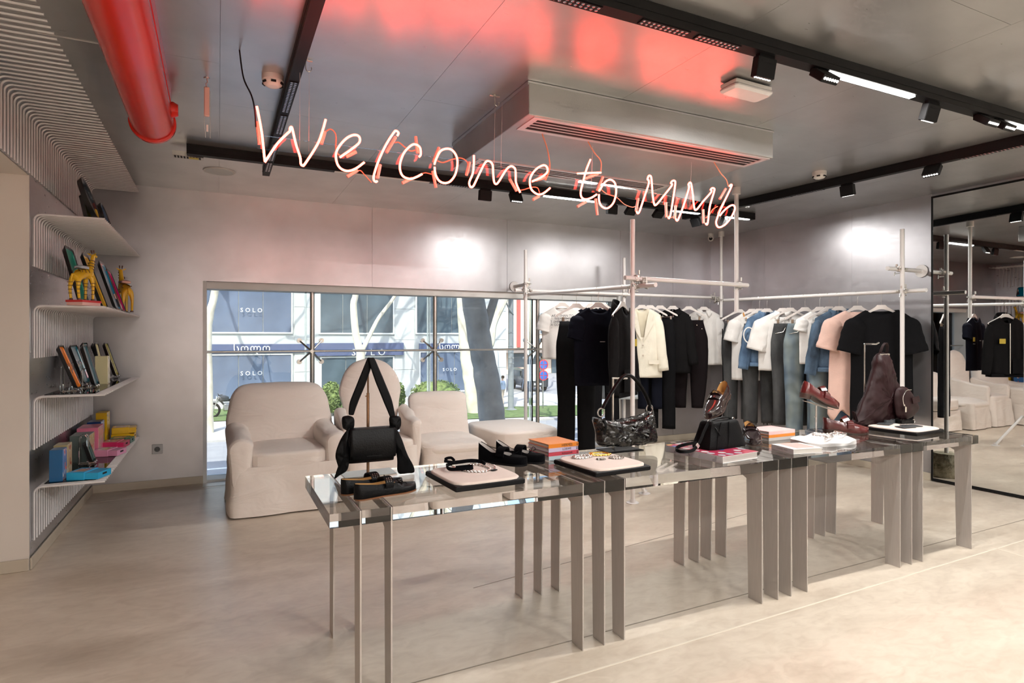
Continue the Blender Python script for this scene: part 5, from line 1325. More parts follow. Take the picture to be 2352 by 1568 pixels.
# rough stone foot of the pole by the mirror
M_STONE = mat('pitted_stone', (0.30, 0.27, 0.17), 0.95, var=0.45, scale=14, bump=1.0, bscale=45, col2=(0.55, 0.5, 0.38))
b = B(); rings = []
for k in range(13):
    z_ = 0.22 * k / 12; ring = []
    for j in range(30):
        a = 2 * PI * j / 30; r = 0.125 * (1 - 0.10 * (k / 12) ** 4 * 1.2) + 0.010 * nz(math.cos(a) * 4, math.sin(a) * 4, z_ * 22)
        ring.append((r * math.cos(a), r * math.sin(a), z_))
    rings.append(ring)
b.loft(rings); o = b.build('stone_block', M_STONE, None, loc=(5.528, 3.405, 0.001)); tag(o, 'rough brown stone block holding the pole by the mirror', 'stone')

# ================================================================== hangers and garments
M_HANG = mat('hanger_white_wood', (0.78, 0.73, 0.69), 0.45, var=0.03)
M_CLIP = mat('clip_brown', (0.28, 0.2, 0.14), 0.45)
HD = 0.05                                               # drop of the hanger body below the rail
def hook_part(t):
    pts = [(0.0, 0, -0.075 - HD), (0.0, 0, -0.05), (0.008, 0, -0.022)]
    pts += [(0.0215 * math.sin(a), 0, 0.0215 * math.cos(a)) for a in [2.3 - k * 3.6 / 9 for k in range(10)]]
    b = B(); b.tube(pts, 0.0018, 6); b.build('hook', M_STEEL, t)
def hanger_parts(t, hw=0.205, clips=False, bar=False, clip_m=None):
    hook_part(t)
    half = [(0.0, -0.068), (0.032, -0.068), (0.05, -0.088), (0.10, -0.122), (hw - 0.015, -0.172), (hw, -0.186), (hw - 0.004, -0.198), (hw - 0.022, -0.192), (0.10, -0.143), (0.052, -0.120), (0.02, -0.109), (0.0, -0.107)]
    half = [(x, z - HD) for x, z in half]
    n = len(half)
    b = B()
    for s_ in (1, -1):
        vs = [(s_ * x, -0.0065, z) for x, z in half] + [(s_ * x, 0.0065, z) for x, z in half]
        fs = []
        for i in range(n // 2 - 1):
            a0, a1, b1, b0 = i, i + 1, n - 2 - i, n - 1 - i
            fs += [(a0, a1, b1, b0), (a0 + n, b0 + n, b1 + n, a1 + n)]
        for i in range(n - 1): fs.append((i, i + n, i + 1 + n, i + 1))
        b.add(vs, fs)
    b.build('shoulder_bar', M_HANG, t, smooth=0)
    if clips or bar:
        b = B(); b.tube([(-0.16, 0, -0.205 - HD), (0.16, 0, -0.205 - HD)], 0.0025, 6)
        for s_ in (-1, 1): b.tube([(s_ * 0.15, 0, -0.205 - HD), (s_ * 0.15, 0, -0.165 - HD)], 0.002, 5)
        b.build('lower_bar', M_STEEL, t)
    if clips:
        for s_ in (-1, 1):
            b = B(); b.cbox(s_ * 0.125 - 0.011, s_ * 0.125 + 0.011, -0.013, 0.013, -0.245 - HD, -0.195 - HD, 0.003); b.build('clip', clip_m or M_CLIP, t, smooth=0)

def sheet(b, a_of, ztop_f, zbot, depth, folds, seed, front, nu=36, nv=22, sway=0.0, bot_wave=0.0):
    sg = -1 if front else 1
    def fn(uu, vv):
        u = -1 + 2 * uu
        zt = ztop_f(u, front); zb = zbot + bot_wave * nz(u * 3, seed, 2)
        z = zt + (zb - zt) * vv
        fdown = max(0.0, min(1.0, (-0.14 - z) / (-0.14 - zbot)))
        a = a_of(fdown)
        x = a * u + sway * fdown
        prof = (1 - abs(u) ** 2.6)
        y = sg * depth * prof * (0.55 + 0.45 * min(1, fdown * 3))
        w = folds * (fdown ** 0.8) * (math.sin(u * 7.5 + seed) * 0.5 + 0.7 * nz(u * 3.3 + seed, fdown * 1.2, seed * 0.7 + sg))
        y += w * (1 - abs(u) ** 6)
        x += 0.25 * folds * nz(u * 2, fdown * 3, seed + 9)
        return (x, y, z)
    return b.grid(fn, nu, nv)
def body_part(t, m, sh, chest, hem, L, neck=0.075, dip=0.06, depth=0.05, folds=0.02, seed=1, sway=0.0, name='body', bdip=0.015, slope=0.075, bot_wave=0.0, ztop=-0.112):
    def a_of(f):
        if f <= 0: return sh
        return sh + (chest - sh) * min(1, f / 0.22) if f < 0.22 else chest + (hem - chest) * ((f - 0.22) / 0.78)
    def zt(u, front):
        x = abs(u) * sh
        if x < neck: return ztop - (dip if front else bdip) * (1 - (x / neck) ** 2) ** 0.7
        return ztop - slope * ((x - neck) / (sh - neck)) ** 1.1
    L -= HD * 0.8
    b = B()
    sheet(b, a_of, zt, -L, depth, folds, seed, True, sway=sway, bot_wave=bot_wave)
    sheet(b, a_of, zt, -L, depth, folds, seed + 4, False, sway=sway, bot_wave=bot_wave)
    return b.build(name, m, t, solid=0.0015)
def sleeve_part(t, m, s_, sh, length, ang, r0, r1, depth=0.55, folds=0.010, seed=0, zs=-0.19, bend=0.0, name='sleeve', open_end=True):
    n = 20; rings = []; N_ = 14
    p = Vector((s_ * (sh - 0.052), 0, zs + 0.004)); a = ang; r0 *= 0.9; r1 *= 0.92
    for k in range(N_ + 1):
        f = k / N_
        d = Vector((s_ * math.cos(a), -0.12 * f, -math.sin(a))).normalized()
        side = Vector((s_ * math.sin(a), 0, math.cos(a)))
        r = r0 + (r1 - r0) * f
        r *= (0.30, 0.66, 0.88, 0.97)[k] if k < 4 else 1.0
        ring = []
        for j in range(n):
            th = 2 * PI * j / n
            w = folds * f ** 0.5 * nz(math.cos(th) * 2 + seed, math.sin(th) * 2, f * 5 + seed)
            ring.append(tuple(p + side * ((r + w) * math.cos(th)) + Vector((0, 1, 0)) * ((r * depth + w) * math.sin(th))))
        rings.append(ring)
        p = p + d * (length / N_); a += bend / N_
    b = B(); b.loft(rings, caps=False); return b.build(name, m, t, solid=0.0015)
def legs_part(t, m, waist, hip, knee, hem, L, zt=-0.205, depth=0.04, seed=0, spread=0.02, rise=0.27, name='leg', folds=0.008):
    for s_ in (-1, 1):
        rings = []; n = 20; N_ = 26
        for k in range(N_ + 1):
            f = k / N_; z = zt - (L) * f
            if f < rise:
                g = f / rise; hw = waist + (hip - waist) * min(1, g * 1.6); inner = 0.0
            else:
                g = (f - rise) / (1 - rise); hw = None
                top_out = hip; inner = spread * g + 0.004
                wid = (hip) * (1 - g) + (knee if g < 0.5 else hem) * g if False else (hip + (knee - hip) * min(1, g * 2)) + ((hem - knee) * max(0, g * 2 - 1))
                outer = inner + wid
            if hw is not None: outer = hw
            c = (inner + outer) / 2 * s_; a = (outer - inner) / 2
            dpt = depth * (0.55 + 0.45 * min(1, f * 6))
            ring = []
            for j in range(n):
                th = 2 * PI * j / n
                ex = abs(math.cos(th)) ** 0.8 * (1 if math.cos(th) >= 0 else -1)
                w = folds * f * nz(math.cos(th) * 1.5 + seed + s_, math.sin(th) * 1.5, z * 5)
                ring.append((c + a * ex + w, dpt * math.sin(th) + w, z))
            rings.append(ring)
        b = B(); b.loft(rings, caps=False); b.build(name, m, t, solid=0.002)
def waistband(t, m, waist, zt=-0.205, h=0.04, depth=0.03):
    b = B(); n = 28
    def ring(z, g): return [((waist + g) * math.cos(2 * PI * j / n), (depth * 0.62 + g) * math.sin(2 * PI * j / n), z) for j in range(n)]
    b.loft([ring(zt + 0.002, 0.001), ring(zt + 0.002, 0.003), ring(zt - h, 0.004), ring(zt - h, 0.001)], caps=False); b.build('waistband', m, t)
def collar_part(t, m, neck=0.075, h=0.04, spread=0.05, zt=-0.115, name='collar'):
    for s_ in (-1, 1):
        b = B()
        def fn(u, v):
            a = PI / 2 + s_ * (PI * 0.98) * (1 - u) if False else None
            th = u * PI * 0.93
            x = s_ * neck * math.sin(PI - th) * 1.02 if False else s_ * neck * math.sin(th) * 1.0
            y = 0.035 * math.cos(th)
            zc = zt + 0.012 - 0.03 * (u ** 3)
            flare = v
            return (x + s_ * 0.022 * flare * (0.4 + u), y * (1 + 0.4 * flare) - 0.012 * flare * u, zc + 0.012 * (1 - flare) - flare * (h * (0.55 + 0.75 * u ** 2)))
        b.grid(fn, 12, 4); b.build(name, m, t, solid=0.003)

def cloth(name, c, var=0.05, rough=0.85, scale=8, bump=0.15, bscale=60, sheen=0.1): return mat(name, c, rough, var=var, scale=scale, bump=bump, bscale=bscale, sheen=sheen, spec=0.12 if c[0] < 0.05 else 0.3)
K_BLACK = cloth('cloth_black', (0.005, 0.005, 0.006), rough=0.85, sheen=0.0)
K_NAVY = cloth('cloth_navy', (0.005, 0.006, 0.012), rough=0.9, sheen=0.0)
K_SOFT = cloth('cloth_soft_black', (0.007, 0.0065, 0.007), rough=0.9, sheen=0.0)
K_PLUM = cloth('cloth_black_denim', (0.010, 0.007, 0.008), rough=0.9, sheen=0.0)
K_WHITE = cloth('cloth_white', (0.82, 0.80, 0.77))
K_CREAM = cloth('cloth_cream', (0.84, 0.79, 0.66))
K_PINK = cloth('cloth_blush', (0.78, 0.53, 0.45))
K_DEN = mat('denim_mid_blue', (0.055, 0.115, 0.22), 0.85, var=0.45, scale=9, bump=0.3, bscale=120, stretch=(1, 1, 0.5), col2=(0.15, 0.25, 0.39))
K_DEND = mat('denim_dark_blue', (0.035, 0.065, 0.11), 0.85, var=0.4, scale=9, bump=0.3, bscale=120, stretch=(1, 1, 0.5), col2=(0.10, 0.165, 0.25))
K_DENG = mat('denim_grey', (0.032, 0.034, 0.036), 0.85, var=0.25, scale=9, bump=0.3, bscale=120, stretch=(1, 1, 0.4), col2=(0.07, 0.073, 0.075))
def washed():
    m = bpy.data.materials.new('denim_washed'); nt, N, L, P = nodes_of(m)
    tc = N.new('ShaderNodeTexCoord'); mp = N.new('ShaderNodeMapping'); mp.inputs['Scale'].default_value = (4, 1, 1.2); L.new(tc.outputs['Object'], mp.inputs[0])
    a = N.new('ShaderNodeTexNoise'); a.inputs['Scale'].default_value = 1.2; a.inputs['Detail'].default_value = 3; L.new(mp.outputs[0], a.inputs['Vector'])
    w = N.new('ShaderNodeTexWave'); w.inputs['Scale'].default_value = 2.2; w.inputs['Distortion'].default_value = 14; w.inputs['Detail'].default_value = 3; w.bands_direction = 'DIAGONAL'; L.new(tc.outputs['Object'], w.inputs['Vector'])
    cr = N.new('ShaderNodeValToRGB'); e = cr.color_ramp.elements; e[0].position = 0.36; e[0].color = (0.05, 0.11, 0.21, 1); e[1].position = 0.66; e[1].color = (0.26, 0.31, 0.30, 1)
    L.new(a.outputs[0], cr.inputs[0])
    mx = N.new('ShaderNodeMix'); mx.data_type = 'RGBA'; mx.blend_type = 'MULTIPLY'; mx.inputs[0].default_value = 0.28; L.new(cr.outputs[0], mx.inputs[6]); L.new(w.outputs[0], mx.inputs[7]); L.new(mx.outputs[2], P.inputs['Base Color'])
    P.inputs['Roughness'].default_value = 0.88; return m
K_WASH = washed()
M_YLAB = flat('yellow_label', (0.55, 0.40, 0.03), 0.6)
M_WPRINT = flat('white_print', (0.8, 0.8, 0.8), 0.6)
M_BPRINT = flat('black_print', (0.02, 0.02, 0.025), 0.6)
M_METALB = flat('button_metal', (0.5, 0.45, 0.38), 0.3, metal=0.9)

def hung(name, label, cat, loc, rot, group='garments on the clothes rack', hw=0.205, clips=False, bar=False, clip_m=None):
    hg = thing('coat_hanger', 'hanger of the ' + ' '.join(label.split()[:13]), 'hanger', loc, rot, 'white wooden hangers on the rack')
    hanger_parts(hg, hw, clips, bar, clip_m)
    return thing(name, label, cat, (loc[0], loc[1], loc[2] - HD), rot, group)
def on(a, b_, f): return tuple(a.lerp(b_, f))
def patch(t, name, m, x0, x1, y, z0, z1, th=0.0015, r=0.004):
    b = B(); b.prism(rounded_rect(x0, x1, z0, z1, min(r, (x1 - x0) / 2.2, (z1 - z0) / 2.2), 2), y - th, y); return b.build(name, m, t, smooth=0)
def buttons(t, m, pts, r=0.006):
    for (x, y, z) in pts:
        b = B(); b.lathe([(0.0, 0), (r, 0.0005), (r, 0.003), (0, 0.004)], 10, Matrix.Translation((x, y, z)) @ Matrix.Rotation(PI / 2, 4, 'X')); b.build('button', m, t)

fA = lambda y: (y - RA0.y) / (RA1.y - RA0.y)
def railA(y): p = RA0.lerp(RA1, fA(y)); return (p.x, p.y, p.z)
def railB(x): p = RB0.lerp(RB1, (x - RB0.x) / (RB1.x - RB0.x)); return (p.x, p.y, p.z)
def railD(y): p = RD0.lerp(RD1, (y - RD0.y) / (RD1.y - RD0.y)); return (p.x, p.y, p.z)

# --- rail A (towards the viewer)
t = hung('trousers', 'long black wide-leg trousers clipped beside the window', 'trousers', railA(4.83), -0.30, clips=True)
waistband(t, K_BLACK, 0.155, -0.235); legs_part(t, K_BLACK, 0.155, 0.19, 0.165, 0.165, 1.20, -0.235, 0.045, seed=3, spread=0.012)
t = hung('t_shirt', 'black short-sleeved t-shirt with tiny white chest print', 't-shirt', railA(4.47), -0.12)
body_part(t, K_NAVY, 0.225, 0.235, 0.225, 0.83, neck=0.10, dip=0.05, folds=0.022, seed=2)
for s_ in (-1, 1): sleeve_part(t, K_NAVY, s_, 0.225, 0.21, 1.32, 0.095, 0.085, seed=s_)
patch(t, 'chest_print', M_WPRINT, -0.02, 0.03, -0.07, -0.412, -0.406); patch(t, 'yellow_label', M_YLAB, 0.135, 0.195, -0.062, -0.42, -0.365); patch(t, 'script_print', M_WPRINT, 0.13, 0.19, -0.06, -0.452, -0.447)
t = hung('zip_hoodie', 'black zipped hooded jacket with yellow chest label beside the near pole', 'jacket', railA(4.12), 0.55)
body_part(t, K_SOFT, 0.205, 0.215, 0.20, 0.86, neck=0.08, dip=0.07, folds=0.018, seed=5, depth=0.06)
for s_ in (-1, 1): sleeve_part(t, K_SOFT, s_, 0.205, 0.64, 1.42, 0.085, 0.055, seed=s_ + 4, folds=0.014)
b = B()
def hood(u, v):
    th = -PI * 0.92 + 2 * PI * 0.92 * u
    r = 0.085 + 0.028 * math.sin(PI * v)
    return (r * math.sin(th), 0.03 + 0.055 * math.cos(th) * (1 - 0.3 * v), -0.17 + 0.095 * v + 0.03 * math.cos(th) * v - 0.03 * (abs(u - 0.5) * 2) ** 2)
b.grid(hood, 24, 8); b.build('hood', K_SOFT, t, solid=0.008)
b = B(); b.box(-0.004, 0.004, -0.082, -0.074, -0.80, -0.19); b.build('zip', M_STEEL, t, smooth=0)
patch(t, 'yellow_label', M_YLAB, 0.05, 0.12, -0.078, -0.435, -0.375); patch(t, 'pocket', K_BLACK, -0.15, -0.03, -0.078, -0.80, -0.62)
b = B(); b.box(-0.198, 0.198, -0.055, 0.055, -0.845, -0.805); b.build('hem_band', K_BLACK, t)

# --- rail B (along the window wall)
t = hung('t_shirt', 'white t-shirt with bold black lettering next to the window', 't-shirt', railB(3.42), -0.5)
body_part(t, K_WHITE, 0.215, 0.225, 0.22, 0.73, neck=0.085, folds=0.02, seed=8)
for s_ in (-1, 1): sleeve_part(t, K_WHITE, s_, 0.215, 0.20, 1.32, 0.09, 0.085, seed=s_ + 7)
for k, (s, x, z) in enumerate((('AIDS THAN TO', 0.0, -0.215), ('WEAR THIS', 0.0, -0.248), ("T-SHIRT BUT IT'S", 0.0, -0.281), ('A GOOD START', 0.0, -0.314))):
    text_part('lettering', s, 0.035, M_BPRINT, t, (x, -0.072, z), (PI / 2, 0, 0), 0.001)
t = hung('t_shirt', 'dark navy t-shirt hanging behind the black one', 't-shirt', railB(3.80), -0.4)
body_part(t, K_NAVY, 0.215, 0.22, 0.22, 0.75, neck=0.085, folds=0.02, seed=11)
for s_ in (-1, 1): sleeve_part(t, K_NAVY, s_, 0.215, 0.2, 1.32, 0.09, 0.085, seed=s_ + 2)
t = hung('trousers', 'black straight trousers behind the black t-shirt', 'trousers', railB(3.96), -0.5, clips=True)
waistband(t, K_BLACK, 0.16, -0.235); legs_part(t, K_BLACK, 0.16, 0.19, 0.16, 0.16, 1.32, -0.235, 0.04, seed=4)
t = hung('long_skirt', 'pale blue skirt glimpsed behind the zipped jacket', 'skirt', railB(4.16), -0.5, clips=True)
K_PALE = cloth('cloth_pale_blue', (0.55, 0.62, 0.68))
waistband(t, K_PALE, 0.16, -0.235); body_part(t, K_PALE, 0.16, 0.2, 0.23, 1.20, neck=0.02, dip=0.0, bdip=0.0, slope=0.002, folds=0.03, seed=6, name='skirt_panel', ztop=-0.238)
t = hung('blazer', 'cream single-breasted blazer with two buttons', 'blazer', railB(4.50), -0.55)
body_part(t, K_CREAM, 0.215, 0.22, 0.235, 0.96, neck=0.085, dip=0.34, folds=0.012, seed=14, depth=0.065)
body_part(t, mat('lining_cream', (0.72, 0.66, 0.5), 0.6), 0.18, 0.20, 0.20, 0.93, neck=0.06, dip=0.03, bdip=0.01, folds=0.008, seed=3, depth=0.03, name='lining')
for s_ in (-1, 1):
    sleeve_part(t, K_CREAM, s_, 0.215, 0.66, 1.44, 0.085, 0.062, seed=s_ + 9, folds=0.008)
    b = B(); b.prism([(s_ * 0.078, -0.12), (s_ * 0.125, -0.19), (s_ * 0.10, -0.27), (s_ * 0.135, -0.255), (s_ * 0.11, -0.32), (s_ * 0.01, -0.50), (s_ * 0.03, -0.36), (s_ * 0.055, -0.22)], -0.082, -0.076); b.build('lapel', K_CREAM, t, smooth=0)
    patch(t, 'pocket_flap', K_CREAM, s_ * 0.13 - 0.06, s_ * 0.13 + 0.06, -0.078, -0.76, -0.715, 0.006)
buttons(t, M_METALB, [(0.005, -0.08, -0.54), (0.005, -0.08, -0.66)], 0.011)
patch(t, 'neck_label', M_WPRINT, -0.022, 0.022, 0.012, -0.165, -0.135)
b = B(); [b.lathe([(0, 0), (0.006, 0.001), (0.005, 0.004)], 8, Matrix.Translation((0.285, -0.04, -0.74 + 0.018 * k)) @ Matrix.Rotation(PI / 2, 4, 'X')) for k in range(3)]; b.build('cuff_buttons', M_METALB, t)
t = hung('trousers', 'navy trousers hanging below the cream blazer', 'trousers', railB(4.62), -0.5, clips=True)
waistband(t, K_NAVY, 0.15, -0.235); legs_part(t, K_NAVY, 0.15, 0.18, 0.13, 0.12, 1.06, -0.235, 0.04, seed=7)
t = hung('trousers', 'long black pleated trousers on clips right of the blazer', 'trousers', railB(4.77), -0.75, clips=True, clip_m=M_CHROME)
waistband(t, K_BLACK, 0.15, -0.235); legs_part(t, K_BLACK, 0.15, 0.18, 0.16, 0.155, 1.30, -0.235, 0.05, seed=9)
t = hung('jacket', 'black collared jacket between the pleated trousers and the jeans', 'jacket', railB(4.96), -0.7)
body_part(t, K_SOFT, 0.205, 0.215, 0.21, 0.92, neck=0.08, dip=0.08, folds=0.018, seed=17, depth=0.06); collar_part(t, K_SOFT, 0.085, 0.05)
for s_ in (-1, 1): sleeve_part(t, K_SOFT, s_, 0.205, 0.6, 1.42, 0.085, 0.06, seed=s_ + 3, folds=0.014)
t = hung('jeans', 'black high-waisted tapered jeans with a row of front buttons', 'jeans', railB(5.21), -0.62, clips=True)
waistband(t, K_PLUM, 0.165, -0.24, 0.045); legs_part(t, K_PLUM, 0.165, 0.225, 0.20, 0.135, 1.07, -0.24, 0.055, seed=12, spread=0.03, rise=0.33)
buttons(t, M_METALB, [(-0.03, -0.052, -0.30), (-0.03, -0.057, -0.335), (-0.028, -0.06, -0.375), (-0.026, -0.062, -0.415), (0.09, -0.05, -0.30), (0.15, -0.038, -0.345)], 0.006)
t = hung('shirt', 'crisp white button shirt at the far corner end of the rail', 'shirt', railB(5.45), -0.55)
body_part(t, K_WHITE, 0.215, 0.225, 0.225, 0.83, neck=0.075, dip=0.04, folds=0.018, seed=21); collar_part(t, K_WHITE, 0.075, 0.05)
for s_ in (-1, 1): sleeve_part(t, K_WHITE, s_, 0.215, 0.66, 1.40, 0.085, 0.055, seed=s_ + 13, folds=0.016)
patch(t, 'button_placket', K_WHITE, -0.016, 0.016, -0.072, -0.80, -0.19)

# --- rail D (along the right wall)
def jeans(label, y, rot, m, hemw, L=1.14, wst=0.165, hip=0.20, knee=0.165, seed=1):
    t = hung('jeans', label, 'jeans', railD(y), rot, clips=True)
    waistband(t, m, wst, -0.24, 0.04); legs_part(t, m, wst, hip, knee, hemw, L, -0.24, 0.05, seed=seed, spread=0.02)
    b = B()
    for s_ in (-1, 1): b.tube([(s_ * 0.06, -0.042, -0.285), (s_ * 0.085, -0.047, -0.33), (s_ * 0.165, -0.036, -0.35)], 0.0022, 5)
    b.build('pocket_seam', M_METALB, t)
    buttons(t, M_METALB, [(0.0, -0.044, -0.26)], 0.008)
    return t
t = jeans('charcoal grey jeans with black side seams, first on the right-wall rail', 5.40, -0.75, K_DENG, 0.16, 1.14, seed=4)
b = B(); b.tube([(-0.19, -0.02, -0.30), (-0.185, -0.02, -0.8), (-0.18, -0.02, -1.35)], 0.006, 5); b.build('side_piping', K_BLACK, t)
t = hung('t_shirt', 'long white t-shirt with an orange neck tape', 't-shirt', railD(5.20), -0.85)
body_part(t, K_WHITE, 0.215, 0.225, 0.225, 0.94, neck=0.095, folds=0.022, seed=23)
for s_ in (-1, 1): sleeve_part(t, K_WHITE, s_, 0.215, 0.27, 1.32, 0.1, 0.1, seed=s_ + 17)
b = B(); b.tube([(-0.095, -0.03, -0.115), (-0.085, -0.045, -0.15), (-0.06, -0.055, -0.185)], 0.014, 6, flat=(1, 0.4)); b.build('neck_tape', flat('orange_tape', (0.75, 0.33, 0.08), 0.6), t)
t = jeans('dark grey jeans with frayed hems under the first denim jacket', 5.09, -0.6, K_DENG, 0.15, 1.14, seed=8)
b = B(); R_ = random.Random(5)
for k in range(60):
    s_ = R_.choice((-1, 1)); x = s_ * R_.uniform(0.03, 0.16); b.tube([(x, -0.04, -1.375), (x + R_.uniform(-.01, .01), -0.043, -1.40)], 0.0012, 4)
fr = b.build('frayed_hem', K_BLACK, t); fr['kind'] = 'stuff'
def denim_jacket(label, y, rot, m, seed, cord=False):
    t = hung('denim_jacket', label, 'jacket', railD(y), rot)
    body_part(t, m, 0.215, 0.225, 0.20, 0.73, neck=0.085, dip=0.07, folds=0.014, seed=seed, depth=0.07); collar_part(t, m, 0.09, 0.065)
    for s_ in (-1, 1):
        sleeve_part(t, m, s_, 0.215, 0.58, 1.38, 0.085, 0.06, seed=s_ + seed, folds=0.012)
        patch(t, 'chest_pocket', m, s_ * 0.115 - 0.06, s_ * 0.115 + 0.06, -0.082, -0.47, -0.36, 0.004); patch(t, 'pocket_flap', m, s_ * 0.115 - 0.065, s_ * 0.115 + 0.065, -0.086, -0.375, -0.335, 0.005)
        b = B(); b.tube([(s_ * 0.055, -0.08, -0.36), (s_ * 0.045, -0.083, -0.66)], 0.0025, 5); b.build('seam', M_METALB, t)
    b = B(); b.cbox(-0.205, 0.205, -0.075, 0.06, -0.725, -0.68, 0.008); b.build('hem_band', m, t)
    buttons(t, M_METALB, [(0.115, -0.09, -0.365), (-0.115, -0.09, -0.365), (0.0, -0.083, -0.25), (0.0, -0.083, -0.34), (0.0, -0.083, -0.43), (0.0, -0.083, -0.52), (0.0, -0.083, -0.62)], 0.008)
    patch(t, 'button_placket', m, -0.02, 0.02, -0.08, -0.72, -0.18, 0.003)
    b = B(); b.tube([(-0.21, -0.062, -0.31), (0.0, -0.08, -0.315), (0.21, -0.062, -0.31)], 0.003, 5); b.build('yoke_seam', m, t)
    if cord:
        b = B(); b.tube([(-0.22 + 0.055 * math.sin(a), -0.075, -0.37 + 0.085 * math.cos(a)) for a in [2 * PI * k / 20 for k in range(20)]], 0.007, 6, closed=True); b.build('white_cord', K_WHITE, t)
    return t
denim_jacket('light blue denim jacket with a white cord loop', 4.98, -0.55, K_DEN, 31, True)
t = hung('shirt', 'boxy off-white short-sleeved shirt next to the light denim jacket', 'shirt', railD(4.76), -0.92)
body_part(t, K_WHITE, 0.235, 0.25, 0.25, 0.80, neck=0.08, dip=0.06, folds=0.024, seed=27, depth=0.06); collar_part(t, K_WHITE, 0.08, 0.055)
for s_ in (-1, 1): sleeve_part(t, K_WHITE, s_, 0.235, 0.36, 1.32, 0.12, 0.115, seed=s_ + 21, folds=0.02)
patch(t, 'button_placket', K_WHITE, -0.016, 0.016, -0.082, -0.78, -0.2)
jeans('dark grey trousers showing under the boxy white shirt', 4.66, -0.6, K_DENG, 0.15, 1.10, seed=6)
t = jeans('faded blue jeans with whiskered thighs in the middle of the right-wall rail', 4.47, -0.62, K_WASH, 0.17, 1.15, 0.17, 0.215, 0.185, 11)
t = hung('t_shirt', 'small white cap-sleeved t-shirt right of the faded jeans', 't-shirt', railD(4.29), -0.75)
body_part(t, K_WHITE, 0.195, 0.195, 0.19, 0.70, neck=0.08, folds=0.018, seed=33)
for s_ in (-1, 1): sleeve_part(t, K_WHITE, s_, 0.195, 0.14, 1.32, 0.08, 0.08, seed=s_ + 25)
jeans('mid blue jeans showing under the dark denim jacket', 4.18, -0.62, K_WASH, 0.16, 1.12, seed=14)
denim_jacket('dark blue denim jacket left of the blush dress', 4.07, -0.72, K_DEND, 37)
t = hung('dress', 'long blush pink t-shirt dress with uneven hem', 'dress', railD(3.87), -0.85)
body_part(t, K_PINK, 0.235, 0.235, 0.26, 1.17, neck=0.10, dip=0.04, folds=0.035, seed=41, depth=0.06, bot_wave=0.10)
for s_ in (-1, 1): sleeve_part(t, K_PINK, s_, 0.235, 0.32, 1.32, 0.115, 0.11, seed=s_ + 29, folds=0.016)
t = hung('dress', 'oversized black t-shirt dress, last on the right-wall rail', 'dress', railD(3.63), -0.86)
body_part(t, K_BLACK, 0.235, 0.25, 0.255, 1.20, neck=0.125, dip=0.045, folds=0.03, seed=45, depth=0.07)
for s_ in (-1, 1): sleeve_part(t, K_BLACK, s_, 0.235, 0.34, 1.32, 0.12, 0.115, seed=s_ + 33, folds=0.014)

# black garment hanging in the niche at the left picture edge
hg = thing('wall_rail', 'short white rail inside the niche at the left picture edge', 'rail', (-1.2, 3.35, 1.62))
b = B(); b.tube([(-0.35, 0, 0), (0.24, 0, 0)], 0.012, 10); b.build('rail', M_RACK, hg)
b = B(); b.tube([(-0.2, 0, 0), (-0.2, 0, 0.59)], 0.006, 8); b.tube([(0.15, 0, 0), (0.15, 0, 0.59)], 0.006, 8); b.build('drop_rods', M_RACK, hg)
t = hung('jacket', 'black jacket hanging in the niche at the left picture edge', 'jacket', (-1.12, 3.35, 1.62), 1.35)
body_part(t, K_SOFT, 0.205, 0.215, 0.20, 0.75, neck=0.08, dip=0.06, folds=0.018, seed=51, depth=0.06)
for s_ in (-1, 1): sleeve_part(t, K_SOFT, s_, 0.205, 0.3, 1.3, 0.085, 0.07, seed=s_ + 40)

# ================================================================== things on the display table
def pillow(b, outline, T, lv=8, wob=0.0, freq=10.0, seed=0, per=6, p=2.2, M=None, y0=0.0, sharp=False, crinkle=0.0):
    """inflated outline (x, z): front and back bulge to +-T/2"""
    pts = spline([(x, 0, z) for x, z in outline], per, True) if not sharp else [Vector((x, 0, z)) for x, z in outline]
    n = len(pts); cx = sum(q.x for q in pts) / n; cz = sum(q.z for q in pts) / n
    rings = []
    fs = [math.sin(PI / 2 * k / lv) for k in range(lv + 1)]
    seq = [(f, -1) for f in fs] + [(f, 1) for f in reversed(fs[:-1])]
    for f, sg in seq:
        f = max(f, 0.02); ring = []
        for q in pts:
            x, z = cx + (q.x - cx) * f, cz + (q.z - cz) * f
            y = sg * T / 2 * (1 - f ** p) ** 0.5 if f < 1 else 0
            w = wob * nz(x * freq + seed, z * freq, sg * 2 + seed) + 0.5 * wob * nz(x * freq * 2.3, z * freq * 2.3, seed + sg)
            if crinkle: w += sg * crinkle * (abs(nz(x * 22 + 3 * z * 9, z * 30 - x * 8, seed + sg)) + 0.6 * abs(nz(x * 55, z * 48 + x * 20, seed + 5)) - 0.25)
            ring.append((x + w * 0.3, y0 + y + w * (1 if f < 1 else 0.4), z + w * 0.3))
        rings.append(ring)
    return b.loft(rings, M=M)
def ribbon(b, pts, w, th=0.003, per=6, side=(0, 1, 0), M=None):
    """flat band along a path, wide along `side`; w number or list"""
    P = spline(pts, per); n = len(P); rings = []
    for i, p in enumerate(P):
        ww = w if not isinstance(w, (list, tuple)) else w[0] + 0 * i
        if isinstance(w, (list, tuple)):
            g = i / (n - 1) * (len(w) - 1); k = min(int(g), len(w) - 2); ww = w[k] + (w[k + 1] - w[k]) * (g - k)
        t = (P[min(i + 1, n - 1)] - P[max(i - 1, 0)]).normalized(); s_ = Vector(side); s_ = (s_ - t * s_.dot(t)).normalized(); m_ = t.cross(s_)
        rings.append([tuple(p + s_ * ww / 2 + m_ * th / 2), tuple(p - s_ * ww / 2 + m_ * th / 2), tuple(p - s_ * ww / 2 - m_ * th / 2), tuple(p + s_ * ww / 2 - m_ * th / 2)])
    return b.loft(rings, M=M)
M_LEATH = mat('black_leather', (0.004, 0.004, 0.0045), 0.36, spec=0.14, var=0.1, bump=0.12, bscale=160)
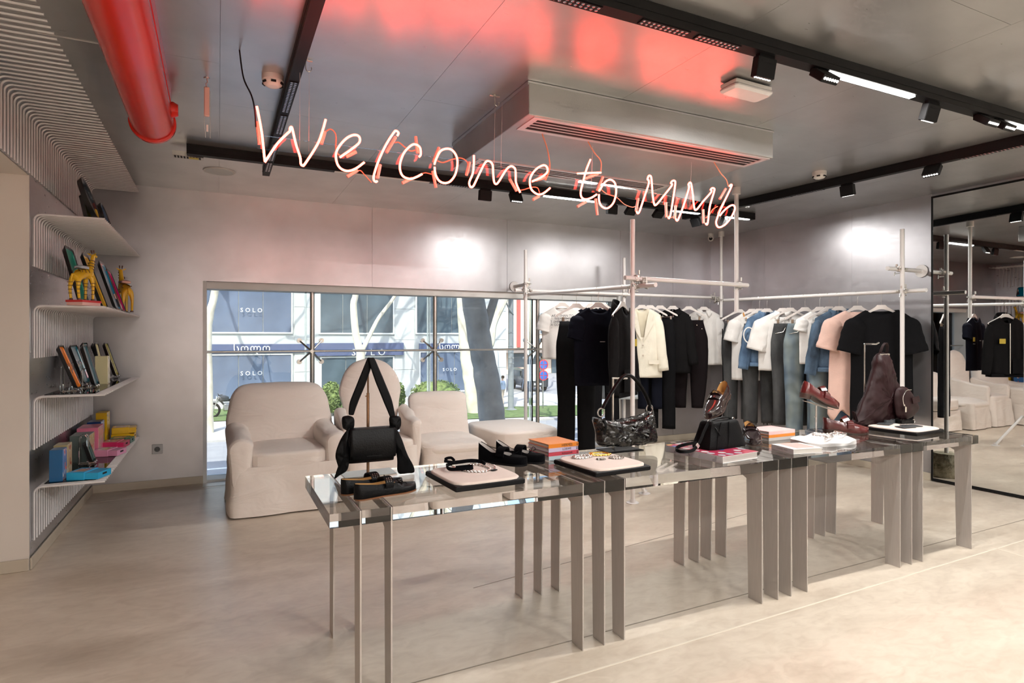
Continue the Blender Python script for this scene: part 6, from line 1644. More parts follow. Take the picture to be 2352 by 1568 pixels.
M_NAPPA = mat('black_soft_leather', (0.004, 0.004, 0.0045), 0.48, spec=0.10, var=0.1, bump=0.1, bscale=120)
M_PATENT = mat('black_crinkle_patent', (0.003, 0.003, 0.0035), 0.16, var=0.1, bump=0.5, bscale=60, coat=0.3)
M_VELVET = mat('black_velvet', (0.003, 0.003, 0.004), 0.95, spec=0.05, sheen=0.02)
M_BURG = mat('burgundy_leather', (0.10, 0.012, 0.012), 0.22, var=0.2, scale=12, coat=0.5)
M_OXBL = mat('oxblood_nylon', (0.019, 0.0055, 0.0065), 0.5, spec=0.25, var=0.15, scale=14, bump=0.35, bscale=18)
M_BROWNB = mat('black_cherry_leather', (0.02, 0.011, 0.012), 0.14, var=0.3, scale=10, coat=0.7)
M_TAN = flat('tan_lining', (0.55, 0.30, 0.10), 0.55)
M_GREYL = flat('grey_lining', (0.62, 0.58, 0.55), 0.6)
M_SOLE = flat('dark_sole', (0.05, 0.025, 0.018), 0.5)
M_SOLEB = flat('brown_sole', (0.25, 0.10, 0.04), 0.5)
M_CREAMV = mat('cream_suede_pad', (0.80, 0.68, 0.60), 0.95, var=0.03, scale=20, sheen=0.3)
M_SILV = flat('silver', (0.75, 0.74, 0.72), 0.2, metal=1.0)
M_GOLD = flat('gold', (0.83, 0.52, 0.12), 0.2, metal=1.0)
M_PAPER = flat('paper_edge', (0.78, 0.74, 0.68), 0.8)

# --- scarf handbag on a rod stand
st = thing('bag_stand', 'bronze rod stand on a square plate carrying the scarf handbag', 'stand', (0.605, 2.735, TT))
b = B(); b.cbox(-0.115, 0.115, -0.075, 0.06, 0.0005, 0.005, 0.0015); b.build('base_plate', M_STEEL, st, smooth=0)
b = B(); b.tube([(0, 0, 0.004), (0, 0, 0.36)], 0.0065, 12); b.build('lower_rod', M_BRONZE, st)
b = B(); b.tube([(0, 0, 0.34), (0, 0, 0.505)], 0.004, 10); b.tube([(0, 0, 0.505), (0, -0.05, 0.505), (0, -0.058, 0.515)], 0.004, 8); b.tube([(-0.012, 0, 0.345), (0.0, 0, 0.345)], 0.003, 6); b.build('upper_rod', M_BRONZE, st)
t = thing('handbag', 'black leather flap bag with long knotted scarf straps hanging on a stand', 'handbag', (0.605, 2.675, TT))
OX, OZ = -0.605, -TT
b = B(); rings = []
for k in range(15):
    f = k / 14; z = 0.762 + 0.142 * f
    d = 0.030 + 0.016 * math.sin(PI * min(1, f * 1.25) * 0.8); 
    if k == 14: d *= 0.55
    if k == 0: d *= 0.6
    hw = 0.099 * (1 - 0.02 * f)
    rings.append([(hw * c_ * (abs(c_) ** 5 + abs(s_) ** 5) ** -0.2, d * s_ * (abs(c_) ** 5 + abs(s_) ** 5) ** -0.2 * 0.9, z + OZ) for c_, s_ in [(math.cos(2 * PI * j / 32), math.sin(2 * PI * j / 32)) for j in range(32)]])
b.loft(rings); b.build('body', M_LEATH, t)
b = B()
def flap(u, v):
    x = (-0.098 + 0.196 * u)
    a = v
    if a < 0.25: return (x, 0.034 - 0.066 * (a / 0.25), 0.906 + 0.004 * math.sin(PI * a / 0.25) + OZ)
    g = (a - 0.25) / 0.75
    return (x, -0.036 - 0.016 * math.sin(PI * g * 0.8), 0.906 - 0.128 * g + OZ + (0.010 * abs(2 * u - 1) ** 6 if g > 0.9 else 0))
b.grid(flap, 14, 16); b.build('flap', M_LEATH, t, solid=0.005)
patch(t, 'embossed_mark', M_BLACKM, -0.03, 0.035, -0.0535, 0.795 + OZ - 0.002, 0.799 + OZ - 0.002, 0.001); patch(t, 'embossed_mark', M_BLACKM, -0.03, 0.035, -0.0535, 0.822 + OZ, 0.826 + OZ, 0.001)
for pts, ww in (([(0.002, 0.008, 1.216), (-0.041, 0.0, 1.105), (-0.075, 0.0, 1.021), (-0.086, 0.0, 0.968)], [0.036, 0.046, 0.044, 0.026]), ([(0.0, 0.004, 1.216), (0.035, 0.0, 1.121), (0.074, 0.0, 1.024), (0.098, 0.0, 0.948)], [0.036, 0.048, 0.048, 0.028])):
    b = B(); ribbon(b, [(x, y, z + OZ) for x, y, z in pts], ww, 0.010, side=(1, 0.35, 0)); b.build('scarf_strap', M_NAPPA, t, sub=1)
for (x, z, s_) in ((-0.098, 0.935, 1), (0.108, 0.925, 2)):
    b = B(); pillow(b, [(x - 0.022, z + 0.030), (x + 0.020, z + 0.026), (x + 0.026, z - 0.012), (x + 0.012, z - 0.034), (x - 0.018, z - 0.026), (x - 0.027, z + 0.002)], 0.04, 5, 0.006, 40, s_); b.v = [(q[0], q[1], q[2] + OZ) for q in b.v]; b.build('knot', M_NAPPA, t)
b = B(); pillow(b, [(-0.098, 0.912), (-0.135, 0.865), (-0.155, 0.80), (-0.145, 0.75), (-0.160, 0.702), (-0.135, 0.715), (-0.105, 0.735), (-0.097, 0.79), (-0.100, 0.86)], 0.03, 6, 0.010, 30, 3, y0=-0.02); b.v = [(q[0], q[1], q[2] + OZ + 0.004) for q in b.v]; b.build('scarf_tail', M_NAPPA, t)
b = B(); pillow(b, [(0.100, 0.905), (0.128, 0.855), (0.155, 0.785), (0.188, 0.706), (0.150, 0.700), (0.112, 0.706), (0.108, 0.77), (0.092, 0.86)], 0.026, 6, 0.006, 24, 7, y0=-0.03); b.v = [(q[0], q[1], q[2] + OZ + 0.002) for q in b.v]; b.build('scarf_tail', M_NAPPA, t)

# --- shoes
def shoe(t, L=0.255, w=0.043, side=0.048, heel=0.012, vamp=0.052, s_open=0.60, toe_h=0.03, back=0.06, upper=None, lining=None, sole=None, pointed=0.0, heel_block=None, thick=0.004, lift=0.0):
    """x runs from heel (-L/2) to toe (+L/2)"""
    N_ = 34; cols = []
    def hw(s_):
        base = 0.62 + 0.30 * math.sin(PI * min(1, s_ / 0.5) / 2) if s_ < 0.3 else None
        pts = [(0, 0.10), (0.012, 0.34), (0.035, 0.52), (0.08, 0.66), (0.18, 0.72), (0.40, 0.74), (0.62, 0.95), (0.74, 1.0), (0.86, 0.90 - 0.16 * pointed), (0.94, 0.68 - 0.22 * pointed), (0.985, 0.42 - 0.16 * pointed), (1.0, 0.16)]
        for (a, x), (c, y) in zip(pts, pts[1:]):
            if a <= s_ <= c: f = (s_ - a) / (c - a); f = f * f * (3 - 2 * f) if False else f; return w * (x + (y - x) * f)
        return w * 0.1
    def gz(s_):       # height of foot bed above ground (heel lift)
        f = min(1, max(0, (0.62 - s_) / 0.45)); return thick + lift * f * f * (3 - 2 * f)
    def top(s_):
        if s_ < s_open: 
            f = s_ / s_open; return back + (side - back) * min(1, f * 2.2) + (vamp - side) * max(0, (f - 0.75) / 0.25) ** 2
        g = (s_ - s_open) / (1 - s_open); return vamp + (toe_h - vamp) * g ** 0.75
    rows = []
    for k in range(N_ + 1):
        s_ = 0.5 - 0.5 * math.cos(PI * k / N_) if k < N_ * 0.3 or k > N_ * 0.7 else 0.5 - 0.5 * math.cos(PI * k / N_)
        x = -L / 2 + L * s_; W_ = hw(s_); g = gz(s_); H = top(s_)
        op = 0.0 if s_ > s_open + 0.02 else (1.0 if s_ < s_open - 0.015 else (s_open + 0.02 - s_) / 0.035)
        if s_ < 0.010: op = 0
        yo = 0.10 * w * math.sin(PI * s_)            # slight inner curve
        out = [(-0.93, 0.0), (-1.0, 0.14), (-1.0, 0.38), (-0.93, 0.66), (-0.78, 0.88)]
        row = [(W_ * a, g + H * c) for a, c in out]
        inner_open = [(-0.72, 1.0), (-0.66, 0.96), (-0.72, 0.5), (-0.66, 0.10), (0, 0.06), (0.66, 0.10), (0.72, 0.5), (0.66, 0.96), (0.72, 1.0)]
        inner_cl = [(-0.66, 0.95), (-0.52, 0.985), (-0.38, 1.0), (-0.2, 1.01), (0, 1.015), (0.2, 1.01), (0.38, 1.0), (0.52, 0.985), (0.66, 0.95)]
        for (a, c), (d_, e) in zip(inner_open, inner_cl): row.append((W_ * (a * op + d_ * (1 - op)), g + H * (c * op + e * (1 - op))))
        row += [(-a, c) for a, c in reversed(row[:5])]
        rows.append([(x, y + yo, z) for y, z in row])
    nC = len(rows[0])
    def part(name, c0, c1, rng, m):
        b = B(); vs = [p for r in rows[rng[0]:rng[1]] for p in r[c0:c1]]; n_ = c1 - c0; R = rng[1] - rng[0]
        b.add(vs, [(i * n_ + j, i * n_ + j + 1, (i + 1) * n_ + j + 1, (i + 1) * n_ + j) for i in range(R - 1) for j in range(n_ - 1)])
        return b
    ko = max(k for k in range(N_ + 1) if 0.5 - 0.5 * math.cos(PI * k / N_) < s_open + 0.02)
    b = part('upper', 0, 7, (0, N_ + 1), upper); b2 = part('upper', nC - 7, nC, (0, N_ + 1), upper); b.add(b2.v, b2.f)
    b3 = part('upper', 6, nC - 6, (ko, N_ + 1), upper); b.add(b3.v, b3.f); b4 = part('upper', 6, nC - 6, (0, 2), upper); b.add(b4.v, b4.f); b.add(rows[0], [tuple(range(nC))]); b.add(rows[-1], [tuple(range(nC))])
    b.build('upper', upper, t)
    part('lining', 6, nC - 6, (1, ko + 1), lining).build('lining', lining, t)
    # sole follows the foot bed
    b = B(); vs = []; fs = []
    for k in range(N_ + 1):
        s_ = 0.5 - 0.5 * math.cos(PI * k / N_); x = -L / 2 + L * s_; W_ = hw(s_) * 1.03 + 0.0012; g = gz(s_); yo = 0.10 * w * math.sin(PI * s_)
        vs += [(x, -W_ + yo, g - thick), (x, W_ + yo, g - thick), (x, W_ + yo, g + 0.001), (x, -W_ + yo, g + 0.001)]
    for k in range(N_):
        o = 4 * k
        for j in range(4): fs.append((o + j, o + (j + 1) % 4, o + 4 + (j + 1) % 4, o + 4 + j))
    fs += [(0, 1, 2, 3), (4 * N_ + 3, 4 * N_ + 2, 4 * N_ + 1, 4 * N_)]
    b.add(vs, fs); b.build('sole', sole, t)
    if lift > 0 or heel_block:
        rings = []
        for z, e in ((0.0, 0.92), (lift * 0.5, 0.95), (lift + 0.001, 1.0)):
            ring = []
            for j in range(18):
                a = 2 * PI * j / 18; ring.append((-L / 2 + L * 0.115 + L * 0.115 * e * math.cos(a), w * 0.70 * e * math.sin(a), z))
            rings.append(ring)
        b = B(); b.loft(rings); b.build('heel', sole if heel_block is None else heel_block, t)
def tab_strap(t, m, x, w, h, y0, th=0.006, wid=0.03):
    b = B(); ribbon(b, [(x, -y0, h * 0.55), (x + 0.002, -y0 * 0.82, h * 0.95), (x + 0.004, 0, h * 1.10), (x + 0.002, y0 * 0.82, h * 0.95), (x, y0, h * 0.55)], wid, th, 5, side=(1, 0, 0)); return b.build('strap', m, t)

def ballerina(lb, loc, rot):
    t = thing('flat_shoe', lb, 'shoe', loc, rot, 'black strapped leather flats')
    shoe(t, 0.262, 0.044, 0.044, 0.01, 0.030, 0.72, 0.026, 0.058, M_LEATH, M_TAN, M_SOLEB, 0.1)
    s_ = tab_strap(t, M_LEATH, -0.004, 0.04, 0.062, 0.037, 0.005, 0.034)
    b = B()
    for i in range(3):
        for j in range(3): b.lathe([(0, 0), (0.0022, 0.0004), (0.0018, 0.0016)], 6, Matrix.Translation((-0.013 + i * 0.009, -0.028 - 0.003 * j, 0.068 - 0.006 * j)) @ Matrix.Rotation(0.7, 4, 'X'))
    b.build('studs', M_SILV, s_)
    b = B(); c0 = Vector((0.062, 0, 0.036))
    for s2 in (-1, 1):
        b.tube(spline([c0, c0 + Vector((-0.004, s2 * 0.012, 0.012)), c0 + Vector((0.002, s2 * 0.022, 0.006)), c0], 4), 0.0016, 5); b.tube(spline([c0, c0 + Vector((0.012, s2 * 0.01, 0.002)), c0 + Vector((0.022, s2 * 0.018, -0.004))], 4), 0.0014, 5)
    b.build('bow', M_LEATH, t)
ballerina('nearer black leather flat with studded strap, front left of the table', (0.585, 2.335, TT + 0.0005), 0.28)
ballerina('farther black leather flat with studded strap, behind its pair', (0.555, 2.43, TT + 0.0005), 0.24)
def velvet_shoe(lb, loc, rot):
    t = thing('velvet_shoe', lb, 'shoe', loc, rot, 'black velvet strap shoes')
    shoe(t, 0.25, 0.046, 0.046, 0.012, 0.038, 0.66, 0.034, 0.092, M_VELVET, M_GREYL, M_BLACKP, -0.3, thick=0.008)
    tab_strap(t, M_VELVET, 0.0, 0.04, 0.072, 0.038, 0.007, 0.04)
    b = B(); c0 = Vector((0.055, 0, 0.05))
    for s2 in (-1, 1): b.tube(spline([c0, c0 + Vector((0.0, s2 * 0.03, 0.02)), c0 + Vector((0.012, s2 * 0.04, 0.008)), c0], 4), 0.0013, 5)
    b.build('bow', M_VELVET, t)
velvet_shoe('left velvet strap shoe beside the book stack', (1.235, 2.665, TT + 0.0005), -0.85)
velvet_shoe('right velvet strap shoe beside the book stack', (1.335, 2.675, TT + 0.0005), -0.80)
def loafer(lb, loc, rot, m, lining, tilt=0.0, group=None):
    t = thing('loafer', lb, 'shoe', loc, rot, group)
    shoe(t, 0.285, 0.051, 0.056, 0.02, 0.080, 0.52, 0.034, 0.076, m, lining, M_SOLE, 0.75, lift=0.022, thick=0.005)
    b = B(); ribbon(b, [(0.012, -0.046, 0.035), (0.014, -0.037, 0.070), (0.016, 0.0, 0.086), (0.014, 0.041, 0.070), (0.012, 0.050, 0.035)], 0.042, 0.004, 5, side=(1, 0, -0.25)); b.build('saddle_strap', m, t)
    b = B(); ribbon(b, [(-0.006, -0.028, 0.080), (-0.012, 0.0, 0.104), (-0.006, 0.031, 0.080)], 0.036, 0.004, 5, side=(1, 0, 0.55)); b.build('tongue', m, t)
    t.rotation_euler = (0, tilt, rot)
    return t
# loafers: burgundy pair, one on a stand
RT = math.radians(-12)
loafer('burgundy leather loafer tilted on the chrome stand', (3.385, 2.60, 0.897), RT, M_BURG, M_TAN, 0.30, 'burgundy loafers')
t = loafer('burgundy leather loafer standing on the table below the tilted one', (3.60, 2.575, TT + 0.0005), RT - 0.25, M_BURG, M_TAN, 0, 'burgundy loafers')
st = thing('shoe_stand', 'chrome shoe stand with sloped plate under the burgundy loafer', 'stand', (3.36, 2.60, TT))
b = B(); b.cbox(-0.07, 0.06, -0.05, 0.05, 0.0005, 0.005, 0.001); b.build('base_plate', M_CHROME, st, smooth=0)
b = B(); b.tube([(0, 0, 0.004), (0, 0, 0.185)], 0.006, 10); b.tube([(-0.014, 0, 0.115), (0.0, 0, 0.115)], 0.004, 8); b.build('post', M_CHROME, st)
b = B(); b.cbox(-0.09, 0.10, -0.03, 0.03, -0.003, 0.0, 0.001, Matrix.Translation((0.012, 0, 0.1895)) @ Matrix.Rotation(RT, 4, 'Z') @ Matrix.Rotation(0.30, 4, 'Y')); b.build('sloped_plate', M_CHROME, st, smooth=0)
loafer('black loafer raised on a clear block behind the boxy bag', (2.575, 2.63, 0.905), math.radians(-158), M_BROWNB, M_TAN, 0.38, 'black loafers')
loafer('black loafer on the table half hidden by the boxy bag', (2.80, 2.60, TT + 0.0005), math.radians(-130), M_BROWNB, M_TAN, 0, 'black loafers')
st = thing('acrylic_stand', 'clear acrylic riser under the raised black loafer', 'stand', (2.575, 2.63, TT), math.radians(-158 + 90))
b = B(); b.box(-0.04, 0.04, -0.035, -0.031, 0.0005, 0.165); b.box(-0.04, 0.04, 0.035, 0.039, 0.0005, 0.215); b.build('upright', M_CLEAR, st, smooth=0)
b = B(); b.add([(-0.04, -0.06, 0.152), (0.04, -0.06, 0.152), (0.04, 0.06, 0.238), (-0.04, 0.06, 0.238), (-0.04, -0.06, 0.155), (0.04, -0.06, 0.155), (0.04, 0.06, 0.241), (-0.04, 0.06, 0.241)], [(0, 3, 2, 1), (4, 5, 6, 7), (0, 1, 5, 4), (1, 2, 6, 5), (2, 3, 7, 6), (3, 0, 4, 7)]); b.build('sloped_top', M_CLEAR, st, smooth=0)

# --- display pads
def pad(lb, x, y, w, d, rot):
    t = thing('display_pad', lb, 'display pad', (x, y, TT + 0.0005), rot, 'cream suede display pads')
    b = B(); b.cbox(-w / 2, w / 2, -d / 2, d / 2, 0, 0.022, 0.004); b.build('black_tray', M_BLACKP, t, smooth=0)
    b = B(); soft_box(b, -w / 2 + 0.004, w / 2 - 0.004, -d / 2 + 0.004, d / 2 - 0.004, 0.014, 0.032, 0.008, 0.005); b.build('suede_top', M_CREAMV, t)
pad('cream pad with black ribbon choker, left on the table', 0.985, 2.415, 0.315, 0.335, 0.05)
pad('cream pad with gold and silver chains next to the book stack', 1.62, 2.395, 0.315, 0.335, 0.06)
pad('cream pad with small black leather goods at the far table end', 4.02, 2.475, 0.33, 0.34, 0.08)
PZ = TT + 0.0375
def chain(name, lb, cat, pts, m, link=0.008, r=0.0011, closed=False, z=PZ, group=None):
    P = spline([(x, y, 0) for x, y in pts], 8, closed)
    t0 = P[0].copy(); b = B(); acc = 0.0; last = P[0]; k = 0
    seq = P + ([P[0]] if closed else [])
    for i in range(1, len(seq)):
        d = seq[i] - seq[i - 1]; L_ = d.length
        while acc + L_ >= link * 0.72 * (k + 1):
            f = (link * 0.72 * (k + 1) - acc) / L_; c = seq[i - 1] + d * f - t0; a = math.atan2(d.y, d.x)
            M = Matrix.Translation((c.x, c.y, 0.003 + (0.0012 if k % 2 else 0))) @ Matrix.Rotation(a, 4, 'Z') @ Matrix.Rotation((0.5 if k % 2 else -0.5), 4, 'X')
            b.tube([(link / 2 * math.cos(q), link * 0.34 * math.sin(q), 0) for q in [2 * PI * j / 8 for j in range(8)]], r, 4, closed=True, M=M); k += 1
        acc += L_
    o = b.build(name, m, None, loc=(t0.x, t0.y, z)); return tag(o, lb, cat, group)
ch = chain('chain_necklace', 'silver curb chain lying on the pad with the ribbon choker', 'necklace', [(0.93, 2.54), (0.93, 2.46), (0.96, 2.40), (1.02, 2.375), (1.06, 2.42), (1.055, 2.50), (1.02, 2.55)], M_SILV, 0.011, 0.0016)
chain('chain_bracelet', 'short silver chain curving at the right of the first pad', 'bracelet', [(1.075, 2.40), (1.10, 2.46), (1.09, 2.53), (1.04, 2.555)], M_SILV, 0.010, 0.0014)
t = thing('ribbon_choker', 'black velvet ribbon choker tied in a bow on the first pad', 'necklace', (0.95, 2.51, PZ + 0.002))
b = B(); ribbon(b, [(-0.02, 0.04, 0.012), (0.03, 0.055, 0.010), (0.08, 0.05, 0.012), (0.12, 0.03, 0.008), (0.125, -0.005, 0.004)], 0.016, 0.004, side=(0, 0.5, 1)); b.build('band', M_VELVET, t)
b = B(); ribbon(b, [(-0.02, 0.03, 0.01), (-0.055, 0.0, 0.012), (-0.06, -0.06, 0.008), (-0.02, -0.085, 0.01), (0.03, -0.08, 0.008), (0.035, -0.06, 0.012), (-0.03, -0.05, 0.01)], 0.014, 0.004, side=(0, 0.3, 1)); b.build('loop', M_VELVET, t)
b = B(); ribbon(b, [(-0.02, 0.04, 0.01), (-0.04, 0.06, 0.026), (-0.01, 0.065, 0.03), (0.0, 0.045, 0.014), (-0.03, 0.03, 0.02), (-0.055, 0.03, 0.026)], 0.012, 0.003, side=(0, 0.6, 1)); b.build('bow', M_VELVET, t)
b = B(); b.cbox(-0.014, 0.014, -0.008, 0.008, 0, 0.004, 0.001); o = b.build('clasp_tag', M_BLACKM, None, loc=(1.065, 2.385, PZ + 0.001), rot=(0, 0, 0.2), smooth=0); tag(o, 'tiny dark clasp plate on the first pad', 'tag')
R_ = random.Random(4)
def tangle(lb, m, cx, cy, rx, ry, n, link):
    pts = [(cx + rx * math.cos(2 * PI * k / 9 + 0.4 * R_.random()) * R_.uniform(0.6, 1), cy + ry * math.sin(2 * PI * k / 9 + 0.4 * R_.random()) * R_.uniform(0.6, 1)) for k in range(n)]
    return chain('chain_necklace', lb, 'necklace', pts, m, link, 0.0016, True)
tangle('coiled silver chain on the second pad', M_SILV, 1.565, 2.475, 0.055, 0.045, 18, 0.011)
tangle('coiled gold chain on the second pad', M_GOLD, 1.68, 2.49, 0.06, 0.05, 27, 0.011)
t = chain('ring_cluster', 'small heap of silver rings at the middle of the second pad', 'rings', [(1.615 + 0.022 * math.cos(k * 2.4), 2.385 + 0.014 * math.sin(k * 2.4)) for k in range(10)], flat('aged_silver', (0.35, 0.33, 0.3), 0.3, metal=1.0), 0.011, 0.0018, True)
chain('chain_bracelet', 'dark braided bracelet loop on the second pad', 'bracelet', [(1.70 + 0.035 * math.cos(2 * PI * k / 8), 2.385 + 0.026 * math.sin(2 * PI * k / 8)) for k in range(8)], flat('aged_silver', (0.35, 0.33, 0.3), 0.3, metal=1.0), 0.009, 0.0022, True)

# --- books
def book(lb, x, y, z, w, d, h, cover, rot, title=None, tcol=None, tsize=0.016, spine='front', pages=M_PAPER, group=None, shear=0.0, tx=0.0):
    """spine towards -y; pages show on the other edges"""
    t = thing('book', lb, 'book', (x, y, z), rot, group)
    b = B(); c = 0.0025
    b.box(-w / 2, w / 2, -d / 2, d / 2, 0, c); b.box(-w / 2, w / 2, -d / 2, d / 2, h - c, h); b.box(-w / 2, w / 2, -d / 2, -d / 2 + c, c, h - c) if spine == 'front' else b.box(-w / 2, -w / 2 + c, -d / 2, d / 2, c, h - c)
    b.build('cover', cover, t, smooth=0)
    b = B(); b.box(-w / 2 + 0.004, w / 2 - 0.004, -d / 2 + 0.0026, d / 2 - 0.004, c + 0.0001, h - c - 0.0001) if spine == 'front' else b.box(-w / 2 + 0.0026, w / 2 - 0.004, -d / 2 + 0.004, d / 2 - 0.004, c + 0.0001, h - c - 0.0001)
    b.build('pages', pages, t, smooth=0)
    if title:
        if spine == 'front': text_part('spine_title', title, tsize, tcol, t, (tx, -d / 2 - 0.0004, h / 2), (PI / 2, 0, 0), 0.0002, shear=shear)
        else: text_part('spine_title', title, tsize, tcol, t, (-w / 2 - 0.0004, tx, h / 2), (PI / 2, 0, -PI / 2), 0.0002, shear=shear)
    return t
M_INK = flat('ink_black', (0.02, 0.02, 0.02), 0.6); M_INKR = flat('ink_red', (0.5, 0.05, 0.1), 0.6)
bz = TT + 0.0005; bx, by, bw, bdp = 1.552, 2.735, 0.178, 0.20
for lb, c, ti, col, sz, dx, rt in (('pale blue book at the bottom of the stack of four', (0.55, 0.66, 0.70), 'miu miu', M_INKR, 0.022, 0.0, 0.02), ('red book second from the bottom of the stack', (0.62, 0.07, 0.10), 'Schiaparelli', M_INK, 0.014, 0.003, -0.01),
                                  ('lilac book third from the bottom of the stack', (0.62, 0.52, 0.68), 'LOEWE', M_INK, 0.016, -0.002, 0.03), ('orange book on top of the stack', (0.80, 0.24, 0.02), 'HERM\u00c8S', M_INK, 0.018, 0.002, 0.0)):
    t = book(lb, bx + dx, by, bz, bw, bdp, 0.0195, flat('cover_' + ti[:4], c, 0.5), rt + 0.05, ti, col, sz, group='stacked fashion books', tx=0.02)
    b = B()
    for k in range(3): b.box(bw / 2 - 0.012, bw / 2 - 0.002, -bdp / 2 - 0.0006, -bdp / 2 + 0.0002, 0.003 + k * 0.005, 0.0055 + k * 0.005)
    b.build('spine_mark', M_INK, t, smooth=0)
    bz += 0.0197
DOTS = bpy.data.materials.new('dotted_cover'); nt_, N_, L_, P_ = nodes_of(DOTS)
tc_ = N_.new('ShaderNodeTexCoord'); vo_ = N_.new('ShaderNodeTexVoronoi'); vo_.voronoi_dimensions = '2D'; vo_.inputs['Scale'].default_value = 17; vo_.inputs['Randomness'].default_value = 0.35; L_.new(tc_.outputs['Object'], vo_.inputs['Vector'])
c1_ = N_.new('ShaderNodeValToRGB'); c1_.color_ramp.interpolation = 'CONSTANT'; e_ = c1_.color_ramp.elements
e_[0].color = (0.7, 0.68, 0.66, 1); e_[1].position = 0.25; e_[1].color = (0.05, 0.12, 0.42, 1)
for p_, cc in ((0.45, (0.80, 0.45, 0.03, 1)), (0.62, (0.55, 0.03, 0.06, 1)), (0.8, (0.5, 0.5, 0.55, 1))): q_ = e_.new(p_); q_.color = cc
sp_ = N_.new('ShaderNodeSeparateColor'); L_.new(vo_.outputs['Color'], sp_.inputs[0]); L_.new(sp_.outputs[1], c1_.inputs[0])
mk_ = N_.new('ShaderNodeMath'); mk_.operation = 'LESS_THAN'; mk_.inputs[1].default_value = 0.33; L_.new(vo_.outputs['Distance'], mk_.inputs[0])
mx_ = N_.new('ShaderNodeMix'); mx_.data_type = 'RGBA'; mx_.inputs[6].default_value = (0.42, 0.04, 0.09, 1); L_.new(mk_.outputs[0], mx_.inputs[0]); L_.new(c1_.outputs[0], mx_.inputs[7]); L_.new(mx_.outputs[2], P_.inputs['Base Color']); P_.inputs['Roughness'].default_value = 0.3
t = book('large art book with multicoloured dotted cover under the boxy bag', 2.30, 2.40, TT + 0.0005, 0.265, 0.375, 0.034, flat('cover_white', (0.8, 0.78, 0.76), 0.4), 0.10, None, None, spine='left', pages=flat('grey_pages', (0.62, 0.56, 0.52), 0.7))
b = B(); b.box(-0.1325, 0.1325, -0.1875, 0.1875, 0.034, 0.0348); b.build('dotted_cover', DOTS, t, smooth=0)
b = B(); b.box(-0.1331, -0.1325, -0.18, 0.18, 0.003, 0.031); b.build('spine_print', art_mat('spine_scribble', (0.72, 0.72, 0.74), [(0.5, 0.5, 0.53), (0.8, 0.8, 0.8)], 40), t, smooth=0)
bz = TT + 0.0005
for lb, c, ti, h in (('grey book under the two orange and pink ones', (0.62, 0.58, 0.55), None, 0.018), ('orange book between the grey and the pink one', (0.85, 0.28, 0.04), None, 0.017), ('blush pink book on top behind the white book', (0.85, 0.55, 0.53), None, 0.02)):
    book(lb, 3.02, 2.655, bz, 0.225, 0.175, h, flat('cover2_' + lb[:5], c, 0.45), 0.02, ti, flat('print_gold', (0.75, 0.45, 0.15), 0.5), 0.011, group='low stack of books behind the white book'); bz += h + 0.0003
t = book('white paperback lying in front of the pink books', 2.80, 2.285, TT + 0.0005, 0.185, 0.17, 0.026, flat('cover_white', (0.8, 0.78, 0.76), 0.4), -0.18, 'CHANEL WAY', flat('print_grey2', (0.45, 0.42, 0.4), 0.5), 0.013, spine='left')
b = B(); b.box(-0.05, 0.07, -0.06, 0.075, 0.026, 0.0266); b.build('cover_photo', art_mat('cover_photo', (0.75, 0.55, 0.5), [(0.8, 0.7, 0.66), (0.4, 0.25, 0.2)], 9), t, smooth=0)

# --- crinkled patent shoulder bag on its stand
st = thing('bag_stand', 'dark plate stand with steel post behind the crinkled bag', 'stand', (1.955, 2.72, TT))
b = B(); b.cbox(-0.11, 0.11, -0.075, 0.06, 0.0005, 0.006, 0.0015); b.build('base_plate', M_BLACKM, st, smooth=0)
b = B(); b.tube([(-0.025, 0.02, 0.005), (-0.025, 0.02, 0.385)], 0.006, 10); b.tube([(-0.03, 0.02, 0.388), (0.055, 0.0, 0.385)], 0.005, 8); b.build('post', M_STEEL, st)
t = thing('shoulder_bag', 'crinkled glossy black shoulder bag with ringed handle', 'handbag', (1.96, 2.665, 0.731))
b = B(); pillow(b, [(-0.198, 0.155), (-0.188, 0.08), (-0.185, 0.03), (-0.15, 0.004), (-0.05, -0.002), (0.09, -0.004), (0.195, 0.012), (0.192, 0.07), (0.185, 0.13), (0.163, 0.170), (0.06, 0.148), (-0.08, 0.135)], 0.125, 22, 0.010, 13, 5, per=10, p=3.2, crinkle=0.020); b.build('body', M_PATENT, t, smooth=60)
b = B(); ribbon(b, [(-0.19, -0.02, 0.150), (-0.10, -0.045, 0.120), (0.02, -0.05, 0.105), (0.12, -0.04, 0.135), (0.165, -0.02, 0.165)], 0.016, 0.006, side=(0, 0.4, 1)); b.build('top_fold', M_PATENT, t)
hp = [(-0.147, 0.203), (-0.122, 0.243), (-0.053, 0.332), (-0.005, 0.372), (0.046, 0.361), (0.104, 0.303), (0.148, 0.231), (0.156, 0.195)]
for dy in (-0.006, 0.006):
    b = B(); b.tube(spline([(x, dy, z) for x, z in hp], 6), 0.0075, 8); b.build('handle', M_LEATH, t)
for x, z in ((-0.158, 0.182), (0.158, 0.186)):
    b = B(); b.tube([(x + 0.020 * math.cos(a), 0, z + 0.022 * math.sin(a)) for a in [2 * PI * k / 20 for k in range(20)]], 0.0036, 7, closed=True); b.build('ring', M_SILV, t)
b = B(); b.tube([(0.15, -0.02, 0.20), (0.165, -0.02, 0.175), (0.17, -0.02, 0.15)], 0.004, 6); b.build('clasp', M_SILV, t)
b = B(); ribbon(b, [(-0.172, -0.045, 0.160), (-0.165, -0.055, 0.12), (-0.175, -0.055, 0.075)], 0.010, 0.003, side=(1, 0, 0)); b.build('zip_pull', M_LEATH, t)
b = B()
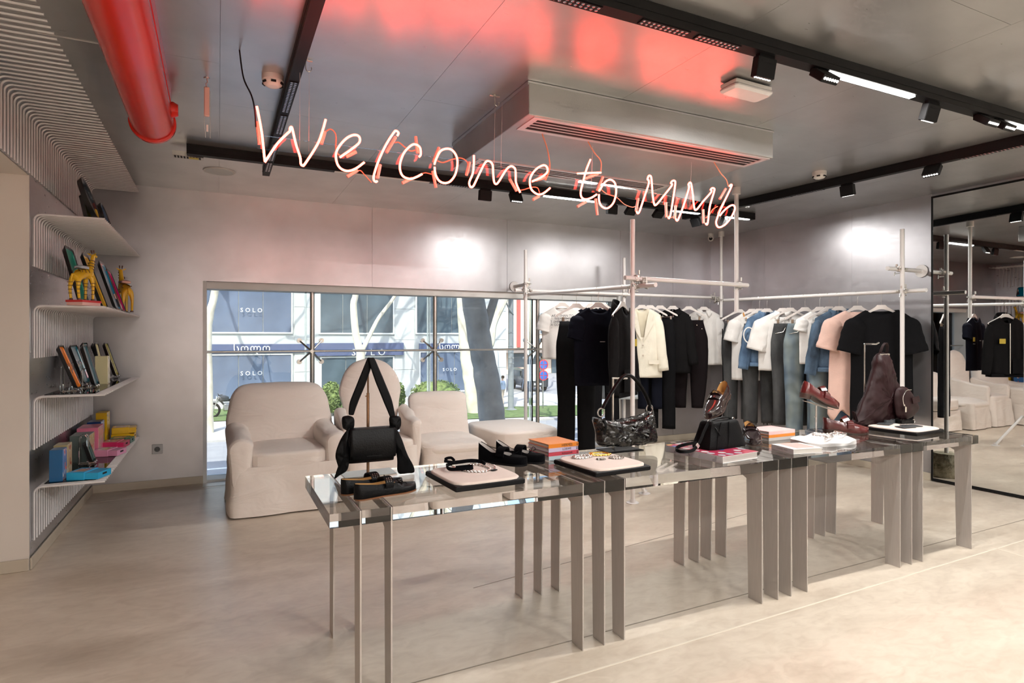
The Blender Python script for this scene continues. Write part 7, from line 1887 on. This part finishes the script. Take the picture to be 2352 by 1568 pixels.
for i in range(9):
    for j in range(4): b.lathe([(0, 0), (0.0013, 0.0003), (0.001, 0.0012)], 5, Matrix.Translation((0.028 + i * 0.008, -0.066 + 0.0006 * i, 0.035 + j * 0.008)) @ Matrix.Rotation(PI / 2, 4, 'X'))
b.build('embossed_dots', M_LEATH, t)

# --- boxy bag with strap on the art book
t = thing('boxy_bag', 'black boxy leather bag with long strap on the dotted art book', 'handbag', (2.375, 2.415, TT + 0.0358), 0.10)
rings = []
for k in range(15):
    f = k / 14; z = 0.140 * f; hw = 0.148 - 0.045 * f; hd = 0.072 - 0.026 * f
    if k == 0: hw -= 0.004; hd -= 0.004
    if k == 14: hw -= 0.006; hd -= 0.008
    ring = []
    for j in range(36):
        a = 2 * PI * j / 36; c_, s_ = math.cos(a), math.sin(a); q = (abs(c_) ** 7 + abs(s_) ** 7) ** (-1 / 7)
        x, y = hw * c_ * q, hd * s_ * q; w_ = 0.007 * nz(x * 14, y * 14 + 3, z * 12) * math.sin(PI * f)
        ring.append((x + w_, y + w_ * 1.4, z))
    rings.append(ring)
b = B(); b.loft(rings); b.build('body', M_NAPPA, t)
for pts in ([(-0.10, -0.070, 0.004), (-0.085, -0.062, 0.06), (-0.045, -0.05, 0.135)], [(-0.02, -0.071, 0.004), (0.0, -0.062, 0.06), (0.015, -0.049, 0.135)]):
    b = B(); b.tube(spline(pts, 5), 0.0022, 5); b.build('seam_piping', M_NAPPA, t)
b = B(); ribbon(b, [(-0.09, -0.005, 0.136), (-0.03, -0.01, 0.150), (0.04, -0.01, 0.152), (0.095, -0.005, 0.137)], 0.018, 0.004); b.build('top_handle', M_NAPPA, t)
for x in (-0.095, 0.095):
    b = B(); b.tube([(x + 0.008 * math.cos(a), -0.012, 0.139 + 0.008 * math.sin(a)) for a in [2 * PI * k / 14 for k in range(14)]], 0.0018, 6, closed=True); b.build('ring', M_SILV, t)
b = B(); ribbon(b, [(-0.105, -0.02, 0.136), (-0.15, -0.03, 0.095), (-0.195, -0.04, 0.045), (-0.255, -0.05, 0.012), (-0.30, -0.02, 0.004), (-0.29, 0.03, 0.008), (-0.24, 0.05, 0.016), (-0.17, 0.05, 0.022), (-0.125, 0.02, 0.03)], 0.016, 0.003, side=(0.15, 0.2, 1)); b.build('shoulder_strap', M_NAPPA, t)
b = B(); b.cbox(-0.012, 0.012, -0.004, 0.004, -0.010, 0.010, 0.002, Matrix.Translation((-0.215, -0.045, 0.03)) @ Matrix.Rotation(0.8, 4, 'Y')); b.build('buckle', M_SILV, t, smooth=0)
b = B(); ribbon(b, [(-0.09, -0.018, 0.138), (-0.085, -0.058, 0.10), (-0.07, -0.066, 0.07)], 0.006, 0.002, side=(1, 0, 0)); b.build('zip_pull', M_NAPPA, t)

# --- white pouch with chain
t = thing('chain_pouch', 'soft white pouch lying under a silver chain in front of the loafers', 'pouch', (3.16, 2.40, TT + 0.0005), -0.05)
b = B(); rings = []
for k in range(13):
    f = k / 12; z = 0.034 * f; e = 1.0 - 0.35 * max(0, (f - 0.55) / 0.45) ** 2 if k < 12 else 0.5
    ring = []
    for j in range(40):
        a = 2 * PI * j / 40; c_, s_ = math.cos(a), math.sin(a); q = (abs(c_) ** 3.5 + abs(s_) ** 3.5) ** (-1 / 3.5)
        x, y = 0.175 * c_ * q * e, 0.125 * s_ * q * e; w_ = 0.012 * nz(x * 16, y * 16, 1.0 + z * 20)
        ring.append((x + w_, y + w_, z * (1 + 0.6 * nz(x * 11, y * 11, 4)) if 0 < k else 0))
    rings.append(ring)
b.loft(rings); b.build('body', cloth('pouch_white', (0.85, 0.82, 0.79), rough=0.6), t)
o = chain('pouch_chain', None, None, [(3.05, 2.30), (3.10, 2.34), (3.08, 2.40), (3.13, 2.43), (3.20, 2.39), (3.27, 2.41), (3.30, 2.36), (3.24, 2.33), (3.18, 2.36), (3.12, 2.31)], M_SILV, 0.014, 0.0018, True, TT + 0.046)
o.name = 'chain'; o.parent = t; o.matrix_parent_inverse = t.matrix_basis.inverted()

# --- burgundy sling bag on a stand
st = thing('bag_stand', 'chrome bag stand with bracket top behind the burgundy sling bag', 'stand', (4.05, 2.72, TT))
b = B(); b.cbox(-0.08, 0.08, -0.05, 0.05, 0.0005, 0.005, 0.001); b.build('base_plate', M_CHROME, st, smooth=0)
b = B(); b.tube([(-0.05, 0, 0.004), (-0.05, 0, 0.565)], 0.006, 10); b.tube([(-0.055, 0, 0.565), (0.03, -0.03, 0.565), (0.05, -0.035, 0.575)], 0.006, 8); b.build('post', M_CHROME, st)
t = thing('sling_bag', 'burgundy triangular sling bag with round front pocket on a stand', 'handbag', (4.05, 2.63, TT + 0.02))
Sx, Sz = 1.02, 1.0
b = B(); pillow(b, [(-0.055, 0.475), (0.055, 0.475), (0.105, 0.36), (0.19, 0.23), (0.325, 0.10), (0.30, 0.06), (0.18, 0.005), (0.02, -0.012), (-0.20, -0.008), (-0.285, 0.02), (-0.27, 0.06), (-0.17, 0.22), (-0.10, 0.36)], 0.11, 16, 0.012, 9, 2, per=8, p=3.0, crinkle=0.014); b.build('body', M_OXBL, t, smooth=60)
b = B(); pillow(b, [(0.015, 0.20), (0.045, 0.25), (0.12, 0.258), (0.19, 0.215), (0.268, 0.125), (0.262, 0.088), (0.19, 0.045), (0.10, 0.035), (0.045, 0.06), (0.02, 0.13)], 0.062, 6, 0.006, 12, 4, y0=-0.075, p=3.5); pk = b.build('front_pocket', M_OXBL, t)
b = B(); b.tube(spline([(0.05, -0.116, 0.135), (0.04, -0.115, 0.19), (0.075, -0.116, 0.235), (0.13, -0.116, 0.24)], 5), 0.003, 6); b.build('zip', M_SILV, pk)
b = B(); b.box(0.050, 0.066, -0.124, -0.120, 0.095, 0.13); b.tube([(0.058, -0.12, 0.13), (0.054, -0.118, 0.145)], 0.002, 5); b.build('zip_pull', M_SILV, pk, smooth=0)
b = B(); b.prism([(0.135, 0.185), (0.21, 0.195), (0.225, 0.155), (0.15, 0.145)], -0.118, -0.113); b.build('label_patch', M_OXBL, pk, smooth=0)
b = B(); ribbon(b, [(-0.03, 0.0, 0.468), (-0.025, -0.02, 0.53), (0.0, -0.025, 0.553), (0.025, -0.02, 0.53), (0.045, 0.0, 0.468)], 0.022, 0.003, side=(0.3, 1, 0)); b.build('top_loop', M_OXBL, t)
b = B(); b.cbox(-0.045, 0.055, -0.02, -0.008, 0.468, 0.482, 0.003); b.build('top_buckle', M_SILV, t, smooth=0)
b = B(); ribbon(b, [(-0.27, -0.01, 0.03), (-0.31, -0.02, 0.09), (-0.325, -0.02, 0.105), (-0.30, -0.015, 0.05)], 0.02, 0.004, side=(0, 1, 0.2)); b.build('side_tab', M_OXBL, t)

# --- small leather goods on the far pad
def goods(name, lb, cat, x, y, w, d, h, rot, m=M_LEATH, dz=0.0):
    t = thing(name, lb, cat, (x, y, PZ + 0.001 + dz), rot)
    b = B(); b.cbox(-w / 2, w / 2, -d / 2, d / 2, 0, h, 0.0015); b.build('body', m, t, smooth=0)
    b = B(); b.box(-w / 2 + 0.003, w / 2 - 0.003, -d / 2 - 0.0004, -d / 2, h * 0.4, h * 0.55); b.build('edge_slit', M_DARK, t, smooth=0)
    b = B(); b.box(-0.008, 0.008, -0.002, 0.002, h, h + 0.0006); b.build('foil_mark', M_SILV, t, smooth=0)
    return t
M_GREYLE = mat('grey_leather', (0.06, 0.065, 0.07), 0.4, var=0.1, bump=0.1, bscale=150)
goods('card_holder', 'dark grey card holder at the left of the far pad', 'card holder', 3.965, 2.555, 0.105, 0.075, 0.006, 0.35, M_GREYLE)
goods('card_holder', 'dark grey card holder in the front centre of the far pad', 'card holder', 4.03, 2.425, 0.105, 0.075, 0.005, -0.35, M_GREYLE)
goods('card_holder', 'dark grey card holder nearest to the viewer on the far pad', 'card holder', 3.945, 2.41, 0.10, 0.07, 0.004, -0.2, M_GREYLE, 0.0)
t = goods('wallet', 'black folded wallet with key ring at the right of the far pad', 'wallet', 4.125, 2.535, 0.11, 0.07, 0.022, -0.12)
b = B(); b.tube([(0.068 + 0.012 * math.cos(a), -0.02, 0.012 + 0.012 * math.sin(a)) for a in [2 * PI * k / 16 for k in range(16)]], 0.002, 6, closed=True); b.build('key_ring', M_SILV, t)
t = thing('belt', 'rolled dark leather belt with steel buckle on the far pad', 'belt', (4.045, 2.575, PZ + 0.001))
b = B(); pts = [(0.06 * math.cos(a) * (1 - 0.05 * a), 0.032 * math.sin(a) * (1 - 0.05 * a), 0.012) for a in [0.5 * k for k in range(18)]]
ribbon(b, pts, 0.022, 0.003, 3, side=(0, 0, 1)); b.build('strap', M_GREYLE, t)
b = B(); b.tube([(0.035, -0.045, 0.002), (0.062, -0.04, 0.002), (0.062, -0.04, 0.024), (0.035, -0.045, 0.024)], 0.0022, 6, closed=True); b.tube([(0.048, -0.043, 0.002), (0.048, -0.043, 0.024)], 0.0018, 6); b.build('buckle', M_SILV, t)
t = thing('watch_chain', 'small silver chain with a square charm behind the far pad', 'chain', (3.83, 2.60, TT + 0.0005), 0.2)
b = B()
for k in range(8): b.tube([(k * 0.014 + 0.008 * math.cos(a), 0.006 * math.sin(a), 0.004) for a in [2 * PI * q / 8 for q in range(8)]], 0.0016, 5, closed=True)
b.build('links', M_SILV, t)
b = B(); b.cbox(0.115, 0.14, -0.006, 0.006, 0.004, 0.03, 0.002); b.build('charm', M_SILV, t, smooth=0)

# ================================================================== wall sockets
def socket(lb, loc, rot):
    t = thing('wall_socket', lb, 'socket', loc, rot, 'grey wall sockets')
    M_SK = flat('socket_grey', (0.42, 0.42, 0.42), 0.4, metal=0.3)
    b = B(); b.cbox(-0.041, 0.041, -0.010, -0.0005, -0.041, 0.041, 0.003); b.build('plate', M_SK, t, smooth=0)
    b = B(); b.lathe([(0.0, 0), (0.019, 0.0), (0.021, 0.004), (0.022, 0.004)], 24, Matrix.Translation((0, -0.0095, 0)) @ Matrix.Rotation(PI / 2, 4, 'X')); b.build('well', flat('socket_dark', (0.08, 0.08, 0.08), 0.5), t)
    b = B()
    for s_ in (-1, 1): b.lathe([(0, 0), (0.0028, 0), (0.0028, 0.001)], 8, Matrix.Translation((s_ * 0.0095, -0.0125, 0)) @ Matrix.Rotation(PI / 2, 4, 'X'))
    b.build('holes', M_SILV, t)
socket('grey wall socket low on the back wall left of the window', (-0.474, YB, 0.335), 0)
socket('grey wall socket low on the wall under the black jeans', (5.43, YB, 0.50), 0)
